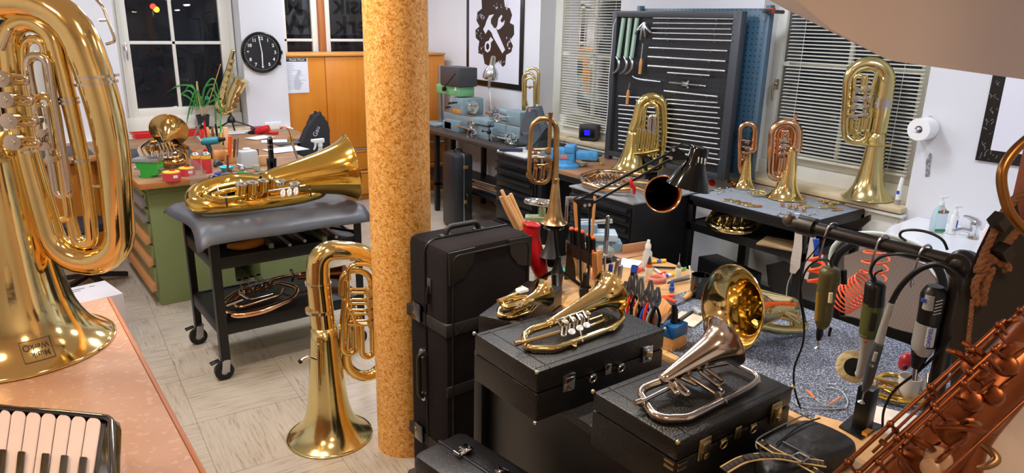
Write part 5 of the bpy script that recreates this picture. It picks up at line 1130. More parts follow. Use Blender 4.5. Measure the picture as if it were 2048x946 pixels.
# floor case at the bottom edge, shell and chrome clasps
fc = thing('instrument_case', 'glossy black case lying low before the tall fabric case', 'instrument case', TR(1.0, 1.42, 0.0))
P0 = pz(935, 915, 0.55); fc.matrix_world = TR(P0.x-0.09, P0.y-0.20, 0.0, math.radians(8))
b = MB(); b.box((0.10, 0.12, 0.28), (0.22, 0.40, 0.56), 0.03); b.build('shell', mat('vinyl_black', '#121214', 0.35, bump=(200, 0.2)), fc)
b = MB(); b.box((0.10, 0.12, 0.561), (0.012, 0.38, 0.006), 0.002); b.build('seam_strip', blackm, fc)
for y in (0.20, 0.03): b = MB(); b.box((0.11, y, 0.566), (0.05, 0.03, 0.010), 0.003); b.box((0.125, y, 0.574), (0.03, 0.04, 0.006), 0.002); b.cyl((0.085, y-0.014, 0.574), (0.085, y+0.014, 0.574), 0.005); b.build('clasp', chrome, fc)
o2 = thing('instrument_case', 'black case end with chrome clasp at the lower picture edge', 'instrument case', TR(*pz(858, 946, 0.45)[:2], 0, math.radians(60)))
MB().box((0.0, 0.0, 0.22), (0.14, 0.16, 0.44), 0.03).build('shell', MATS['vinyl_black'], o2); MB().rt([(0.0, 0, 0.44), (0.0, 0.0, 0.465), (-0.04, 0.0, 0.465), (-0.04, 0, 0.44)], 0.004, 0.01).build('clasp', chrome, o2)

# flugelhorn on its case
M = TR(1.40, 1.58, 0.951)
h = Horn('flugelhorn', 'rotary valve flugelhorn lying on its black case, bell raised', 'flugelhorn', M, brass, ax=2, h=0.03)
rim = Vector(pz(1222, 583, 0.951+0.082))-M.translation; thr = Vector(pz(1085, 655, 0.951+0.03))-M.translation
h.bell(rim, thr-rim, 0.0745, 0.040, 0.0115, (thr-rim).length*0.95, brass, a=0.020, hint=(0, 0, 1), n=48)
h.tube('main_tubing', [(1046, 665, 0.02), (1054, 697, 0.012), (1112, 697, 0.012), (1232, 652, 0.012), (1250, 634, 0.02), (1226, 606, 0.03), (1188, 603, 0.03), (1174, 628, 0.03)], [8, 7.5, 7, 6.5, 6, 5.5, 5, 4.5, 4.5], [26, 26, 16, 10, 18, 20, 12, 3], start=[h.tip*1.0+(h.tip-rim)*-0.02], n=16)
h.tube('leadpipe', [(1120, 664, 0.035), (1055, 682, 0.03), (1040, 686, 0.028)], [4, 3.5, 3.2], 1, dullbrass)
h.tube('mouthpiece_receiver', [(1042, 685, 0.028), (1030, 688, 0.026)], [5, 5.6], 1, dullbrass, n=14)
for i, (x, y) in enumerate(((1127, 652), (1142, 646), (1157, 640), (1171, 634))):
    h.valve((x, y, 0.035), 6.5, 10, (0.1, -0.35, 1), m=nickel); 
    h.tube('valve_slide', [(x-2, y+2, 0.035), (x-4, y+20, 0.02), (x+4, y+20, 0.02), (x+6, y, 0.035)], 2.6, 4, nickel)
for x, y in ((1144, 663), (1160, 656), (1174, 650)): h.paddle((x, y, 0.045), 7, 9, (0, -0.6, 1), (1, 0.3, 0), mat('pearl_paddle', '#e4e6e8'))
h.tube('valve_rail', [(1112, 640, 0.06), (1166, 622, 0.06)], 1.6, 1, nickel)
for i in range(5): h.brace((1114+i*13, 641-i*4.5, 0.06), (1122+i*13, 652-i*4, 0.05), 1.8)
h.tube('tuning_slide', [(1180, 652, 0.03), (1208, 640, 0.03), (1206, 630, 0.03), (1178, 640, 0.03)], 3, 5)
h.brace((1093, 640, 0.04), (1102, 655, 0.03), 1.2); h.brace((1160, 660, 0.03), (1166, 684, 0.012), 1.6)
h.tube('water_key', [(1145, 690, 0.01), (1152, 694, 0.008), (1152, 684, 0.01)], 2.4, 3); h.tube('ring', [(1214, 662, 0.01), (1228, 660, 0.01), (1244, 644, 0.012)], 2, 4)
# silver flugelhorn
M = TR(1.46, 1.10, 0.951)
h = Horn('flugelhorn', 'tarnished silver flugelhorn lying on the nearest black case', 'flugelhorn', M, silver, ax=2, h=0.03)
rim = Vector(pz(1448, 681, 0.951+0.115))-M.translation; thr = Vector(pz(1312, 768, 0.951+0.035))-M.translation
h.bell(rim, thr-rim, 0.078, 0.044, 0.0125, (thr-rim).length*0.95, silver, a=0.021, hint=(0, 0, 1), n=48)
h.tube('main_tubing', [(1276, 780, 0.02), (1312, 838, 0.012), (1376, 836, 0.012), (1508, 770, 0.012), (1520, 752, 0.016), (1462, 724, 0.02), (1405, 735, 0.02)], [8.5, 8.5, 8, 8, 7, 6.5, 5.5, 5], [34, 30, 24, 12, 24, 22, 3], start=[h.tip], n=18)
h.tube('leadpipe', [(1350, 770, 0.035), (1290, 800, 0.03), (1276, 804, 0.03)], [4.5, 4, 4], 1)
h.tube('mouthpiece_receiver', [(1282, 802, 0.03), (1270, 806, 0.03)], [6, 5.5], 1); h.tube('ring', [(1284, 806, 0.02), (1276, 812, 0.006), (1292, 810, 0.006)], 2, 3)
for x, y in ((1352, 746), (1368, 740), (1384, 736)):
    h.valve((x, y, 0.04), 8, 14, (0.35, -0.9, 0.25), m=nickel, cap=silver)
for a in (((1338, 768), (1352, 790)), ((1326, 754), (1372, 792)), ((1346, 748), (1392, 770))):
    h.tube('valve_slide', [a[0]+(0.045,), (a[1][0], a[1][1], 0.025), (a[1][0]+9, a[1][1]-5, 0.025), (a[0][0]+12, a[0][1]-5, 0.045)], 4, 6)
h.tube('tuning_slide', [(1376, 736, 0.045), (1364, 744, 0.045), (1438, 792, 0.02), (1448, 784, 0.02), (1384, 730, 0.045)], 4, 7)
h.tube('tuning_slide', [(1400, 744, 0.05), (1436, 772, 0.03), (1448, 764, 0.03), (1412, 738, 0.05)], 4, 5)
h.ferrule((1436, 790, 0.022), (8, -5), 7, 3); h.ferrule((1352, 788, 0.025), (8, -4), 7, 3)
h.tube('brace', [(1402, 718, 0.06), (1410, 728, 0.05), (1404, 742, 0.04)], 3, 4); h.tube('hook', [(1508, 768, 0.012), (1520, 765, 0.014), (1517, 752, 0.016)], 2.4, 4)
h.ferrule((1446, 804, 0.012), (14, -8), 9, 2)
# cornet
M = TR(1.48, 1.88, 0.938)
h = Horn('pocket_cornet', 'small shiny cornet with piston valves on the low black case', 'cornet', M, brass, ax=2, h=0.03)
rim = Vector(pz(1088, 585, 0.938+0.056))-M.translation; thr = Vector(pz(1046, 605, 0.938+0.045))-M.translation
h.bell(rim, thr-rim, 0.050, 0.024, 0.010, (thr-rim).length, brass, a=0.014, hint=(0, 0, 1), n=36)
h.tube('main_tubing', [(1010, 616, 0.045), (1002, 600, 0.05), (1050, 594, 0.05), (1078, 595, 0.05)], [6, 5.5, 5, 5, 5], 9, start=[h.tip], n=12)
h.tube('outer_loop', [(1072, 596, 0.02), (1062, 608, 0.012), (1014, 632, 0.012), (996, 630, 0.012), (1000, 614, 0.02), (1040, 600, 0.03)], 4.5, 10, n=12)
h.tube('lower_loop', [(1002, 628, 0.008), (1020, 636, 0.008), (1060, 624, 0.008), (1070, 612, 0.008)], 3.6, 10); h.tube('leadpipe', [(996, 602, 0.06), (1050, 580, 0.06)], [4, 3], 1)
h.tube('tuning_slide', [(1020, 626, 0.008), (1050, 616, 0.006), (1056, 620, 0.006), (1026, 634, 0.006)], 2.6, 3)
for x, y in ((1030, 612), (1042, 608), (1054, 603)):
    h.valve((x, y, 0.04), 6, 16, (0.0, -0.85, 0.25), m=nickel)
MB().box(h.P((1044, 580, 0.075)), (0.04, 0.028, 0.012), 0.004).build('paper_tag', paper, h.root)
h.tube('finger_hook', [(1032, 580, 0.06), (1044, 572, 0.07), (1050, 580, 0.07)], 1.8, 3)

# ---- big brass bell lying on the carpet with its body behind (tuba with rotary slides)
M = TR(2.15, 1.38, 0.807)
h = Horn('tuba', 'golden brass tuba lying on the carpet, wide bell towards the room', 'tuba', M, brass, ax=2, h=0.10)
rimc = Vector(pz(1462, 616, 0.807+0.145))-M.translation; ax_ = Vector((0.97, -0.20, -0.13))
h.bell(rimc, ax_, 0.153, 0.088, 0.034, 0.30, brass, a=0.045, hint=(0, 0, 1), n=64)
h.tube('body_branch', [(1590, 645, 0.045), (1612, 656, 0.02)], [16, 12, 7], 2, ybrass, start=[h.tip*0.98], n=20)
h.tube('body_branch', [(1508, 650, 0.06), (1560, 660, 0.03), (1606, 660, 0.02), (1612, 648, 0.04), (1575, 628, 0.10), (1520, 606, 0.13)], [12, 10, 8, 7, 6, 5], 12, ybrass, n=14)
h.tube('slide_loop', [(1540, 616, 0.13), (1590, 632, 0.10), (1594, 642, 0.08), (1548, 632, 0.10)], 4, 6)
for i in range(5):
    x = 1526+(i % 3)*13; y = 606+(i//3)*13+(i % 3)*3; h.valve((x, y, 0.14), 5.5, 6, (-0.6, -0.75, 0.4), cap=mat('valve_bore', '#3a1c10', 0.4) if False else ybrass)
    c = h.P((x, y, 0.14)); a = Vector((-0.6, -0.75, 0.4)).normalized(); MB().cyl(c+a*0.012, c+a*0.0145, 0.0045, n=12).build('valve_bore', mat('dark_bore', '#3a1c10', 0.5), h.root)
for i in range(3): h.tube('slide_tube', [(1552+i*8, 618+i*4, 0.12), (1588+i*5, 636+i*5, 0.08)], 2.6, 1, ybrass)

# ================================================================== the front bench: lamp, tools, rack, chair, basin
BZ_ = 0.80
def root_at(name, label, cat, x, y, z=BZ_, rz=RZ, group=None):
    P = pz(x, y, z); return thing(name, label, cat, TR(P.x, P.y, z, rz), group)
# --- black swing-arm desk lamp
L_ = root_at('desk_lamp', 'black swing arm desk lamp clamped to the front workbench', 'lamp', 1170, 592); f = Fr(L_.matrix_world); k = f.k
def LL(x, y, d=0): return f.q(x, y, d)
b = MB(); b.box((0, 0, 0.02), (0.05, 0.05, 0.04), 0.004); b.cyl((0, 0, 0.04), (0, 0, 0.10), 0.014); b.build('clamp', blackm, L_)
b = MB()
for dx in (0, 24): b.bar(LL(1163+dx*0.55, 575), LL(1156+dx, 405), 0.008, 0.008)
b.bar(LL(1160, 560, 0.02), LL(1160, 410, 0.02), 0.008, 0.006); b.build('lower_arm', blackm, L_)
b = MB(); b.slab([LL(1152, 399, -0.012), LL(1188, 400, -0.012), LL(1186, 413, -0.012), LL(1165, 415, -0.012), LL(1153, 408, -0.012)], (0, 0.024, 0)); b.build('elbow', blackm, L_)
b = MB()
for x, y in ((1170, 411), (1179, 410), (1347, 300), (1342, 316)): b.cyl(LL(x, y, -0.02), LL(x, y, 0.02), 3.2*k, n=12)
b.build('bolts', chrome, L_)
b = MB(); b.bar(LL(1158, 400), LL(1350, 300), 0.009, 0.009); b.bar(LL(1182, 408), LL(1345, 316), 0.009, 0.009); b.build('upper_arm', blackm, L_)
b = MB(); b.slab([LL(1342, 296, -0.012), LL(1352, 294, -0.012), LL(1370, 305, -0.012), LL(1372, 320, -0.012), LL(1342, 320, -0.012)], (0, 0.024, 0)); b.bar(LL(1360, 312), LL(1384, 318), 0.014); b.build('head_joint', blackm, L_)
apex = LL(1402, 292); rimc = LL(1376, 374); ln = (rimc-apex).length; Ml = lookM(apex, rimc-apex, (0, 1, 0))
MB().lathe([(0, 0), (0.030, 0.004), (0.038, 0.014), (0.040, ln*0.42), (0.046, ln*0.48), (0.088, ln*0.98), (0.089, ln), (0.086, ln-0.002), (0.044, ln*0.49), (0.036, ln*0.42), (0.034, 0.02)], 40, Ml).build('shade', mat('shade_black', '#050505', 0.10), L_)
MB().lathe([(0, 0.05), (0.014, 0.05), (0.018, ln*0.55), (0.028, ln*0.75), (0.02, ln*0.86), (0, ln*0.88)], 18, Ml).build('bulb', mat('bulb_glass', '#f2f0ea', 0.25), L_)
b = MB()
for i in range(3): P = Ml @ Vector((0, -0.0402, 0.045)); P = LL(1397+i*6.5, 320+i*1.5, -0.0395); b.box(P, (0.005, 0.002, 0.024), 0.0006)
b.build('vent_slots', mat('vent_light', '#d8d8d4', 0.4), L_)
b = MB(); b.ct([LL(1345, 300), LL(1362, 288), LL(1380, 290), LL(1388, 300)], 0.003, 6); b.ct([LL(1152, 405), LL(1150, 396), LL(1175, 388), LL(1195, 392)], 0.003, 6); b.build('cable', blackp, L_)
o = MB().ct([LL(1264, 356, -0.01), LL(1262, 366, -0.012), LL(1268, 376, -0.01), LL(1268, 388, -0.01)], [0.004, 0.007, 0.008, 0.005], 8).build('red_clip', redp); o.matrix_world = L_.matrix_world.copy(); tag(o, 'red clip hanging from the upper arm of the desk lamp', 'clip')

# --- black cone and rods of a second stand head in front of the horn
s2 = root_at('mute_stand', 'black horn shaped mute standing beside the red sheath', 'mute', 1130, 575); f2 = Fr(s2.matrix_world)
t0 = f2.q(1105, 426); t1 = f2.q(1098, 512); Mx = lookM(t0, t1-t0, (0, 1, 0)); l_ = (t1-t0).length
MB().lathe([(0, 0), (0.006, 0), (0.010, l_*0.3), (0.014, l_*0.6), (0.022, l_*0.82), (0.042, l_*0.97), (0.046, l_), (0.02, l_*0.98), (0, l_*0.95)], 28, Mx).build('cone', dgreyp, s2)
MB().lathe([(0, -0.002), (0.0085, -0.002), (0.0085, 0.006), (0, 0.006)], 14, Mx).build('cork_tip', mat('cork', '#b59a6a', 0.8), s2)
b = MB(); c = f2.q(1108, 522); b.box(c, (0.06, 0.05, 0.05), 0.012); b.bar(f2.q(1110, 540), f2.q(1121, 588), 0.018, 0.018); b.cyl(f2.q(1110, 500), f2.q(1112, 560), 0.011); b.build('bracket', blackp, s2)
MB().ct([f2.q(1098, 512), f2.q(1112, 500, 0.01), f2.q(1120, 514)], 0.006, 8).build('clip_arm', blackp, s2)

# --- red sheath with drumsticks at the bench end
rs = root_at('red_sheath', 'red vinyl sheath holding wooden drumsticks at the bench end', 'sheath', 1082, 562, 0.82); fr = Fr(rs.matrix_world)
b = MB(); b.ct([fr.q(1066, 448), fr.q(1063, 475), fr.q(1072, 515), fr.q(1083, 548), fr.q(1086, 560)], [0.033, 0.037, 0.040, 0.030, 0.020], 16); b.build('sheath_body', mat('red_vinyl', '#cc1620', 0.3, bump=(25, 0.25)), rs)
MB().torus(fr.q(1064, 449), 0.034, 0.006, (0.15, 0, 1), 24, 8).build('rim', MATS['red_vinyl'], rs)
for i, (x0, y0, x1, y1) in enumerate(((1003, 380, 1036, 452), (1001, 393, 1030, 455), (1015, 392, 1042, 452), (1021, 387, 1050, 456))):
    dk = root_at('drumstick', 'pale wooden drumstick in the red sheath, %s from the left' % ORD[i], 'drumstick', 1082, 562, 0.82, group='drumsticks in the red sheath'); g_ = Fr(dk.matrix_world); dd = i*0.012-0.02
    MB().ct([g_.q(x0, y0, dd), g_.q((x0+x1)/2, (y0+y1)/2, dd), g_.q(x1+6, y1+8, dd*0.5)], [0.0075, 0.009, 0.009], 12).build('stick', mat('hickory', '#dfb27e', 0.4), dk)
# --- chrome hand wheel on a green press, behind
P = CO+ray(1085, 405)*3.6; hw = thing('hand_press', 'small green press with chrome hand wheel behind the horn stand', 'press', TR(P.x, P.y, 0, RZ)); zz = P.z
MB().torus((0, 0, zz), 0.083, 0.013, (0.1, 0.15, 1), 36, 10).build('hand_wheel', chrome, hw)
b = MB()
for k_ in range(3): a = k_*2.1+0.5; b.bar((0, 0, zz-0.004), (0.066*math.cos(a), 0.066*math.sin(a), zz), 0.016, 0.006)
b.cyl((0, 0, zz-0.03), (0, 0, zz+0.012), 0.014); b.build('spokes', steel, hw)
pg_ = mat('pale_green_paint', '#9fb085', 0.4)
b = MB(); b.cyl((0, 0, zz-0.07), (0, 0, zz-0.03), 0.018); b.box((-0.01, 0, zz-0.085), (0.15, 0.07, 0.03), 0.006); b.box((-0.07, 0, zz-0.17), (0.035, 0.07, 0.16), 0.006); b.box((-0.01, 0, zz-0.25), (0.15, 0.09, 0.03), 0.006); b.build('frame', pg_, hw)
b = MB(); b.cyl((0, 0, 0.02), (0, 0, zz-0.26), 0.03); b.cyl((0, 0, 0), (0, 0, 0.02), 0.12); b.build('pedestal', pg_, hw)
# --- pale blue vise on a low stand behind the bench
P = CO+ray(1203, 470)*3.6; av = thing('bench_vise', 'pale blue vise on a steel pedestal in front of the drawer cabinet', 'vise', TR(P.x, P.y, 0, RZ)); zz = P.z
b = MB(); b.box((0.01, 0, zz), (0.13, 0.12, 0.035), 0.005); b.build('jaw_top', mat('pale_steel_blue', '#b4cbdc', 0.35), av); b = MB(); b.box((-0.07, 0.02, zz+0.02), (0.09, 0.12, 0.09), 0.012); b.box((0.0, 0, zz-0.06), (0.12, 0.10, 0.09), 0.012); b.prism([(0.04, zz-0.03), (0.10, zz-0.03), (0.09, zz-0.14), (0.06, zz-0.14)], -0.05, 0.05, 1); b.build('body', palebl, av)
b = MB(); b.cyl((-0.12, 0, zz+0.06), (0.05, 0, zz+0.075), 0.012); b.build('screw', steel, av); b = MB(); b.cyl((0, 0, 0.02), (0, 0, zz-0.1), 0.035); b.cyl((0, 0, 0), (0, 0, 0.02), 0.11); b.build('pedestal', dgreyp, av)

# --- screwdriver rack
sr = root_at('tool_rack', 'black angled rack holding the orange topped screwdrivers', 'rack', 1170, 560); f = Fr(sr.matrix_world)
b = MB(); b.slab([f.q(1133, 485, 0), f.q(1200, 515, 0), f.q(1200, 540, 0), f.q(1133, 508, 0)], (0, 0.05, 0)); b.slab([f.q(1128, 565, 0), f.q(1135, 490, 0), f.q(1140, 490, 0), f.q(1150, 530, 0), f.q(1152, 565, 0)], (0, 0.004, 0)); b.build('holder', mat('dark_brown_metal', '#2a1712', 0.4), sr)
b = MB(); b.slab([f.q(1128, 568, 0.002), f.q(1133, 520, 0.002), f.q(1160, 545, 0.002), f.q(1160, 590, 0.002), f.q(1130, 590, 0.002)], (0, 0.003, 0)); b.build('side_plate', steel, sr) if False else b.bm.free()
for i, (x, y) in enumerate(((1143, 458), (1153, 460), (1164, 464), (1176, 470), (1186, 476))):
    d = root_at('screwdriver', 'black and orange screwdriver in the rack, %s from the left' % ORD[i], 'screwdriver', 1170, 560, group='screwdrivers in the black rack'); g_ = Fr(d.matrix_world)
    a, c = g_.q(x, y, 0.02), g_.q(x+2, y+44, 0.02); MB().ct([a, a.lerp(c, 0.15), a.lerp(c, 0.5), a.lerp(c, 0.85), c], [0.009, 0.0125, 0.011, 0.0125, 0.008], 12).build('handle', blackp, d)
    b = MB(); b.sph(a+Vector((0, 0, 0.001)), 0.0115, 1, 1, 0.8); b.build('orange_cap', orangep, d)
    MB().cyl(c, g_.q(x+4, y+105, 0.02), 0.003, n=8).build('blade', steel, d)
# wooden boxes and bits around
def blk(name, label, cat, x, y, sz, m, rz=0.3, z=BZ_, bev=0.002): P = pz(x, y, z); return flat(name, label, cat, (P.x, P.y, z+0.0005), sz, m, rz, bev)
blk('wood_block', 'light wooden block behind the screwdriver rack', 'block', 1155, 545, (0.07, 0.05, 0.14), lightw, 0.2)
blk('wood_block', 'low beech block at the foot of the desk lamp', 'block', 1195, 600, (0.05, 0.06, 0.045), beech, 0.1)
def upright_tool(name, label, cat, foot, top, prof, m, tipm=None, d=0.0, z=BZ_, group=None, n=12):
    P = pz(foot[0], foot[1], z); r = thing(name, label, cat, TR(P.x, P.y, z, RZ), group); g_ = Fr(r.matrix_world); a = Vector((0, 0, 0)); c = g_.q(top[0], top[1], d)
    pts = [a.lerp(c, t) for t, _ in prof]; MB().ct(pts, [q for _, q in prof], n).build('body', m, r); return r, g_, a, c
r, g_, a, c = upright_tool('hammer', 'hammer with pale wooden handle standing head up behind the rack', 'hammer', (1162, 545), (1150, 398), [(0, 0.008), (0.4, 0.010), (1, 0.011)], beech); b = MB(); b.box(c, (0.06, 0.022, 0.022), 0.004); b.box(c+Vector((-0.035, 0, -0.05)), (0.014, 0.02, 0.12), 0.003); b.build('head', steel, r)
r, g_, a, c = upright_tool('wooden_rod', 'thin wooden rod leaning behind the lamp arm', 'rod', (1178, 550), (1190, 390), [(0, 0.006), (1, 0.007)], beech)
r, g_, a, c = upright_tool('feeler_gauge', 'long slotted steel tool standing in the tool stand', 'hand tool', (1206, 575), (1216, 432), [(0, 0.004), (1, 0.005)], chrome); b = MB(); b.rt([a.lerp(c, 0.45), a.lerp(c, 0.47)+Vector((-0.008, 0, 0)), c+Vector((-0.006, 0, 0)), c+Vector((0.006, 0, 0)), a.lerp(c, 0.47)+Vector((0.008, 0, 0)), a.lerp(c, 0.45)], 0.003, 0.006, 8); b.build('loop', chrome, r)
r, g_, a, c = upright_tool('scissors', 'steel scissors standing handles up in the tool stand', 'scissors', (1212, 590), (1209, 515), [(0, 0.004), (1, 0.005)], chrome); b = MB(); b.torus(c+Vector((0, 0, 0.012)), 0.013, 0.003, (0, 0.5, 1), 20, 6); b.build('ring', chrome, r)
for i, (fx, fy, tx, ty, m, w) in enumerate(((1192, 580, 1190, 505, beech, 0.013), (1202, 585, 1198, 500, beech, 0.012), (1225, 580, 1238, 518, steel, 0.012), (1218, 575, 1222, 528, bluep, 0.01), (1186, 560, 1186, 500, orangep, 0.006), (1235, 590, 1242, 530, steel, 0.010), (1180, 555, 1181, 500, orangep, 0.005))):
    upright_tool('file_handle_tool' if False else 'hand_tool', ('hand tool with %s handle in the cluster right of the lamp post, %s' % ({beech: 'wooden', steel: 'bare steel', bluep: 'blue', orangep: 'orange'}[m], ORD[i])), 'hand tool', (fx, fy), (tx, ty), [(0, w*0.4), (0.35, w*0.5), (0.6, w), (0.95, w), (1, w*0.6)], m, group='hand tools beside the lamp post')
r, g_, a, c = upright_tool('marker', 'dark marker with blue cap standing by the scissors', 'marker', (1262, 575), (1270, 532), [(0, 0.014), (1, 0.014)], blackp); MB().cyl(a.lerp(c, 0.75), c, 0.0155).build('cap', bluep, r)
# bottles
def bottle(name, label, x, y, prof, m, capp=None, capm=None, z=BZ_, extra=None):
    P = pz(x, y, z); r = thing(name, label, 'bottle', TR(P.x, P.y, z+0.0005, RZ)); MB().lathe(prof, 24).build('bottle_body', m, r)
    if capp: MB().lathe(capp, 20).build('cap', capm, r)
    return r
bottle('spray_bottle', 'white plastic dropper bottle standing by the far bench edge', 1293, 535, [(0, 0), (0.021, 0), (0.022, 0.004), (0.022, 0.075), (0.013, 0.088), (0.013, 0.095)], milky, [(0.014, 0.095), (0.014, 0.112), (0.008, 0.122), (0.007, 0.136), (0, 0.138)], whitep)
bottle('glue_bottle', 'cream glue bottle with orange collar and dark nozzle', 1296, 562, [(0, 0), (0.017, 0), (0.018, 0.004), (0.017, 0.06), (0.014, 0.066)], mat('cream_plastic', '#f0e6d4', 0.4), [(0.0145, 0.066), (0.0145, 0.079), (0.0115, 0.080)], orangep)
P = pz(1296, 562, BZ_); o = MB().lathe([(0.011, 0), (0.007, 0.02), (0.002, 0.036), (0, 0.036)], 16).build('nozzle', mat('dark_nozzle', '#4a3a34', 0.4)); nz = [x for x in bpy.data.objects if x.name.startswith('glue_bottle')][0]; o.parent = nz; o.location = (0, 0, 0.080)
r = bottle('oil_bottle', 'small clear oiler with long steel needle near the mug', 1355, 560, [(0, 0), (0.014, 0), (0.015, 0.004), (0.014, 0.052), (0.009, 0.06)], mat('oil_plastic', '#efe6c8', 0.3), [(0.010, 0.06), (0.010, 0.068), (0.004, 0.082), (0.0015, 0.084), (0.0012, 0.125), (0, 0.125)], steel)
bottle('blue_nozzle', 'small blue plastic nozzle standing on the carpet', 1343, 582, [(0, 0), (0.012, 0), (0.012, 0.018), (0.008, 0.021), (0.008, 0.028), (0.0035, 0.042), (0, 0.042)], bluep, z=0.807)
mg = root_at('mug', 'glossy black mug with a white stick inside', 'mug', 1398, 592, 0.807); MB().lathe([(0, 0.0), (0.036, 0), (0.040, 0.004), (0.041, 0.095), (0.0375, 0.095), (0.0365, 0.008), (0, 0.008)], 36).build('cup', blackgl, mg); MB().rt([(-0.04, 0, 0.075), (-0.068, 0.0, 0.07), (-0.066, 0, 0.03), (-0.04, 0, 0.02)], 0.005, 0.02).build('mug_handle', blackgl, mg) if False else None
o = MB().cyl((-0.025, 0, 0.02), (-0.05, 0.01, 0.13), 0.004).build('stirring_stick', whitep); o.matrix_world = mg.matrix_world.copy(); tag(o, 'white plastic stick leaning in the black mug', 'stick')
# lying tools
def lying(name, label, cat, pa, pb, prof, m, z=0.807, parts=(), group=None, h=0.008):
    A, B_ = pz(pa[0], pa[1], z+h), pz(pb[0], pb[1], z+h); r = thing(name, label, cat, TR(A.x, A.y, z), group); a = Vector((0, 0, h)); c = Vector((B_.x-A.x, B_.y-A.y, h))
    b = MB(); b.ct([a.lerp(c, t) for t, _ in prof], [q for _, q in prof], 10, 3); b.build('body', m, r)
    for nm, t0_, t1_, rad, mm in parts: MB().cyl(a.lerp(c, t0_), a.lerp(c, t1_), rad, rad*0.7 if nm == 'blade' else rad, 8).build(nm, mm, r)
    return r
r = lying('scraper', 'scraper with round wooden handle lying on the bench carpet', 'scraper', (1395, 578), (1368, 597), [(0, 0.006), (0.12, 0.013), (0.4, 0.010), (0.7, 0.013), (1, 0.008)], beech, h=0.014, parts=())
A, B_ = pz(1368, 597, 0.82), pz(1343, 613, 0.812); I = r.matrix_world.inverted(); b = MB(); b.tube([I @ A, (I @ A).lerp(I @ B_, 0.2), I @ B_], [0.006, 0.008, 0.0015], 4); b.build('blade', steel, r)
for i, (a, c, z) in enumerate((((1302, 545), (1332, 553), BZ_), ((1312, 556), (1338, 551), BZ_))): pass
def pliers_lying(label, hx, ends, tip, m, z):
    P = pz(hx[0], hx[1], z+0.01); r = thing('pliers', label, 'pliers', TR(P.x, P.y, z)); I = r.matrix_world.inverted(); q = I @ P
    for e in ends: Q = I @ pz(e[0], e[1], z+0.01); b = MB(); b.ct([q, q.lerp(Q, 0.5)+(Q-q).cross(Vector((0, 0, 1))).normalized()*0.006*(1 if e is ends[0] else -1), Q], [0.004, 0.0075, 0.006], 8); b.build('handle', m, r)
    T = I @ pz(tip[0], tip[1], z+0.01); MB().tube([q, q.lerp(T, 0.3), T], [0.007, 0.009, 0.003], 6).build('jaws', steel, r)
pliers_lying('orange handled pliers lying behind the pliers rack', (1315, 592), ((1348, 591), (1352, 603)), (1296, 592), mat('orange_red_grip', '#f04a1c', 0.35), 0.807)
pliers_lying('red handled pliers lying by the glue bottle', (1300, 553), ((1330, 545), (1330, 553)), (1270, 553), mat('red_grip', '#ea3a22', 0.35), BZ_)
pliers_lying('red handled snips lying beyond the glue bottle', (1285, 538), ((1262, 536), (1264, 543)), (1310, 536), MATS['red_grip'], BZ_)
lying('brush', 'yellow and blue handled brush lying behind the bottles', 'brush', (1331, 521), (1302, 524), [(0, 0.009), (0.3, 0.010), (0.34, 0.008), (0.7, 0.008), (1, 0.006)], yellowp, BZ_, (('band', 0.35, 0.65, 0.0085, bluep),))
lying('brush', 'yellow tipped brush lying before the needle oiler', 'brush', (1347, 548), (1318, 556), [(0, 0.009), (0.25, 0.009), (0.5, 0.007), (1, 0.006)], whitep, BZ_, (('tip', -0.02, 0.22, 0.0095, yellowp), ('band', 0.4, 0.6, 0.0078, bluep)))
for i, (a, c, m, lab) in enumerate((((1305, 534), (1352, 536), blackp, 'black pen lying near the far edge of the bench'), ((1338, 562), (1380, 552), steel, 'grey pencil lying beside the mug, upper one'), ((1335, 566), (1380, 557), dgreyp, 'dark pencil lying beside the mug, lower one'), ((1310, 538), (1330, 552), whitep, 'thin white stick lying between the bottles'), ((1362, 540), (1372, 535), greenp, 'short green pen tip by the needle oiler'), ((1265, 540), (1282, 536), dgreyp, 'dark file lying on the papers'))):
    lying('pen', lab, 'pen', a, c, [(0, 0.003), (0.1, 0.005), (0.9, 0.005), (1, 0.002)], m, BZ_ if i != 1 and i != 2 else 0.807)
# leather loop
lp = root_at('leather_strap', 'rolled pink leather strap lying behind the upright pliers', 'strap', 1313, 576, 0.82); b = MB(); n = 24
pts = [(0.036*math.cos(2*PI*i/n)*1.1, 0.024*math.sin(2*PI*i/n)) for i in range(n)]
V0 = [b._v((x, y, 0.0)) for x, y in pts]; V1 = [b._v((x, y, 0.026)) for x, y in pts]
for i in range(n): b.bm.faces.new((V0[i], V0[(i+1) % n], V1[(i+1) % n], V1[i]))
o = b.build('band', mat('pink_leather', '#c9796a', 0.5), lp); md = o.modifiers.new('t', 'SOLIDIFY'); md.thickness = 0.003; lp.location.z = 0.845
# papers, cardboard, plastic
blk('cardboard_sheet', 'torn brown cardboard strip standing at the far bench edge', 'cardboard', 1270, 505, (0.16, 0.01, 0.05), mat('cardboard', '#b98a62', 0.8), -0.15)
blk('cardboard_sheet', 'flat piece of cardboard lying over the bench corner', 'cardboard', 1262, 508, (0.20, 0.09, 0.003), MATS['cardboard'], -0.1)
blk('paper_sheet', 'white folded paper lying behind the bottles', 'paper', 1258, 528, (0.13, 0.10, 0.004), paper, 0.5)
o = MB().ct([(0, 0, 0), (0.03, 0.01, 0.03), (0.08, 0, 0.02), (0.10, 0.02, 0)], [0.02, 0.03, 0.028, 0.01], 10, 3).build('plastic_bag', mat('crinkled_film', '#c5cac4', 0.15, trans=0.6, bump=(60, 1.0))); P = pz(1195, 520, 0.82); o.matrix_world = TR(P.x, P.y, 0.825); tag(o, 'crumpled clear plastic bag behind the rack', 'plastic bag')
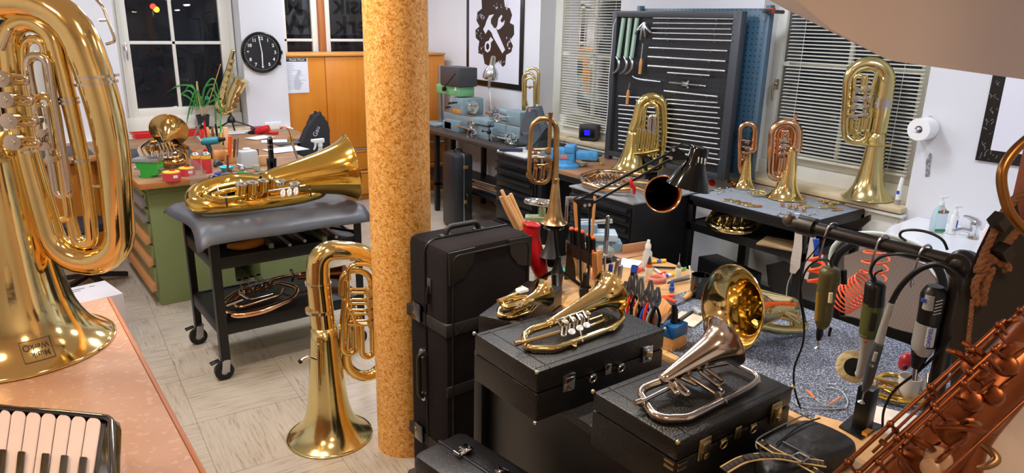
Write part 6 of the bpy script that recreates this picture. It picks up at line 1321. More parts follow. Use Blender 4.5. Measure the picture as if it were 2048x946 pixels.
blk('green_sheet', 'green sheet lying under the horn stand', 'sheet', 1128, 545, (0.08, 0.10, 0.004), mat('turquoise_sheet', '#2fb08a', 0.5), 0.2)
# pliers standing in their rack
pr = root_at('pliers_rack', 'wooden rack on the bench full of upright pliers', 'rack', 1290, 668, BZ_, 0.0)
b = MB(); b.box((0, 0.02, 0.02), (0.16, 0.05, 0.04), 0.003); b.build('base', dkwood, pr)
P0, P1 = pz(1262, 640, 0.80), pz(1318, 672, 0.80)
cols = [(blackp, 'black'), (MATS['red_grip'], 'red'), (blackp, 'black'), (beech, 'brown'), (blackp, 'black'), (bluep, 'blue'), (MATS['red_grip'], 'red'), (greyp, 'grey'), (blackp, 'black')]
tops = [(1252, 562), (1262, 552), (1272, 548), (1283, 556), (1288, 580), (1296, 575), (1302, 560), (1308, 580), (1316, 574)]
for i, (m, cn) in enumerate(cols):
    t = i/8; fx, fy = 1256+t*52, 652+t*24; r = root_at('pliers', '%s gripped steel pliers upright in the rack, %s from the left' % (cn, ORD[i]), 'pliers', fx, fy, BZ_, RZ, 'pliers upright in the wooden rack'); g_ = Fr(r.matrix_world)
    top = g_.q(tops[i][0], tops[i][1], 0.0); mid = top.lerp(Vector((0, 0, 0)), 0.36)
    for sx in (-1, 1): MB().ct([mid, mid.lerp(Vector((sx*0.012, 0, 0.02)), 0.5)+Vector((sx*0.010, 0, 0)), Vector((sx*0.008, 0, 0.01))], [0.004, 0.0065, 0.005], 8).build('handle', m, r)
    b = MB(); b.ct([mid+Vector((-0.004, 0, 0)), mid.lerp(top, 0.35)+Vector((-0.009, 0, 0)), top+Vector((-0.003, 0, 0))], [0.006, 0.009, 0.003], 6); b.ct([mid+Vector((0.004, 0, 0)), mid.lerp(top, 0.35)+Vector((0.009, 0, 0)), top+Vector((0.003, 0, 0))], [0.006, 0.008, 0.003], 6); b.cyl(mid+Vector((0, -0.008, 0.004)), mid+Vector((0, 0.008, 0.004)), 0.007); b.build('jaws', steel, r)
blk('small_anvil', 'grey slotted metal block on top of the pliers', 'block', 1262, 610, (0.06, 0.04, 0.07), steel, 0.4, BZ_) 
bx = root_at('wood_box', 'leaning black and wood tray behind the blue box', 'tray', 1322, 655, BZ_, -0.5); b = MB(); b.box((0, 0, 0.055), (0.012, 0.09, 0.10), 0.002, Euler((0, 0.35, 0)).to_matrix()); b.build('wood_side', beech, bx); b = MB(); b.box((0.022, 0, 0.05), (0.02, 0.085, 0.09), 0.002, Euler((0, 0.35, 0)).to_matrix()); b.build('dark_face', dgreyp, bx)
blk('plastic_bag', 'flat clear bag with printed paper before the brass bell', 'plastic bag', 1375, 640, (0.12, 0.10, 0.006), mat('bag_paper', '#d9d0bd', 0.35, noise=(22, '#b3a184', 0.6)), 0.3, 0.807)
bb = root_at('blue_box', 'small blue plastic box of leftovers between the two cases', 'box', 1358, 700, BZ_, 0.08); b = MB(); b.box((0, 0.03, 0.0225), (0.085, 0.06, 0.045), 0.004); b.build('box_body', mat('deep_blue_plastic', '#1b5a96', 0.25), bb); bb.location.z = 0.85
MB().box((0, 0.03, -0.024), (0.08, 0.055, 0.047)).build('base', beech, bb)
o = MB().ct([(0, 0, 0), (0, 0, 0.03), (-0.008, 0, 0.07)], [0.014, 0.012, 0.008], 8).build('rubber_stop', blackp); o.matrix_world = TR(bb.location.x-0.005, bb.location.y+0.03, 0.897); tag(o, 'black tapered rubber stop standing in the blue box', 'rubber stop')
o = MB().cyl((-0.07, 0.03, 0.0), (0.0, 0.05, 0.02), 0.006).build('brown_rod', mat('brown_rod', '#7a5f48', 0.4)); o.matrix_world = TR(bb.location.x-0.0, bb.location.y+0.0, 0.905); tag(o, 'brown rod lying across the blue box', 'rod')
o = MB().cyl((0.01, 0.02, 0.0), (0.09, 0.03, 0.012), 0.007).build('marker', dgreyp); o.matrix_world = TR(bb.location.x, bb.location.y, 0.903); tag(o, 'grey marker with red label lying over the blue box', 'marker')
blk('whetstone', 'short grey whetstone before the brass bell', 'stone', 1395, 625, (0.02, 0.06, 0.012), greyp, -0.5, 0.807); 
# safety glasses on the carpet
sg = root_at('safety_glasses', 'clear safety glasses with orange temple tips on the carpet', 'glasses', 1620, 812, 0.807, 0.1); f = Fr(sg.matrix_world)
def G(x, y, h=0.004): return f.q(x, y, h, 2)
clr = mat('clear_frame', '#cfd6dc', 0.1, 0.3)
for l in ([(1592, 800), (1600, 813), (1660, 818), (1692, 815)], [(1592, 800), (1606, 792), (1640, 800)], [(1692, 815), (1695, 800), (1680, 780), (1650, 775)]): MB().ct([G(*p) for p in l], 0.0018, 6).build('frame_wire', clr, sg)
MB().ct([G(1614, 780, 0.012), G(1630, 797, 0.01), G(1655, 811, 0.006), G(1690, 813)], 0.0016, 6).build('temple', clr, sg); MB().ct([G(1682, 795, 0.012), G(1655, 811, 0.006), G(1594, 803)], 0.0016, 6).build('temple', clr, sg)
MB().ct([G(1611, 779, 0.012), G(1620, 786, 0.012), G(1629, 797, 0.01)], [0.002, 0.004, 0.003], 8).build('temple_tip', mat('orange_tip', '#d9762c', 0.4), sg); MB().ct([G(1680, 795, 0.012), G(1658, 810, 0.008)], [0.004, 0.003], 8).build('temple_tip', MATS['orange_tip'], sg)
MB().slab([G(1598, 812, 0.001), G(1685, 817, 0.001), G(1690, 806, 0.022), G(1600, 799, 0.022)], (0, 0.001, 0.0005)).build('lens', mat('lens', '#f4f8fa', 0.02, trans=0.95), sg)
lying('drill_bit', 'small steel pin lying on the carpet', 'pin', (1654, 768), (1672, 769), [(0, 0.002), (1, 0.002)], steel, h=0.003)
lying('drill_bit', 'thin steel needle lying beside the polishing wheel', 'pin', (1697, 757), (1710, 750), [(0, 0.001), (1, 0.0018)], steel, h=0.003)

# --- rack with rotary tools
RX = 1.885
rk = thing('tool_hanger', 'black tubular rack bar from which the rotary tools hang', 'rack', TR(RX, 0.85, 0.806)); I = rk.matrix_world.inverted(); A = px(1612, 452, RX); B_ = px(1925, 528, RX)
b = MB(); b.M = I; b.cyl(A, B_, 0.019, n=20); b.cyl(A+Vector((0, 0.02, 0)), A-Vector((0, 0.03, 0)), 0.028, n=20); b.build('bar', mat('black_tube', '#171211', 0.35), rk)
b = MB(); b.M = I; b.sph(B_, 0.036); b.cyl(B_, Vector((B_.x, B_.y, 0.86)), 0.021, n=20); b.cyl(B_+Vector((-0.03, 0, 0)), B_+Vector((0.03, 0, 0)), 0.03); b.build('post', MATS['black_tube'], rk)
b = MB(); b.M = I; b.box((RX, B_.y, 0.83), (0.09, 0.09, 0.048), 0.008); b.build('foot', blackp, rk)
b = MB(); b.M = I; P = A; b.sph(P+Vector((0, 0.055, 0.006)), 0.02); b.cyl(P, P+Vector((0, 0.06, 0.005)), 0.012); b.build('wing_knob', mat('worn_knob', '#4a3d38', 0.4), rk)
bkt = MB(); bkt.M = I; bkt.slab([px(a, c, RX+0.02) for a, c in ((1660, 455), (1715, 440), (1738, 430), (1737, 442), (1718, 458), (1680, 462))], (0.012, 0, 0)); bkt.build('clip_arm', blackp, rk)
def hook(label, x, y): 
    P = px(x, y, RX); r = thing('hanging_hook', label, 'hook', TR(*P), 'wire hooks on the rack bar'); b = MB(); b.ct([(-0.022, 0.010, -0.075), (-0.024, 0.004, -0.02), (-0.018, 0, 0.016), (0.0, -0.004, 0.026), (0.018, -0.006, 0.018), (0.024, -0.006, 0.0)], 0.0032, 8); b.ct([(-0.022, 0.010, -0.075), (-0.010, 0.012, -0.088), (0.0, 0.012, -0.075)], 0.0032, 8); b.build('wire', steel, r); return r
hook('steel hook on the rack bar carrying the olive drill', 1662, 464); hook('steel hook on the rack bar carrying the green grinder', 1764, 489); hook('steel hook on the rack bar carrying the grey rotary tool', 1848, 509)
bpost = thing('stand_post', 'short black square post standing on the carpet edge', 'post', TR(*pz(1722, 862, 0.806))); MB().box((0, 0, 0.07), (0.042, 0.042, 0.14), 0.003).build('column', blackp, bpost); MB().prism([(-0.06, -0.03), (0.06, -0.03), (0.04, 0.05), (-0.05, 0.04)], 0, 0.014, 2).build('foot_plate', blackp, bpost)
def rtool(name, label, pts, rad, m, cat='rotary tool'):
    P = px(pts[0][0], pts[0][1], RX-0.03); r = thing(name, label, cat, TR(*P)); return r, r.matrix_world.inverted()
def seg(r, I, nm, pts, rad, m, X=None, n=20, smooth=True):
    X = X or RX-0.03; b = MB(); b.M = I; P = [px(p[0], p[1], X) for p in pts]; (b.ct if smooth else b.tube)(P, rad, n); return b.build(nm, m, r)
olive = mat('olive_plastic', '#4a4420', 0.4); oliveg = mat('olive_green_plastic', '#4d5228', 0.35)
r, I = rtool('rotary_drill', 'olive rotary drill hanging collet down, leftmost of the hung tools', [(1660, 540)], 0, olive)
o = seg(r, I, 'motor_body', [(1662, 534), (1660, 545), (1652, 590), (1646, 640), (1641, 655)], [0.016, 0.029, 0.026, 0.022, 0.012], olive)
seg(r, I, 'olive_front', [(1640, 585), (1635, 640)], [0.010, 0.009], mat('ochre_stripe', '#8a6a1e', 0.4), RX-0.045); seg(r, I, 'chuck', [(1641, 652), (1639, 668), (1637, 680)], [0.009, 0.010, 0.006], blackp); seg(r, I, 'tool_bit', [(1637, 680), (1636, 692), (1635, 696)], [0.002, 0.002, 0.010], steel, smooth=False); seg(r, I, 'side_lever', [(1662, 655), (1658, 672)], 0.004, blackp)
seg(r, I, 'label_plate', [(1662, 586), (1660, 605)], 0.006, mat('label_plate', '#cfc6a0', 0.5), RX-0.054, 8); seg(r, I, 'hanger_ring', [(1664, 534), (1662, 520), (1670, 505)], 0.003, blackp); seg(r, I, 'side_clip', [(1688, 540), (1688, 568)], 0.008, blackp, RX+0.0)
r, I = rtool('rotary_grinder', 'green and grey angle polisher with felt wheel hanging in the middle', [(1750, 570)], 0, olive)
seg(r, I, 'motor_cap', [(1752, 562), (1751, 570), (1747, 610)], [0.012, 0.026, 0.027], blackp); seg(r, I, 'motor_body', [(1747, 606), (1740, 650), (1736, 672)], [0.027, 0.026, 0.024], oliveg); seg(r, I, 'neck', [(1736, 668), (1732, 688), (1727, 710), (1720, 745), (1716, 750)], [0.025, 0.016, 0.011, 0.011, 0.012], greyp)
seg(r, I, 'red_switch', [(1730, 682), (1734, 683)], 0.006, redp, RX-0.045, 10); seg(r, I, 'label', [(1748, 625), (1742, 660)], 0.010, mat('dark_label', '#1b1a14', 0.4), RX-0.047, 8)
b = MB(); b.M = I; c = px(1707, 733, RX-0.0); b.lathe([(0, -0.009), (0.040, -0.009), (0.046, -0.004), (0.046, 0.004), (0.040, 0.009), (0, 0.009)], 40, lookM(c, (-0.8, -0.5, 0.25))); b.build('felt_wheel', mat('felt_wheel', '#d6c79c', 0.95, bump=(90, 0.6)), r); b = MB(); b.M = I; b.lathe([(0, -0.012), (0.026, -0.012), (0.026, 0.012), (0, 0.012)], 28, lookM(c, (-0.8, -0.5, 0.25))); b.build('wheel_hub', blackp, r)
seg(r, I, 'hanger_ring', [(1752, 562), (1750, 548), (1765, 540)], 0.0025, blackp)
r, I = rtool('flexible_shaft', 'grey handpiece on a black flexible shaft hanging before the grinder', [(1738, 690)], 0, olive)
seg(r, I, 'shaft', [(1925, 590), (1918, 555), (1890, 532), (1862, 530), (1830, 545), (1800, 575), (1780, 612)], 0.0075, blackp, RX-0.05, 12); seg(r, I, 'shaft_sleeve', [(1782, 608), (1768, 650), (1757, 690)], [0.008, 0.0095, 0.012], greyp, RX-0.06); seg(r, I, 'handpiece', [(1758, 688), (1748, 715), (1735, 765), (1728, 782)], [0.012, 0.015, 0.012, 0.006], dgreyp, RX-0.07); seg(r, I, 'bit', [(1729, 780), (1724, 800), (1722, 804)], [0.002, 0.002, 0.010], steel, RX-0.07, smooth=False); seg(r, I, 'button', [(1744, 728), (1743, 733)], 0.006, steel, RX-0.085, 10); seg(r, I, 'label', [(1752, 705), (1747, 722)], 0.005, greyp, RX-0.086, 8)
r, I = rtool('rotary_tool', 'grey and black rotary tool with lettering hanging at the right', [(1865, 590)], 0, olive)
seg(r, I, 'motor_body', [(1872, 572), (1868, 590), (1858, 640), (1848, 690)], [0.018, 0.030, 0.028, 0.026], blackp); seg(r, I, 'grey_shell', [(1856, 645), (1846, 690), (1842, 708)], [0.0285, 0.0275, 0.020], greyp); seg(r, I, 'grey_shell', [(1862, 590), (1856, 618)], [0.012, 0.014], greyp, RX-0.052); seg(r, I, 'nose', [(1842, 700), (1836, 722), (1832, 735)], [0.024, 0.016, 0.012], blackp); seg(r, I, 'collet', [(1832, 733), (1829, 760)], [0.007, 0.006], steel)
seg(r, I, 'blue_switch', [(1849, 597), (1848, 603)], 0.007, bluep, RX-0.062, 10)
b = MB(); b.M = I
for i in range(5): A = px(1872-i*1.5, 604+i*6.5, RX-0.062); B2 = px(1886-i*1.0, 600+i*6.5, RX-0.055); b.cyl(A, B2, 0.0014, n=6)
b.build('vents', steel, r)
pA, pB_ = px(1856, 695, RX-0.066), px(1863, 655, RX-0.066); d = (pB_-pA).normalized(); Mt = I @ basis((pA+pB_)/2, d, Vector((-1, 0, 0)).cross(d)*-1 if False else d.cross(Vector((-1, 0, 0)))*-1, Vector((-1, 0, 0)))
seg(r, I, 'name_plate', [(1857, 692), (1864, 655)], 0.011, mat('silver_plate', '#c9cbd0', 0.35, 0.4), RX-0.049, 8)
text_part('lettering', 'DREMEL', 0.014, mat('blue_letters', '#1d3aa0', 0.4), r, Mt @ Matrix.Translation((0, 0, 0.0)), 0.0006)
# cords
def cord(label, pts, rad=0.003, X=RX-0.03, m=blackp, name='cable'):
    P = [px(p[0], p[1], p[2] if len(p) > 2 else X) for p in pts]; o_ = P[0].copy(); b = MB(); b.M = Matrix.Translation(-o_); b.ct(P, rad, 8, 8); o = b.build(name, m); o.location = o_; return tag(o, label, 'cord')
cord('black power cord looping down from the olive drill to the bench', [(1664, 535), (1655, 520), (1632, 522), (1610, 545), (1600, 590), (1608, 650), (1605, 690), (1588, 740), (1592, 790), (1612, 840)])
cord('thin black cord hanging left of the olive drill', [(1655, 468), (1630, 500), (1603, 540), (1604, 600), (1612, 645)], 0.002)
cord('black cord looping over the rack bar to the middle grinder', [(1750, 568), (1742, 540), (1760, 515), (1800, 508), (1850, 515), (1885, 530)], 0.004)
cord('black cord arching above the rack bar', [(1895, 500), (1885, 480), (1860, 466), (1830, 460), (1806, 462), (1800, 472), (1812, 482)], 0.0035)
cord('black cord drooping from the rack post down to the red toy', [(1940, 540), (1935, 600), (1925, 640), (1890, 690), (1840, 740), (1790, 780), (1768, 820), (1765, 860)], 0.0035)
# beaker with red bird head and things at the bench's right end
bk = thing('beaker', 'white plastic beaker standing before the horn parts', 'beaker', TR(*pz(1812, 800, 0.806))); MB().lathe([(0, 0.001), (0.026, 0.001), (0.032, 0.08), (0.030, 0.08), (0.024, 0.004), (0, 0.004)], 28).build('cup', mat('frosted_beaker', '#cfc9c4', 0.4), bk)
rb = thing('red_bulb', 'red rubber bulb standing in the white beaker', 'rubber bulb', TR(*px(1812, 722, bk.location.x))); MB().lathe([(0, -0.03), (0.012, -0.028), (0.018, -0.012), (0.020, 0.004), (0.016, 0.02), (0.006, 0.028), (0, 0.029)], 20, Euler((0.2, 0.1, 0)).to_matrix().to_4x4()).build('bulb', mat('red_rubber', '#a52030', 0.3), rb); MB().sph((-0.012, -0.006, -0.014), 0.008).build('black_ring', blackp, rb)
M = TR(*pz(1800, 770, 0.806)); h = Horn('horn_section', 'dismantled golden horn tubing lying on the carpet at the right', 'horn part', M, gbrass, ax=2, h=0.02)
h.tube('large_branch', [(1880, 800, 0.02), (1820, 805, 0.02), (1748, 790, 0.02), (1745, 760, 0.02), (1775, 745, 0.02), (1860, 775, 0.02)], [6, 6, 6, 6, 5, 5], 22, n=12); h.tube('inner_branch', [(1860, 790, 0.02), (1790, 790, 0.02), (1762, 775, 0.02), (1780, 762, 0.02), (1850, 780, 0.02)], 4, 10)
h.tube('upper_branch', [(1740, 752, 0.05), (1800, 770, 0.05), (1850, 768, 0.04), (1900, 755, 0.03)], [4, 5, 5, 4], 10, dullbrass); h.tube('slide', [(1755, 772, 0.04), (1790, 780, 0.04), (1792, 772, 0.04), (1760, 764, 0.04)], 3, 4)
for i, (x, y) in enumerate(((1845, 770), (1858, 760), (1870, 750), (1882, 742))): h.valve((x, y, 0.05), 6, 10, (0.5, 0.3, 0.8), m=nickel)
blk('paper_sheet', 'white paper sheets at the right end of the bench', 'paper', 1775, 850, (0.2, 0.16, 0.003), mat('warm_paper', '#e4d6c8', 0.8), 0.4, 0.8075)
blk('wood_tray', 'light wooden board under the horn parts', 'board', 1700, 905, (0.30, 0.22, 0.006), lightw, 0.4, 0.8075)

# --- office chair with mesh back
XC = 2.78
mm = mat('chair_mesh', '#8b8480', 0.7); N = mm.node_tree.nodes; L = mm.node_tree.links; bs = N['Principled BSDF']; tc = N.new('ShaderNodeTexCoord'); ck_ = N.new('ShaderNodeTexChecker'); ck_.inputs['Scale'].default_value = 260; ck_.inputs[1].default_value = S('#b9aca6'); ck_.inputs[2].default_value = S('#4a4442'); mpp = N.new('ShaderNodeMapping'); mpp.inputs['Rotation'].default_value = (PI/4, 0, 0); L.new(tc.outputs['Object'], mpp.inputs[0]); L.new(mpp.outputs[0], ck_.inputs[0]); L.new(ck_.outputs[0], bs.inputs['Base Color'])
ch = thing('office_chair', 'office chair with grey mesh back and pale frame behind the bench', 'chair', TR(XC+0.25, px(1780, 600, XC).y, 0)); I = ch.matrix_world.inverted()
def CP(x, y, d=0): return I @ px(x, y, XC+d)
mesh_o = [(1688, 512), (1735, 495), (1800, 508), (1850, 530), (1872, 560), (1872, 600), (1862, 665), (1845, 672), (1760, 648), (1690, 630)]
MB().slab([CP(*p) for p in mesh_o], (0.006, 0, 0)).build('mesh_back', mm, ch)
b = MB(); b.ct([CP(*p, 0.004) for p in [(1672, 645), (1672, 590), (1668, 530), (1690, 497), (1735, 480), (1800, 492), (1860, 520), (1885, 560), (1882, 620), (1866, 690)]], 0.016, 10); b.build('back_frame', blackp, ch)
b = MB(); b.slab([CP(*p) for p in [(1665, 632), (1700, 634), (1765, 652), (1868, 678), (1868, 700), (1790, 688), (1730, 668), (1668, 652)]], (0.02, 0, 0)); b.build('lower_frame', blackp, ch)
b = MB(); b.ct([CP(*p, 0.04) for p in [(1660, 560), (1662, 510), (1672, 488), (1700, 470), (1760, 468), (1830, 488), (1882, 520), (1902, 560), (1900, 620), (1885, 690)]], 0.010, 10); b.build('outer_frame', mat('pale_mint_plastic', '#cfdad6', 0.3), ch)
b = MB(); b.ct([CP(1775, 640, 0.03), CP(1775, 720, 0.08), (0.0, 0, 0.50)], 0.02, 10); b.build('spine', blackp, ch); MB().box((0.0, 0, 0.50), (0.46, 0.46, 0.07), 0.03).build('seat', blackp, ch)
b = MB(); b.cyl((0, 0, 0.10), (0, 0, 0.47), 0.028)
b.build('gas_lift', steel, ch)
for k_ in range(5): a = k_*2*PI/5; lg = MB().bar((0, 0, 0.10), (0.28*math.cos(a), 0.28*math.sin(a), 0.07), 0.035, 0.03).build('base_leg', blackp, ch); MB().cyl((0.28*math.cos(a), 0.28*math.sin(a)-0.02, 0.03), (0.28*math.cos(a), 0.28*math.sin(a)+0.02, 0.03), 0.03).build('castor', blackp, lg)
# orange coiled hose
def coil(label, a, c, X, R_, turns, m, thick=0.0035):
    A, B_ = px(*a, X), px(*c, X); ax_ = (B_-A); M_ = lookM(A, ax_); n = int(turns*14); b = MB(); b.M = Matrix.Translation(-A); b.tube([M_ @ Vector((R_*math.cos(2*PI*t*turns/n), R_*math.sin(2*PI*t*turns/n), ax_.length*t/n)) for t in range(n+1)], thick, 6); o = b.build('coiled_hose', m); o.location = A; return tag(o, label, 'hose')
om = mat('orange_hose', '#f2643a', 0.4)
coil('orange coiled air hose hanging before the upper chair back', (1755, 498), (1745, 560), 2.55, 0.045, 3.2, om); coil('orange coiled air hose hanging low beside the middle grinder', (1738, 565), (1680, 605), 2.50, 0.050, 9, om)
coil('thick orange coiled hose hanging from the felt table corner', (1632, 510), (1632, 575), 3.2, 0.035, 3, mat('bright_orange_hose', '#ff5a1c', 0.35), 0.009)
o = MB().rt([px(1632, 478, 3.2), px(1633, 510, 3.2)], [0.016, 0.008], 0.01).build('hose_fitting', bluep); tag(o, 'blue hose fitting below the table corner', 'fitting')
# cloth hanging at the table leg
o = MB(); P = [px(a, c, 3.685) for a, c in ((1592, 452), (1605, 458), (1604, 500), (1600, 535), (1590, 548), (1580, 545), (1582, 520), (1588, 490))]; o.slab(P, (0.012, 0.01, 0)); o = o.build('rag', cloth); tag(o, 'pale ragged cloth hanging down the table leg', 'rag')
o = MB().ct([px(1585, 545, 3.685), px(1575, 570, 3.685), px(1572, 605, 3.685)], 0.003, 6).build('string', cloth); tag(o, 'loose white string hanging below the rag', 'string')
o = MB(); o.slab([px(a, c, 3.69) for a, c in ((1622, 470), (1632, 472), (1625, 520), (1615, 560), (1606, 556), (1614, 515))], (0.012, 0.01, 0)); o = o.build('rag', cloth); tag(o, 'second pale cloth hanging right of the table leg', 'rag')

# --- wash basin
wb = thing('wash_basin', 'white ceramic wash basin against the right wall', 'wash basin', TR(4.0, 1.4, 0)); cer = mat('ceramic', '#e9edf2', 0.12, coat=0.5)
out = [(0.40, 0.45), (0.05, 0.43), (-0.12, 0.38), (-0.26, 0.26), (-0.34, 0.10), (-0.36, -0.10), (-0.34, -0.35), (-0.2, -0.5), (0.40, -0.52)]
b = MB(); b.prism([(x, y) for x, y in out], 0.74, 0.845); bmesh.ops.bevel(b.bm, geom=[e for e in b.bm.edges], offset=0.012, segments=2, affect='EDGES'); b.build('basin', cer, wb)
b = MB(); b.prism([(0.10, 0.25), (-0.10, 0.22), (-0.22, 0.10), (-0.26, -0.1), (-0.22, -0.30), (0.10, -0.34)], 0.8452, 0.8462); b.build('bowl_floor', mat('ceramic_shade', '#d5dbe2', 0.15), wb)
MB().cyl((0.28, -0.09, 0.846), (0.28, -0.09, 0.848), 0.022).build('tap_hole', blackp, wb)
MB().cyl((0.1, 0, 0.45), (0.1, 0, 0.74), 0.03).build('drain_pipe', chrome, wb); MB().rt([(0.1, 0, 0.5), (0.1, 0, 0.40), (0.30, 0, 0.40), (0.398, 0, 0.42)], 0.022, 0.05).build('drain_trap', chrome, wb); MB().cyl((0.36, 0.25, 0.45), (0.398, 0.25, 0.45), 0.02).build('valve', chrome, wb); MB().cyl((0.36, 0.25, 0.45), (0.36, 0.25, 0.74), 0.006).build('supply_hose', chrome, wb)
fc_ = thing('faucet', 'chrome single lever faucet on the wash basin', 'faucet', TR(*pz(1946, 476, 0.847)[:2], 0.847, math.radians(-40)))
MB().lathe([(0, 0), (0.028, 0), (0.026, 0.01), (0.023, 0.05), (0.026, 0.055), (0.028, 0.085), (0.022, 0.10), (0, 0.105)], 28).build('body', chrome, fc_); MB().ct([(0, 0, 0.03), (-0.06, 0, 0.045), (-0.11, 0, 0.035)], [0.015, 0.014, 0.011], 12).build('spout', chrome, fc_); MB().ct([(0.0, 0, 0.095), (-0.05, 0, 0.115), (-0.07, 0, 0.118)], [0.016, 0.010, 0.006], 12).build('lever', chrome, fc_)
def pump(name, label, x, y, body, m, neck, parts=()):
    P = pz(x, y, 0.847); r = thing(name, label, 'soap bottle', TR(P.x, P.y, 0.847, RZ)); MB().lathe(body, 24, Matrix.Diagonal((1, 0.65, 1, 1))).build('bottle_body', m, r)
    z = body[-1][1]; b = MB(); b.cyl((0, 0, z), (0, 0, z+0.02), neck); b.cyl((0, 0, z+0.02), (0, 0, z+0.04), 0.004); b.box((0.005, 0, z+0.044), (0.04, 0.014, 0.012), 0.003); b.build('pump_head', whitep, r); return r, z
r, z = pump('soap_bottle', 'clear soap bottle with green label band on the basin', 1873, 463, [(0, 0), (0.036, 0), (0.042, 0.01), (0.044, 0.06), (0.036, 0.12), (0.015, 0.145), (0.013, 0.15)], mat('clear_soap', '#d3e8ee', 0.15, trans=0.4), 0.014)
for z0, nm, m in ((0.118, 'green_band', mat('label_green', '#2f8a4a', 0.5)), (0.014, 'green_band', MATS['label_green'])): MB().box((0, -0.0285, z0), (0.058, 0.003, 0.014), 0.001).build(nm, m, r)
MB().box((0, -0.030, 0.120), (0.028, 0.003, 0.018), 0.002).build('red_mark', mat('label_red', '#c93a34', 0.5), r); text_part('letter', 'S', 0.018, whitep, r, Matrix.Translation((0, -0.032, 0.120)) @ FM, 0.0005, bold=0.0008); MB().box((0, -0.0295, 0.065), (0.055, 0.002, 0.085), 0.001).build('label', mat('pale_label', '#cfe4ef', 0.4), r)
r, z = pump('soap_bottle', 'slim white pump bottle between soap and faucet', 1903, 468, [(0, 0), (0.021, 0), (0.022, 0.005), (0.022, 0.10), (0.014, 0.11)], whitep, 0.013); MB().box((0.010, -0.0135, 0.055), (0.007, 0.004, 0.05), 0.001).build('label', bluep, r)
r, z = pump('soap_bottle', 'pale pink pump bottle right of the faucet', 1968, 490, [(0, 0), (0.024, 0), (0.026, 0.01), (0.026, 0.07), (0.013, 0.09)], mat('pink_soap', '#f0dcd8', 0.3), 0.012)
blk('tissue_pack', 'small white pack lying on the basin edge', 'pack', 1828, 462, (0.05, 0.04, 0.01), whitep, 0.2, 0.847) if False else None

# --- things on and under the felt table
def uslide(label, x, y, ang, L_, gap, m, X=0, r_=0.0055, z=0.834):
    P = pz(x, y, z); o = MB().rt([(0, -gap/2, r_), (L_, -gap/2, r_), (L_+gap*0.4, 0, r_), (L_, gap/2, r_), (0, gap/2, r_)], r_, gap*0.45, 8).build('tuning_slide', m); o.matrix_world = TR(P.x, P.y, z, ang); return tag(o, label, 'tuning slide', 'loose tuning slides on the felt table')
pos = [(1466, 402), (1480, 404), (1494, 408), (1504, 410), (1514, 413), (1524, 414), (1612, 405), (1650, 402), (1664, 405), (1676, 408), (1690, 408), (1610, 410), (1655, 416), (1672, 415), (1684, 420), (1624, 414)]
random.seed(11)
for i, (x, y) in enumerate(pos):
    uslide('loose U shaped brass slide lying on the felt, %s from the window side' % ORD[i], x, y, PI*0.80+random.uniform(-0.15, 0.15)+(0.3 if i > 6 else 0), random.uniform(0.04, 0.075), 0.018+0.01*(i % 3 == 0), [ybrass, brass, MATS['pale_rose_brass']][i % 3])
for i, (x, y, m) in enumerate(((1560, 396, copper), (1568, 399, copper), (1577, 401, copper), (1561, 413, rbrass), (1576, 417, rbrass), (1588, 420, rbrass), (1604, 423, rbrass), (1455, 367, copper), (1462, 370, copper), (1466, 373, copper))):
    P = pz(x, y, 0.834); o = MB().lathe([(0, 0), (0.013, 0), (0.015, 0.003), (0.011, 0.006), (0.011, 0.016), (0.015, 0.019), (0.013, 0.022), (0, 0.022)], 18, Euler((1.2, 0, 0.5)).to_matrix().to_4x4()).build('valve_rotor', m); o.matrix_world = TR(P.x, P.y, 0.847); tag(o, 'loose copper coloured valve rotor on the felt, %s from the pegboard side' % ORD[i], 'valve rotor', 'valve rotors on the felt table')
for i in range(26):
    x, y = (random.uniform(1432, 1500), random.uniform(374, 388)) if i < 16 else (random.uniform(1550, 1640), random.uniform(420, 432))
    P = pz(x, y, 0.834); b = MB(); b.cyl((0, 0, 0.004), (random.uniform(0.015, 0.04), 0, 0.004), 0.003, n=8); b.sph((0, 0, 0.005), 0.005); b.box((0.01, 0.004, 0.003), (0.012, 0.008, 0.003)); o = b.build('valve_lever', nickel); o.matrix_world = TR(P.x, P.y, 0.835, random.uniform(0, 6)); tag(o, 'small loose silver lever piece scattered on the grey felt table', 'lever', 'small silver lever pieces on the felt table')
M = TR(*pz(1520, 385, 0.834)); h = Horn('valve_section', 'detached brass valve section standing on the felt between the horns', 'valve section', M, brass, ax=2, h=0.03)
for x in (1514, 1521, 1528): h.valve((x, 384, 0.03), 4, 4, (0, 0, 1))
h.tube('tubing', [(1500, 378, 0.04), (1530, 384, 0.04)], 2.4, 1, ybrass); h.tube('tubing', [(1506, 390, 0.02), (1508, 382, 0.03), (1530, 390, 0.02)], 2, 3)
o = flat('music_case', 'black case standing on the floor below the felt table', 'case', tuple(px(1455, 560, 3.75)*1.0)[:2]+(0.136,), (0.16, 0.42, 0.30), blackm, -0.2, 0.008)
ms = MB(); ms.slab([px(a, c, 3.78) for a, c in ((1532, 530), (1565, 523), (1580, 530), (1580, 600), (1562, 600), (1536, 570))], (0.012, 0, 0)); o = ms.build('sheet_metal', blackp); tag(o, 'black angular panel leaning under the felt table', 'panel')
flat('storage_box', 'black box lying on the shelf at the back of the felt table', 'box', (4.14, 2.38, 0.6515), (0.14, 0.22, 0.09), blackp, 0, 0.005)
P = pz(1560, 492, 0.652); flat('plastic_sleeve', 'brown paper sleeve lying on the shelf of the felt table', 'sleeve', (P.x+0.03, P.y, 0.6515), (0.20, 0.26, 0.012), mat('brown_sleeve', '#a88a62', 0.5, noise=(10, '#8a6f4c', 0.8)), 0.3, 0.003)

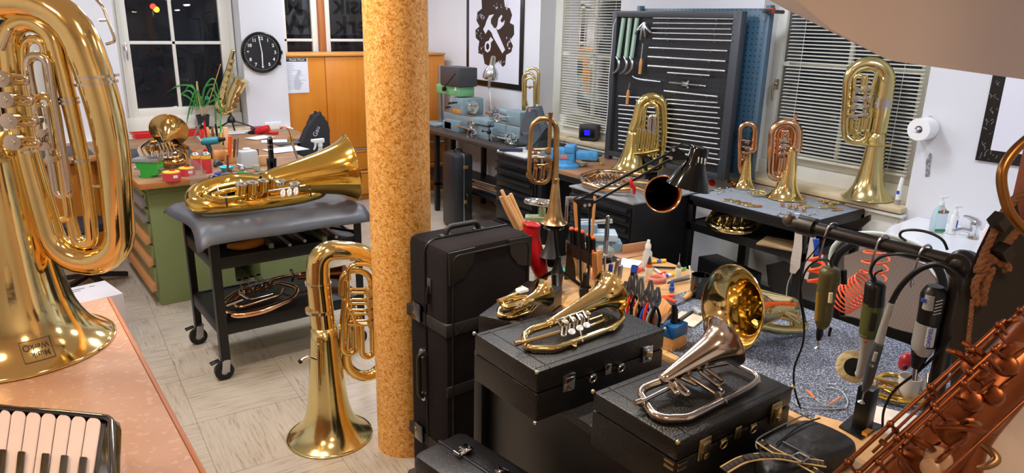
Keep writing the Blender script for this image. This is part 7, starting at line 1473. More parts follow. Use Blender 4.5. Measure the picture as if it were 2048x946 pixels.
# --- shoulder bag beside the nearest case
o_ = pz(1610, 900, 0.80); bag = thing('shoulder_bag', 'black nylon bag with tan edged strap beside the nearest case', 'bag', TR(o_.x, o_.y, 0.80)); I = bag.matrix_world.inverted(); nyl = mat('black_nylon', '#131314', 0.5, bump=(30, 0.5))
zt = 0.885; ring = [(1510, 890), (1520, 872), (1600, 832), (1625, 830), (1712, 870), (1720, 885), (1680, 905), (1625, 925), (1570, 950), (1530, 950)]
b = MB(); b.M = I; top = [pz(a, c, zt) for a, c in ring]; cen = sum(top, Vector())/len(top); rings = []
for s_, z in ((1.0, 0.802), (1.04, 0.83), (1.0, 0.872), (0.92, 0.884), (0.6, 0.888), (0.0, 0.889)):
    rings.append([b._v(Vector((cen.x+(p.x-cen.x)*s_, cen.y+(p.y-cen.y)*s_, z+(0.004*math.sin(i*2.1) if 0.1 < s_ < 0.95 else 0)))) for i, p in enumerate(top)])
for A_, B2 in zip(rings, rings[1:]):
    for i in range(len(top)): j = (i+1) % len(top); b.bm.faces.new((A_[i], A_[j], B2[j], B2[i]))
b.bm.faces.new(rings[0][::-1]); o = b.build('body', nyl, bag, sharp=2); sm_ = o.modifiers.new('s', 'SUBSURF'); sm_.levels = 2; sm_.render_levels = 2
def bagline(nm, pts, rad, m, z=0.893): b = MB(); b.M = I; b.ct([pz(a, c, z) for a, c in pts], rad, 6); return b.build(nm, m, bag)
grey_pipe = mat('grey_piping', '#6f7478', 0.4); tan = mat('tan_piping', '#c9ab72', 0.6)
bagline('piping', [(1515, 898), (1512, 888), (1524, 872), (1600, 834), (1625, 832)], 0.0022, grey_pipe, 0.884); bagline('zipper', [(1566, 884), (1600, 902), (1640, 922)], 0.003, blackp)
bagline('seam', [(1553, 888), (1600, 852), (1640, 836)], 0.002, blackp)
def strap(nm, pts, w, z):
    b = MB(); b.M = I; P = catmull([pz(a, c, z+(q if True else 0)) for a, c, q in pts], 5); A_ = []; B2 = []
    for i, p in enumerate(P):
        t = (P[min(i+1, len(P)-1)]-P[max(i-1, 0)]).normalized(); nrm_ = t.cross(Vector((0, 0, 1))).normalized()*w; A_.append(p-nrm_); B2.append(p+nrm_)
    for i in range(len(P)-1): b.bm.faces.new([b._v(q) for q in (A_[i], A_[i+1], B2[i+1], B2[i])])
    o = b.build(nm, mat('brown_webbing', '#241a15', 0.7, bump=(400, 0.3)), bag); md = o.modifiers.new('t', 'SOLIDIFY'); md.thickness = 0.003
    for E_ in (A_, B2): b = MB(); b.M = I; b.tube(E_, 0.0022, 6); b.build('tan_edge', tan, o)
strap('strap', [(1448, 940, 0.0), (1490, 918, 0.012), (1545, 912, 0.012), (1600, 920, 0.004), (1650, 928, 0.0)], 0.012, 0.900); strap('strap', [(1518, 882, 0), (1545, 900, 0), (1575, 915, 0)], 0.010, 0.896); strap('strap', [(1600, 925, 0), (1640, 948, 0), (1680, 975, 0)], 0.010, 0.898)
b = MB(); b.M = I; c = pz(1601, 914, 0.910); b.rt([c+Vector((-0.016, -0.014, 0)), c+Vector((0.016, -0.014, 0)), c+Vector((0.016, 0.014, 0)), c+Vector((-0.016, 0.014, 0)), c+Vector((-0.016, -0.014, 0))], 0.003, 0.004); b.build('buckle', chrome, bag)
# ================================================================== near right: copper saxophone, rope bound drum, copper tube
TS = 0.80
def W(x, y, t): return CO+ray(x, y)*t
sx = thing('saxophone', 'blurred copper saxophone leaning close to the camera at the right', 'saxophone', TR(*W(1880, 860, TS))); I = sx.matrix_world.inverted(); kS = TS/F_PX*1.03
cp = mat('antique_copper', '#8c5133', 0.34, 1, noise=(9, '#6a3c22', 0.6))
def Q(x, y, d=0.0): return I @ W(x, y, TS+d)
b = MB(); b.ct([Q(1735, 1050, 0.06), Q(1840, 935, 0.06), Q(1945, 820, 0.06), Q(2048, 705, 0.06), Q(2110, 635, 0.06)], [70*kS, 64*kS, 58*kS, 52*kS, 48*kS], 28); b.build('body_tube', cp, sx)
b = MB(); b.ct([Q(2030, 790, 0.07), Q(1950, 870, 0.05), Q(1922, 930, 0.05), Q(1905, 1020, 0.05)], [24*kS, 34*kS, 40*kS, 46*kS], 20); b.build('bell_side', cp, sx)
rods = [((1640, 975), (2010, 640), -0.035, 4.2), ((1668, 990), (2000, 690), -0.045, 4.6), ((1700, 1000), (1960, 745), -0.02, 3.4), ((1745, 905), (2050, 612), 0.0, 3.2), ((1720, 960), (1975, 725), -0.05, 3.6), ((1850, 985), (2050, 800), -0.055, 3.4)]
for a, c, d, r in rods: MB().cyl(Q(*a, d), Q(*c, d), r*kS, n=10).build('key_rod', cp, sx)
random.seed(21)
for a, c, d, r in rods[:5]:
    for t in (0.15, 0.38, 0.6, 0.82, 0.97):
        p = (a[0]+(c[0]-a[0])*t, a[1]+(c[1]-a[1])*t); b = MB(); b.sph(Q(*p, d-0.004), 7*kS, n=10); b.cyl(Q(*p, d), Q(p[0]+14, p[1]+18, d+0.04), 3.4*kS, n=8); b.build('post', cp, sx)
cups = [(1950, 735, 24, -0.02), (1905, 865, 26, -0.02), (1875, 918, 24, -0.03), (1860, 935, 18, -0.035), (1985, 790, 20, -0.01), (1830, 925, 30, -0.01), (1940, 800, 22, -0.01), (2010, 730, 22, -0.01)]
for i, (x, y, r, d) in enumerate(cups):
    c = Q(x, y, d); Mx = lookM(c, (Q(x-10, y-8, d-0.03)-c), (0, 0, 1)); MB().lathe([(0, 0.004), (r*kS*0.5, 0.005), (r*kS*0.9, 0.003), (r*kS, 0), (r*kS, -0.008), (0, -0.008)], 24, Mx).build('key_cup', cp if i not in (2, 3) else mat('worn_pearl', '#a8866a', 0.35), sx)
    MB().ct([c, Q(x+26, y-22, d-0.005), Q(x+50, y-40, d)], [4*kS, 5*kS, 3*kS], 8).build('key_arm', cp, sx)
for a, c in (((1925, 685), (2000, 740)), ((1895, 700), (1945, 730)), ((1870, 855), (1990, 870)), ((1812, 870), (1880, 910)), ((1760, 880), (1830, 950)), ((1925, 845), (1960, 848)), ((2000, 700), (2048, 690)), ((2010, 650), (2050, 640))):
    MB().ct([Q(*a, -0.03), Q((a[0]+c[0])/2, (a[1]+c[1])/2-6, -0.04), Q(*c, -0.02)], [5*kS, 6*kS, 4*kS], 8).build('key_arm', cp, sx)
MB().ct([Q(1965, 890, 0), Q(1985, 905, -0.01), Q(1992, 920, -0.015), Q(1975, 932, -0.015), Q(1955, 936, -0.01)], [6*kS, 8*kS, 9*kS, 7*kS, 4*kS], 10).build('thumb_hook', mat('worn_copper_tin', '#9c7a58', 0.35, 1), sx)
MB().box(Q(1735, 865, -0.03), (0.012, 0.006, 0.004)).build('brass_clip', gbrass, sx)
# rope bound black drum shell
dr = thing('rope_drum', 'black drum bound with brown rope at the right picture edge', 'drum', TR(*W(2000, 520, 1.15))); I = dr.matrix_world.inverted()
def DQ(x, y, t=1.15): return I @ W(x, y, t)
b = MB(); b.slab([DQ(*p) for p in ((1905, 640), (1932, 560), (1955, 500), (1985, 440), (2020, 395), (2070, 355), (2120, 500), (2060, 760), (1900, 800))], ray(2300, 560)*0.16); b.build('shell', mat('drum_black', '#14110f', 0.7), dr)
rope = mat('rope', '#7c5232', 0.85, bump=(90, 1.0), noise=(60, '#6b4227', 0.8))
def rp(pts, w=8.5):
    P = catmull([DQ(x, y, 1.13) for x, y in pts], 8); kk = 1.13/F_PX; parts = []
    for ph in (0, 2.09, 4.19):
        Q_ = []; L = 0
        for i, p in enumerate(P):
            t = (P[min(i+1, len(P)-1)]-P[max(i-1, 0)]).normalized(); u = t.orthogonal() if i == 0 else (u-t*u.dot(t)); u.normalize(); v = t.cross(u); L += (P[i]-P[i-1]).length if i else 0; a = ph+L/(w*kk)*1.3; Q_.append(p+(u*math.cos(a)+v*math.sin(a))*w*kk*0.45)
        parts.append(Q_)
    b = MB()
    for Q_ in parts: b.tube(Q_, w*kk*0.55, 7)
    b.build('rope', rope, dr)
rp([(1965, 515), (1990, 460), (2000, 435), (2030, 400), (2060, 370)]); rp([(2000, 505), (2030, 468), (2070, 430)]); rp([(1955, 545), (1970, 515), (1985, 520), (2010, 530), (2015, 542)], 10); rp([(1955, 610), (1950, 570), (1965, 545), (1980, 520)]); rp([(1965, 610), (1970, 575), (1985, 535)]); rp([(1935, 700), (1940, 650), (1945, 600)], 5)
for p, q in (((1990, 452), (2008, 434)), ((1997, 512), (2016, 496))): MB().bar(DQ(*p, 1.12), DQ(*q, 1.12), 0.022, 0.022).build('rubber_band', blackp, dr)
# wooden edge strip on the near wall's corner, copper pipe
P0 = px(2036, 440, 1.345); b = MB(); b.box((1.338, 0.402, 1.20), (0.03, 0.030, 1.1), 0.002); o = b.build('wood_strip', mat('red_brown_wood', '#8a4f35', 0.5, wood=(3, '#774030', 2))); tag(o, 'red brown wooden strip fixed to the near wall corner', 'wood strip')
b = MB(); b.ct([W(2090, 250, 0.9), W(2030, 300, 0.9), W(2004, 345, 0.9), W(2010, 400, 0.9), W(2030, 440, 0.9), W(2075, 485, 0.9)], 0.0062, 14, 8); o = b.build('bent_pipe', mat('bronze_tube', '#8a6238', 0.3, 1)); tag(o, 'bent bronze coloured tube near the camera at the right edge', 'tube')

# ================================================================== accordion on the counter
ac = thing('accordion', 'black accordion with white and black keys lying on the counter', 'accordion', TR(*pz(60, 900, 1.10)[:2], 0.9505)); I = ac.matrix_world.inverted(); ZK = 1.12
def A_(x, y, z=ZK): return I @ pz(x, y, z)
body = [(-60, 800), (-60, 806), (120, 822), (215, 829), (238, 838), (243, 860), (240, 960), (236, 1080), (-60, 1080)]
b = MB(); b.M = I; tp_ = [pz(x, y, ZK+0.012) for x, y in body]; lo = [Vector((p.x, p.y, 0.951)) for p in tp_]
va = [b._v(p) for p in tp_]; vb = [b._v(p) for p in lo]; n = len(va)
for i in range(n): b.bm.faces.new((va[i], va[(i+1) % n], vb[(i+1) % n], vb[i]))
b.bm.faces.new(vb[::-1]); b.bm.faces.new(va); bmesh.ops.bevel(b.bm, geom=[e for e in b.bm.edges if all(v in va for v in e.verts)], offset=0.008, segments=3, affect='EDGES'); b.build('body', blackgl, ac)
# raised rim around the keyboard
b = MB(); b.rt([A_(-60, 812, ZK+0.018), A_(120, 826, ZK+0.018), A_(222, 836, ZK+0.018), A_(228, 1080, ZK+0.018)], 0.007, 0.02, 10); b.build('rim', blackgl, ac)
kw = mat('ivory_key', '#e8d4d0', 0.3)
ks = [(0, 24, 828), (24, 54, 830), (54, 84, 833), (84, 114, 835), (114, 144, 838), (144, 174, 841), (174, 204, 844), (-30, 0, 826)]
for x0, x1, y0 in ks:
    # key front edge is nearer the top; keys run down the picture slightly to the left
    e = 1.0; pts = [(x0+e, y0+9), (x0+e+3, y0+3), (x0+9, y0), (x1-9, y0+1), (x1-e-3, y0+4), (x1-e, y0+10), (x1-e-20, 985), (x0+e-20, 985)]
    b = MB(); b.slab([A_(a, c, ZK+0.010) for a, c in pts], (0, 0, 0.010)); bmesh.ops.bevel(b.bm, geom=[ed for ed in b.bm.edges], offset=0.0012, segments=2, affect='EDGES'); b.build('white_key', kw, ac)
for x, y in ((8, 898), (45, 902), (93, 906), (131, 910), (169, 914)):
    b = MB(); a0, a1 = A_(x-7, y, ZK+0.020), A_(x+7, y+1, ZK+0.020); d0, d1 = A_(x-15, 985, ZK+0.020), A_(x-1, 985, ZK+0.020)
    up = Vector((0, 0, 0.009)); f = Vector((0, 0, 0.001)); V = [b._v(q) for q in (a0, a1, d1, d0)]; T_ = [b._v(q) for q in (a0.lerp(d0, 0.12)+up, a1.lerp(d1, 0.12)+up, d1+up, d0+up)]
    b.bm.faces.new(T_); b.bm.faces.new(V[::-1])
    for i in range(4): b.bm.faces.new((V[i], V[(i+1) % 4], T_[(i+1) % 4], T_[i]))
    bmesh.ops.bevel(b.bm, geom=[ed for ed in b.bm.edges], offset=0.0012, segments=2, affect='EDGES'); b.build('black_key', mat('ebony_key', '#0a0a0a', 0.28), ac)
MB().slab([A_(-60, 826, ZK+0.0125), A_(212, 846, ZK+0.0125), A_(190, 990, ZK+0.0125), A_(-60, 990, ZK+0.0125)], (0, 0, 0.0008)).build('key_bed', blackp, ac)
# white folded box on the floor behind the counter
bx = thing('cardboard_box', 'white flat cardboard box with print behind the counter', 'box', TR(*pz(160, 585, 0.35)[:2], 0, math.radians(10))); b = MB(); b.box((0, 0, 0.17), (0.36, 0.30, 0.34), 0.004); b.build('box_body', mat('white_card', '#dcd8da', 0.7), bx); b = MB(); b.box((-0.02, 0.09, 0.3405), (0.14, 0.008, 0.001)); b.box((-0.03, 0.06, 0.3405), (0.10, 0.006, 0.001)); b.box((0.09, 0.09, 0.3405), (0.03, 0.006, 0.001)); b.build('print_lines', dgreyp, bx)

# ================================================================== left bench clutter
ZB = 0.873
def at_(x, y, z=ZB): return pz(x, y, z)
def lt_thing(name, label, cat, x, y, z=ZB, rz=RZ, group=None): P = pz(x, y, z); r = thing(name, label, cat, TR(P.x, P.y, z, rz), group); return r, Fr(r.matrix_world)
# potted plant
pp, f = lt_thing('potted_plant', 'green spider plant in a black pot on the windowsill', 'plant', 372, 240, 0.899); pp.location.y = min(pp.location.y, 6.98); f = Fr(pp.matrix_world)
MB().lathe([(0, 0.006), (0.040, 0.006), (0.046, 0.03), (0.058, 0.115), (0.061, 0.117), (0.061, 0.125), (0.055, 0.125), (0.052, 0.105), (0, 0.105)], 28).build('pot', mat('pot_black', '#2a2a2c', 0.5), pp)
MB().lathe([(0, 0), (0.065, 0), (0.075, 0.012), (0.07, 0.012), (0.06, 0.005), (0, 0.005)], 28).build('saucer', MATS['pot_black'], pp)
MB().lathe([(0, 0), (0.010, 0), (0.010, 0.001), (0, 0.001)], 18, Matrix.Translation((0.018, -0.052, 0.05)) @ FM).build('sticker', whitep, pp)
leafm = mat('leaf_green', '#2f7a34', 0.45, noise=(20, '#4a9a44', 0.7)); drym = mat('dry_leaf', '#b9a468', 0.7)
leaves = [[(360, 200), (352, 165), (325, 160), (295, 178)], [(360, 198), (345, 170), (325, 185), (317, 250)], [(362, 200), (350, 160), (335, 175), (330, 225)], [(366, 198), (360, 170), (350, 180), (340, 222)], [(368, 200), (385, 165), (400, 190), (408, 215)], [(366, 200), (375, 160), (392, 150), (405, 210)], [(370, 200), (395, 185), (402, 205), (404, 225)], [(364, 200), (358, 175), (352, 195), (348, 215)], [(370, 198), (365, 180), (367, 210), (370, 250)], [(362, 198), (352, 200), (345, 205), (338, 240)], [(360, 200), (340, 180), (318, 175), (305, 185)], [(372, 200), (390, 178), (394, 230), (393, 240)], [(368, 196), (372, 165), (388, 158), (392, 170)]]
for i, l in enumerate(leaves):
    d = (i % 3-1)*0.03; P = catmull([f.q(x, y, d*(0.3+0.3*j)) for j, (x, y) in enumerate(l)], 6); b = MB(); n = len(P); row = []
    for j, p in enumerate(P):
        t = (P[min(j+1, n-1)]-P[max(j-1, 0)]).normalized(); s_ = t.cross(Vector((0.2, -1, 0.3))).normalized()*(0.008*math.sin(PI*min(0.98, 0.15+0.85*j/(n-1))))+Vector((0, 0, 0)); row.append((b._v(p-s_), b._v(p+Vector((0, 0.002, -0.002))), b._v(p+s_)))
    for j in range(n-1):
        for q in (0, 1): b.bm.faces.new((row[j][q], row[j+1][q], row[j+1][q+1], row[j][q+1]))
    o = b.build('leaf', drym if i in (8,) else leafm, pp); md = o.modifiers.new('t', 'SOLIDIFY'); md.thickness = 0.0008
b = MB(); b.ct([(0, 0, 0.10), f.q(360, 170), f.q(358, 152)], [0.010, 0.010, 0.007], 10); b.build('stem', drym, pp); b = MB(); b.cyl((0.01, 0, 0.10), f.q(402, 120, 0.0), 0.004); b.build('support_stick', beech, pp)
b = MB(); c = f.q(377, 183, -0.03)
for k_ in range(5): a = k_*2*PI/5; b.sph(c+Vector((0.014*math.cos(a), 0, 0.010*math.sin(a))), 0.010, 1, 0.3, 0.7, 8)
b.build('plastic_flower', mat('teal_flower', '#1c9a80', 0.4), pp)
# saxophone on its stand on the sill
P = pz(462, 243, 0.90); st_ = thing('saxophone_stand', 'black folding stand under the small saxophone on the sill', 'stand', TR(P.x, min(P.y, 6.80), 0.875, RZ)); f = Fr(st_.matrix_world)
b = MB(); b.lathe([(0, 0), (0.035, 0), (0.038, 0.01), (0.030, 0.04), (0.012, 0.065), (0.008, 0.07), (0, 0.07)], 18, Matrix.Translation(f.q(463, 245)+Vector((0, 0, -0.0)))); b.build('hub', blackp, st_)
for pts in ([(463, 240), (500, 252), (512, 258)], [(463, 240), (440, 254), (425, 262)], [(463, 240), (470, 262)]): MB().ct([f.q(*p) for p in pts], 0.007, 8).build('leg', blackp, st_)
MB().ct([f.q(461, 232), f.q(463, 222), f.q(460, 216)], 0.006, 8).build('neck', blackp, st_); MB().ct([f.q(464, 222), f.q(475, 195), f.q(482, 172)], 0.006, 8).build('support_arm', blackp, st_); MB().ct([f.q(484, 178), f.q(485, 168), f.q(478, 160)], [0.012, 0.014, 0.008], 8).build('bell_rest', blackp, st_)
h = Horn('saxophone', 'small brass saxophone standing on its stand by the window', 'saxophone', st_.matrix_world.copy(), ybrass); h.root.location.z += 0.0005
h.tube('body_tube', [(466, 103), (458, 135), (445, 185), (440, 200)], [3.5, 5, 8, 9.5], 1, n=16, smooth=True); h.tube('bow', [(440, 196), (438, 210), (446, 220), (460, 216), (464, 200)], [9.5, 10, 10.5, 11, 11], 8, n=16, smooth=True); h.tube('bell', [(463, 204), (470, 184), (478, 168), (482, 158)], [11, 11.5, 12, 16], 1, n=20, smooth=True)
h.tube('neck', [(465, 106), (466, 101), (470, 103)], [3.5, 3.5, 2.4], 2); h.tube('key_rod', [(468, 118, -0.03), (452, 190, -0.03)], 1.3, 1); h.tube('key_rod', [(460, 118, -0.03), (446, 180, -0.03)], 1.2, 1)
for i in range(7): t = i/6; h.valve((463-t*20, 122+t*72, -0.028), 3.2+t*2, 1.2, (0, -1, 0.1), cap=ybrass)
for x, y in ((478, 190), (474, 201), (470, 212), (459, 217)): h.valve((x, y, -0.035), 4.5, 1.2, (0.2, -1, 0), m=mat('key_pad', '#7a5426', 0.4), cap=mat('key_pad', '#7a5426'))
for x, y in ((447, 160), (462, 152), (444, 175), (452, 140)): h.tube('key_lever', [(x, y, -0.03), (x+6, y-4, -0.035)], 1.6, 1, nickel)
# red trays
for lab, x, y, rz in (('red plastic tray of small parts left of the french horn', 292, 274, 0.1), ('red plastic tray behind the french horn bell', 380, 270, 0.1)):
    r, f = lt_thing('parts_tray', lab, 'tray', x, y, ZB, rz); b = MB(); b.box((0, 0, 0.003), (0.20, 0.13, 0.005)); 
    for c, s_ in (((0.1, 0, 0.022), (0.006, 0.13, 0.04)), ((-0.1, 0, 0.022), (0.006, 0.13, 0.04)), ((0, 0.065, 0.022), (0.20, 0.006, 0.04)), ((0, -0.065, 0.022), (0.20, 0.006, 0.04))): b.box(c, s_)
    b.build('tray_body', redp, r); b = MB()
    for _ in range(14): b.sph((random.uniform(-0.08, 0.08), random.uniform(-0.05, 0.05), 0.014), 0.011, 1, 1, 0.6, 8)
    o = b.build('screws', steel, r); o['kind'] = 'stuff'
# green vise
r, f = lt_thing('bench_vise', 'bright green vise clamped at the bench corner', 'vise', 302, 352, ZB, RZ); gp = mat('bright_green_paint', '#35b03c', 0.3)
b = MB(); b.lathe([(0, 0), (0.055, 0), (0.055, 0.012), (0.03, 0.02), (0.028, 0.04), (0, 0.04)], 24, Matrix.Translation((-0.02, 0, 0))); b.prism([(-0.075, 0.10), (0.07, 0.10), (0.07, 0.03), (0.05, 0.012), (-0.045, 0.012), (-0.05, 0.05), (-0.07, 0.065)], -0.04, 0.04, 1); b.build('body', gp, r)
b = MB(); b.box((-0.004, -0.005, 0.112), (0.165, 0.10, 0.022), 0.004); b.build('steel_jaws', steel, r); b = MB(); b.cyl((-0.09, -0.02, 0.055), (0.10, -0.02, 0.055), 0.012); b.build('screw', steel, r)
a, c = f.q(285, 393, -0.07), f.q(322, 366, -0.07); b = MB(); b.cyl(a, c, 0.006); b.sph(c, 0.014); b.build('turning_bar', dgreyp, r)
# red tins, spray cans, bowl
rt1 = mat('red_tin', '#d4444c', 0.4); yl_ = mat('yellow_lid', '#f0c23c', 0.5)
for lab, x, y, R_, hh in (('red round tin with yellow lid at the bench front', 344, 360, 0.055, 0.05), ('red round tin with yellow lid behind the front one', 374, 350, 0.050, 0.045)):
    r, f = lt_thing('round_tin', lab, 'tin', x, y, ZB, 0); MB().lathe([(0, 0), (R_, 0), (R_, hh), (0, hh)], 28).build('tin_body', rt1, r); MB().lathe([(R_*0.95, hh), (R_*0.95, hh+0.006), (0, hh+0.008)], 28).build('lid', yl_, r); MB().lathe([(0, hh+0.008), (0.018, hh+0.008), (0.016, hh+0.014), (0, hh+0.015)], 16, Matrix.Translation((0.01, 0.02, 0))).build('cap', redp, r); MB().box((0.012, -R_-0.001, hh*0.6), (0.026, 0.002, 0.018)).build('label', whitep, r)
for lab, x, y, hh, capm in (('red spray can with orange cap beside the tins', 393, 338, 0.10, orangep), ('taller red and yellow spray can with red nozzle', 415, 345, 0.125, redp)):
    r, f = lt_thing('spray_can', lab, 'spray can', x, y, ZB, 0); MB().lathe([(0, 0), (0.030, 0), (0.032, 0.003), (0.032, hh)], 24).build('can_body', rt1, r); MB().lathe([(0.0325, hh*0.78), (0.0325, hh*0.97)], 24).build('yellow_band', yl_, r); MB().lathe([(0.032, hh), (0.030, hh+0.006), (0.016, hh+0.016), (0.014, hh+0.02), (0, hh+0.02)], 24).build('shoulder', steel, r); MB().lathe([(0.012, hh+0.018), (0.012, hh+0.035), (0, hh+0.037)], 16).build('cap', capm, r)
r, f = lt_thing('bowl', 'small cyan plastic bowl before the wooden tool holder', 'bowl', 454, 343, ZB, 0); MB().lathe([(0, 0.002), (0.028, 0.002), (0.046, 0.028), (0.050, 0.032), (0.050, 0.034), (0.044, 0.030), (0.026, 0.006), (0, 0.006)], 28).build('bowl_body', cyanp, r)
# clear acrylic guard
r, f = lt_thing('acrylic_guard', 'clear acrylic splash plate at the corner of the bench', 'guard', 400, 360, ZB, 0); MB().slab([f.q(380, 372), f.q(378, 315), f.q(394, 322), f.q(412, 342), f.q(415, 372)], (0, 0.003, 0)).build('plate', mat('acrylic', '#e8f0f0', 0.08, trans=0.9), r)
# cordless drill
r, f = lt_thing('cordless_drill', 'teal and dark cordless drill standing behind the spray cans', 'drill', 425, 315, ZB, RZ)
b = MB(); b.ct([f.q(404, 284), f.q(420, 282), f.q(438, 280)], [0.024, 0.030, 0.026], 14); b.build('motor_housing', tealp, r); b = MB(); b.ct([f.q(436, 280), f.q(450, 278)], [0.020, 0.012], 12); b.build('chuck', blackp, r); b = MB(); b.ct([f.q(414, 286), f.q(420, 300), f.q(422, 315)], [0.018, 0.017, 0.020], 10); b.build('grip', mat('dark_teal', '#2c3f46', 0.5), r); MB().box((0, 0, 0.013), (0.075, 0.10, 0.026), 0.006).build('battery', blackp, r)
b = MB(); b.ct([f.q(394, 273, -0.03), f.q(402, 283, -0.03)], [0.012, 0.010], 8); b.build('light_tube', greyp, r)
# pliers stand with red pliers etc.
def ub(name, label, cat, foot, top, prof, m, group=None, z=ZB, extra=None):
    P = pz(foot[0], foot[1], z); r = thing(name, label, cat, TR(P.x, P.y, z, RZ), group); g_ = Fr(r.matrix_world); a = Vector((0, 0, 0)); c = g_.q(*top); MB().ct([a.lerp(c, t) for t, _ in prof], [q for _, q in prof], 10).build('body', m, r); return r, a, c
G1 = 'hand tools upright behind the cordless drill'
tools = [((386, 278), (400, 250), steel, 0.010, 'white handled knife leaning left of the red pliers'), ((402, 278), (393, 246), steel, 0.010, 'steel cutters leaning behind the red pliers'), ((400, 284), (406, 258), MATS['red_grip'], 0.012, 'red gripped pliers in the back tool cluster, left'), ((410, 284), (402, 262), MATS['red_grip'], 0.010, 'red gripped pliers in the back tool cluster, right'), ((414, 282), (408, 242), redp, 0.011, 'red knobbed clamp upright in the back tool cluster'), ((422, 284), (414, 254), beech, 0.015, 'orange brown wooden handle upright in the cluster'), ((428, 284), (424, 256), dkwood, 0.012, 'dark wooden handle upright in the cluster'), ((436, 284), (431, 248), blackp, 0.010, 'black clamp with screw upright in the cluster'), ((442, 282), (441, 240), greenp, 0.008, 'pale green stick standing in the cluster'), ((446, 290), (452, 258), blackp, 0.012, 'black tool handle left of the sanding block'), ((444, 290), (442, 266), yellowp, 0.010, 'yellow and red screwdriver in the cluster')]
for fo, tp2, m, w_, lab in tools: ub('hand_tool', lab, 'hand tool', fo, tp2, [(0, w_*0.5), (0.3, w_*0.6), (0.6, w_), (1, w_*0.7)], m, G1)
blk2 = lambda name, label, cat, x, y, sz, m, rz=0.2, z=ZB, bev=0.002: (lambda P: flat(name, label, cat, (P.x, P.y, z+0.0005), sz, m, rz, bev))(pz(x, y, z))
blk2('wood_block', 'tall pale sanding block standing upright in the cluster', 'block', 454, 296, (0.035, 0.03, 0.17), mat('pinkish_wood', '#e6b48a', 0.5), 0.1)
blk2('wood_disc', 'round beech disc leaning beside the tool holder', 'disc', 440, 322, (0.10, 0.03, 0.085), beech, 0.1, ZB, 0.02)
r, f = lt_thing('tool_holder', 'beech block holding an orange chisel and wooden tools', 'tool holder', 464, 325, ZB, 0.1); MB().box((0, 0, 0.045), (0.085, 0.07, 0.09), 0.004).build('block', beech, r)
for fo, tp2, m, w_, lab in (((459, 315), (460, 272), orangep, 0.014, 'orange handled chisel in the beech tool holder'), ((468, 315), (470, 278), dkwood, 0.009, 'dark wooden tool in the beech tool holder'), ((474, 315), (476, 276), steel, 0.006, 'steel rod in the beech tool holder')):
    ub('hand_tool', lab, 'hand tool', fo, tp2, [(0, w_*0.5), (0.3, w_), (1, w_)], m, None, ZB+0.09)
ub('steel_punch', 'silver topped punch lying before the tool holder', 'punch', (430, 330), (440, 325), [(0, 0.006), (0.6, 0.012), (1, 0.016)], chrome)
for i, (fo, tp2, lab) in enumerate((((456, 352), (455, 310), 'dark wood peg of the peg rack, tallest'), ((462, 352), (461, 338), 'dark wood peg of the peg rack, shortest'), ((486, 330), (484, 300), 'dark wood peg before the white canister'), ((516, 326), (515, 298), 'dark wood peg right of the white canister'))): ub('wood_peg', lab, 'peg', fo, tp2, [(0, 0.008), (1, 0.008)], dkwood)
# white canister
r, f = lt_thing('canister', 'square milky plastic canister in the middle of the bench', 'canister', 496, 335, ZB, 0.15); MB().box((0, 0, 0.062), (0.125, 0.10, 0.124), 0.014).build('body', milky, r); MB().lathe([(0.028, 0.122), (0.026, 0.138), (0, 0.14)], 20).build('cap', whitep, r)
blk2('wood_bracket', 'pale wooden bracket right of the canister', 'bracket', 532, 330, (0.14, 0.03, 0.07), lightw, -0.1)
r, f = lt_thing('spirit_burner', 'small green spirit burner with steel top before the canister', 'burner', 485, 352, ZB, 0); MB().lathe([(0, 0), (0.030, 0), (0.034, 0.01), (0.030, 0.028), (0.016, 0.036)], 24).build('base', greenp, r); MB().lathe([(0.018, 0.034), (0.016, 0.05), (0.024, 0.052), (0.020, 0.064), (0, 0.07)], 20).build('top', steel, r); MB().cyl((-0.03, 0, 0.08), (0.005, 0, 0.066), 0.008).build('cap', chrome, r)
for lab, x, y, m, hh in (('small clear jar right of the burner', 514, 345, mat('jar_glass', '#dfe6d2', 0.1, trans=0.7), 0.05), ('second clear jar beside the black grinder', 528, 350, MATS['jar_glass'], 0.035), ('pink lid lying in front of the spray can', 428, 352, mat('pink_lid', '#d98aa0', 0.5), 0.012), ('small blue bottle cap by the cyan bowl', 436, 352, bluep, 0.02), ('orange topped disc near the tuba', 560, 345, mat('salmon_disc', '#e89a6a', 0.5), 0.012), ('light bulb base lying near the burner', 470, 352, greyp, 0.02)):
    P = pz(x, y, ZB); o = MB().lathe([(0, 0), (0.02, 0), (0.022, 0.003), (0.022, hh), (0.018, hh), (0, hh)], 20).build('jar', m); o.matrix_world = TR(P.x, P.y, ZB); tag(o, lab, 'jar')
# black rotary stand machine
r, f = lt_thing('honing_stand', 'black upright honing tool with chrome top on the bench', 'tool stand', 545, 348, ZB, RZ); MB().lathe([(0, 0), (0.045, 0), (0.045, 0.012), (0.03, 0.02), (0.034, 0.09), (0.034, 0.11), (0, 0.11)], 24).build('base', blackgl, r); MB().cyl((0, 0, 0.11), (0, 0, 0.24), 0.018, n=20).build('column', blackgl, r); b = MB(); b.cyl((0, 0, 0.24), (0, 0, 0.255), 0.014); b.cyl((0, 0, 0.20), (0, 0, 0.206), 0.02); b.cyl((0, 0, 0.17), (0, 0, 0.176), 0.02); b.build('rings', chrome, r); MB().bar(f.q(538, 368, -0.04), f.q(552, 335, -0.04), 0.012, 0.006).build('arm', mat('old_brown_metal', '#6b5a50', 0.4), r)
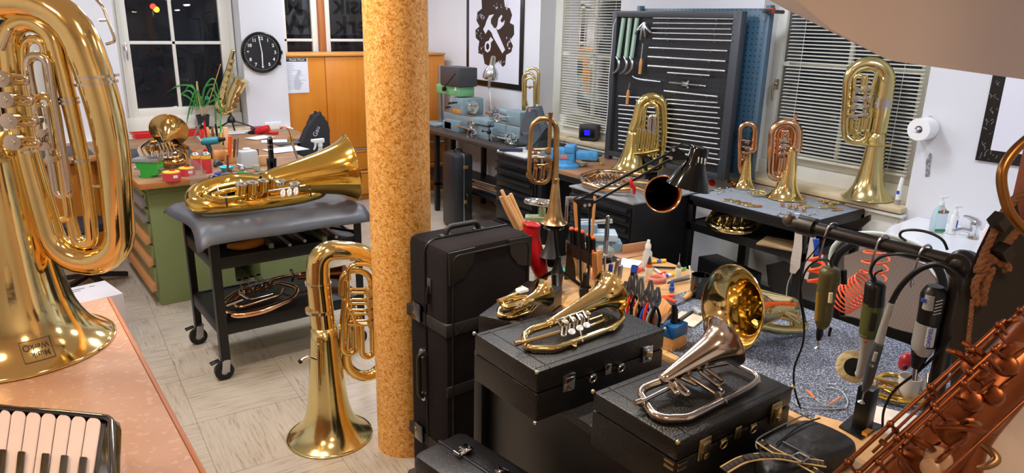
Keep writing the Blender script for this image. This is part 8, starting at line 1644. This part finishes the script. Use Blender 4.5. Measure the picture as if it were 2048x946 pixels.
# heat gun
r, f = lt_thing('heat_gun', 'red heat gun lying on the papers by the wall', 'heat gun', 530, 268, ZB, RZ); b = MB(); b.ct([f.q(510, 266, 0), f.q(525, 260, 0), f.q(538, 256, 0)], [0.026, 0.034, 0.030], 14); b.ct([f.q(530, 262, 0), f.q(545, 266, 0), f.q(556, 266, 0)], [0.022, 0.016, 0.018], 10); b.build('housing', redp, r); b = MB(); b.ct([f.q(498, 268, 0), f.q(512, 264, 0)], [0.022, 0.028], 14); b.build('barrel', blackp, r); b = MB(); b.cyl(f.q(492, 268, 0), f.q(500, 267, 0), 0.016); b.build('nozzle', chrome, r)
# torch with brass valve
r, f = lt_thing('soldering_torch', 'slim steel gas torch with brass valve beside the spray bottle', 'torch', 603, 335, ZB, RZ); b = MB(); b.cyl(f.q(600, 332, 0), f.q(583, 282, 0), 0.010, 0.008); b.build('handle', steel, r); b = MB(); b.cyl(f.q(583, 284, 0), f.q(581, 272, 0), 0.014); b.cyl(f.q(575, 281, 0), f.q(590, 279, 0), 0.010); b.build('valve', gbrass, r); b = MB(); b.ct([f.q(581, 272, 0), f.q(577, 260, 0), f.q(570, 254, 0), f.q(560, 256, 0)], [0.004, 0.004, 0.004, 0.009], 8); b.build('nozzle', copper, r)
# spray bottle
r, f = lt_thing('spray_bottle', 'white trigger spray bottle standing behind the golden tuba', 'spray bottle', 643, 334, ZB, 0.1); MB().lathe([(0, 0), (0.046, 0), (0.048, 0.01), (0.044, 0.05), (0.022, 0.115), (0.014, 0.135), (0.014, 0.15)], 24).build('bottle_body', milky, r); b = MB(); b.cyl((0, 0, 0.15), (0, 0, 0.175), 0.017); b.box((-0.01, 0, 0.19), (0.085, 0.024, 0.032), 0.008); b.box((-0.058, 0, 0.195), (0.02, 0.02, 0.02), 0.004); b.build('trigger_head', whitep, r); b = MB(); b.ct([(-0.035, 0, 0.178), (-0.04, 0, 0.15), (-0.052, 0, 0.13)], [0.009, 0.007, 0.005], 8); b.build('trigger', whitep, r)
# cloth, files, papers
b = MB(); P = pz(612, 338, ZB); random.seed(2); n = 14; V = []
for i in range(n+1):
    for j in range(n+1): u, v = i/n, j/n; V.append(b._v((u*0.22-0.11+random.uniform(-.004, .004), v*0.12-0.06, 0.006+0.03*abs(math.sin(u*9+v*4))*math.sin(PI*u)*math.sin(PI*v))))
for i in range(n):
    for j in range(n): b.bm.faces.new((V[i*(n+1)+j], V[(i+1)*(n+1)+j], V[(i+1)*(n+1)+j+1], V[i*(n+1)+j+1]))
o = b.build('polishing_cloth', mat('blue_cloth', '#4d7fb0', 0.9)); o.matrix_world = TR(P.x, P.y, ZB, -0.2); tag(o, 'crumpled blue cloth lying before the torch', 'cloth'); md = o.modifiers.new('t', 'SOLIDIFY'); md.thickness = 0.002
for i, (x, y, w_, d_, rz, m, lab) in enumerate(((572, 300, 0.30, 0.21, 0.15, paper, 'large white sheet of paper on the bench behind the torch'), (520, 276, 0.21, 0.15, 0.4, paper, 'white papers scattered under the heat gun'), (550, 283, 0.22, 0.13, -0.3, paper, 'crumpled white paper right of the canister'), (480, 266, 0.26, 0.12, 0.0, mat('grey_paper', '#c8ccd4', 0.7), 'grey printed sheets by the saxophone stand'), (590, 283, 0.4, 0.22, 0.05, mat('dark_sheet', '#43464c', 0.6), 'dark mat under the papers near the cabinet'))):
    P = pz(x, y, ZB); flat('paper_sheet' if i < 4 else 'bench_mat', lab, 'paper' if i < 4 else 'mat', (P.x, P.y, ZB+0.0005+(0.004-i*0.0008)), (w_, d_, 0.0018), m, rz, 0)
blk2('file_holder', 'long grey steel bar lying behind the spray bottle', 'steel bar', 650, 318, (0.30, 0.03, 0.03), steel, 0.05)
r, f = lt_thing('small_vise', 'small black vise with chrome screw near the golden bell', 'vise', 672, 330, ZB, RZ); b = MB(); b.lathe([(0, 0), (0.03, 0), (0.03, 0.01), (0.014, 0.02), (0.014, 0.06), (0.024, 0.07), (0.024, 0.085), (0, 0.085)], 20); b.build('body', blackp, r); b = MB(); b.cyl((-0.045, 0, 0.095), (0.045, 0, 0.095), 0.007); b.cyl((0, 0, 0.085), (0, 0, 0.125), 0.006); b.ct([(0, 0, 0.12), (-0.02, 0, 0.15), (-0.03, 0, 0.16)], 0.004, 8); b.build('screw', chrome, r); MB().cyl((-0.05, 0, 0.095), (-0.035, 0, 0.095), 0.009).build('grip', redp, r)
r, f = lt_thing('scribing_stand', 'steel cone and arm lying before the blue cloth', 'hand tool', 590, 348, ZB, RZ); MB().lathe([(0, 0), (0.05, 0), (0.05, 0.008), (0.012, 0.012), (0.002, 0.075), (0, 0.075)], 20).build('cone', greyp, r)
b = MB(); b.ct([(-0.12, -0.02, 0.012), (-0.05, 0.0, 0.02), (0.05, 0.01, 0.01)], 0.008, 8); b.build('arm', mat('old_brown_metal', '#6b5a50'), r)
# row of loose chrome keys on a rack behind the tuba
r, f = lt_thing('key_rack', 'row of small chrome slides laid out behind the golden tuba', 'slide rack', 500, 352, ZB, 0); b = MB()
for i in range(7): q0 = f.q(478+i*11, 350-i*2.2, 0.03, 2); b.rt([q0, q0+Vector((0.012, 0.004, 0)), q0+Vector((0.012, 0.004, -0.028)), q0+Vector((0, 0, -0.028))], 0.0028, 0.004, 6)
b.build('slides', chrome, r); b = MB(); b.cyl(f.q(470, 356, 0.012, 2), f.q(560, 338, 0.012, 2), 0.006); b.build('rail', steel, r)
b = MB(); P = pz(440, 362, ZB); b.ct([(0, 0, 0.012), (0.04, 0.01, 0.03), (0.10, 0, 0.02), (0.16, 0.01, 0.012)], [0.012, 0.026, 0.022, 0.010], 10); o = b.build('chamois', mat('brown_chamois', '#6a5a50', 0.9, bump=(40, 0.8))); o.matrix_world = TR(P.x, P.y, ZB, -0.3); tag(o, 'crumpled brown chamois leather before the cyan bowl', 'cloth')
P = pz(420, 362, ZB); b = MB(); b.ct([(0, 0, 0.01), (0.03, 0.02, 0.02), (0.06, 0, 0.015)], [0.01, 0.018, 0.012], 8); o = b.build('goggles', blackp); o.matrix_world = TR(P.x, P.y, ZB, 0.2); tag(o, 'black strap and goggles lying by the acrylic plate', 'goggles')
P = pz(430, 335, ZB); b = MB(); b.ct([(0, 0, 0.01), (0.03, 0.01, 0.03), (0.07, 0, 0.012)], [0.012, 0.022, 0.010], 8); o = b.build('work_glove', dgreyp); o.matrix_world = TR(P.x, P.y, ZB, 0.5); tag(o, 'dark work glove lying between can and bowl', 'glove')
# chair with black jacket at the orange cabinet
r = thing('covered_chair', 'chair draped with a black jacket before the orange cabinet', 'chair', TR(*py(636, 330, 5.9)[:2], 0)); I = r.matrix_world.inverted(); YJ = r.location.y
jm = mat('black_jacket', '#25272c', 0.75, bump=(18, 0.5)); out = [(590, 320), (603, 292), (615, 262), (622, 238), (630, 225), (640, 222), (650, 228), (656, 245), (660, 262), (664, 282), (660, 320)]
b = MB(); b.M = I; b.slab([py(x, y, YJ) for x, y in out], (0, 0.10, 0)); bmesh.ops.bevel(b.bm, geom=[e for e in b.bm.edges], offset=0.03, segments=3, affect='EDGES'); b.build('jacket', jm, r, sharp=1.2)
text_part('lettering', 'Gau', 0.055, mat('jacket_print', '#c9ccd2', 0.6), r, I @ (Matrix.Translation(py(633, 263, YJ-0.004)) @ FM @ Matrix.Rotation(1.15, 4, 'Z')), 0.001)
b = MB(); b.box((0, 0.05, 0.48), (0.42, 0.42, 0.06), 0.02); b.build('seat', blackp, r); b = MB(); b.cyl((0, 0.05, 0.08), (0, 0.05, 0.46), 0.03); b.build('column', steel, r)
for k_ in range(5): a = k_*2*PI/5; MB().bar((0, 0.05, 0.08), (0.26*math.cos(a), 0.05+0.26*math.sin(a), 0.04), 0.04, 0.04).build('base_leg', blackp, r)
# pink cloth on the floor left of the green cabinet, and the black stool
b = MB(); P = pz(268, 492, 0.0); n = 12; V = []
for i in range(n+1):
    for j in range(n+1): u, v = i/n, j/n; V.append(b._v((u*0.16-0.08, v*0.24-0.12, 0.01+0.14*math.sin(PI*u)*math.sin(PI*v)*(0.7+0.3*math.sin(u*11+v*7)))))
for i in range(n):
    for j in range(n): b.bm.faces.new((V[i*(n+1)+j], V[(i+1)*(n+1)+j], V[(i+1)*(n+1)+j+1], V[i*(n+1)+j+1]))
o = b.build('rag', mat('pinkish_rag', '#c9b4b8', 0.9)); o.matrix_world = TR(P.x-0.02, P.y, 0); tag(o, 'pinkish rag heaped on the floor beside the green drawers', 'rag'); md = o.modifiers.new('t', 'SOLIDIFY'); md.thickness = 0.002
P = pz(165, 450, 0.45); r = thing('stool', 'black topped stool standing behind the big tuba', 'stool', TR(P.x, P.y, 0)); MB().lathe([(0, 0.42), (0.17, 0.42), (0.18, 0.44), (0.17, 0.475), (0, 0.48)], 32).build('seat', mat('navy_seat', '#1c2430', 0.5), r)
MB().cyl((0, 0, 0.08), (0, 0, 0.42), 0.025).build('column', steel, r)
for k_ in range(5): a = k_*2*PI/5; MB().bar((0, 0, 0.08), (0.24*math.cos(a), 0.24*math.sin(a), 0.035), 0.035, 0.03).build('leg', blackp, r)
# things on the trolley's middle shelf
ZS = 0.694
def sh(name, label, cat, pts, rad, m, hh=0.02): P = pz(pts[0][0], pts[0][1], ZS+hh); r = thing(name, label, cat, TR(P.x, P.y, ZS)); I = r.matrix_world.inverted(); b = MB(); b.M = I; b.ct([pz(x, y, ZS+hh) for x, y in pts], rad, 12); b.build('body', m, r); return r
sh('leather_glove', 'orange leather glove lying on the trolley shelf', 'glove', [(455, 492), (480, 492), (505, 486), (525, 482)], [0.012, 0.024, 0.03, 0.022], mat('orange_leather', '#c07a2c', 0.7, bump=(40, 0.8)))
r = sh('pouch', 'black pouch with white print on the trolley shelf', 'pouch', [(398, 470), (430, 470), (462, 462)], [0.02, 0.035, 0.02], blackp); text_part('print', 'YAMAHA', 0.03, whitep, r, r.matrix_world.inverted() @ TR(*(pz(443, 461, ZS+0.062)), 0.15, 0.6), 0.0005)
oliveS = mat('olive_square_tube', '#6a7058', 0.4)
for i, (a, c, m, sq, lab) in enumerate((((512, 462), (543, 492), oliveS, True, 'olive square steel tube on the trolley shelf, left'), ((600, 450), (650, 478), oliveS, True, 'olive square steel tube on the trolley shelf, right'), ((530, 450), (580, 490), steel, False, 'round mandrel bar on the trolley shelf, leftmost'), ((556, 446), (610, 482), steel, False, 'round mandrel bar on the trolley shelf, middle'), ((624, 440), (673, 474), steel, False, 'round mandrel bar on the trolley shelf, rightmost'))):
    A, B_ = pz(a[0], a[1], ZS+0.014), pz(c[0], c[1], ZS+0.014); r = thing('steel_bar', lab, 'steel bar', TR(*B_)); I = r.matrix_world.inverted(); b = MB(); b.M = I
    if sq: b.bar(A, B_, 0.026)
    else: b.cyl(A, B_, 0.009, n=12)
    b.build('bar', m, r)
    if not sq: b = MB(); b.M = I; b.cyl(A.lerp(B_, 0.02), A.lerp(B_, 0.2), 0.016); b.build('collar', brass if i == 2 else dgreyp, r)
P = pz(635, 446, ZS+0.03); o = MB().torus((0, 0, 0), 0.042, 0.014, (0.3, -0.6, 0.7), 28, 10).build('ring', greyp); o.matrix_world = TR(P.x, P.y, ZS+0.045); tag(o, 'thick grey ring lying on the trolley shelf', 'ring')
sh('blue_clamp', 'dark blue clamp handles at the back of the trolley shelf', 'clamp', [(655, 440), (690, 438), (703, 444)], 0.008, mat('dark_blue', '#1d2c5a', 0.4), 0.03); sh('black_strap', 'black strap on the trolley shelf near the right leg', 'strap', [(660, 455), (690, 460), (712, 462)], 0.008, blackp)
# lamps' reflections come from the ceiling lamps; a garland of small lights outside the nook
for i, (x, y, X) in enumerate(((600, 13, 8.3), (653, 13, 8.3), (671, 16, 8.3))):
    P = py(x, y, X); o = MB().sph((0, 0, 0), 0.022).build('light_bulb', mat('warm_bulb', '#ffd9c0', 0.5, emit=('#ffb090', 22))); o.location = P; tag(o, 'glowing bulb outside the nook window, %s from the left' % ORD[i], 'light bulb', 'bulbs outside the nook window')
for lab, x, y, m in (('red traffic light glowing outside the left window', 306, 13, mat('red_glow', '#ff2020', 0.5, emit=('#ff1810', 30))), ('orange light glowing below the red one outside', 313, 19, mat('orange_glow', '#ff8020', 0.5, emit=('#ff7010', 25)))):
    P = py(x, y, 12.0); o = MB().sph((0, 0, 0), 0.04).build('signal_light', m); o.location = P; tag(o, lab, 'signal light')
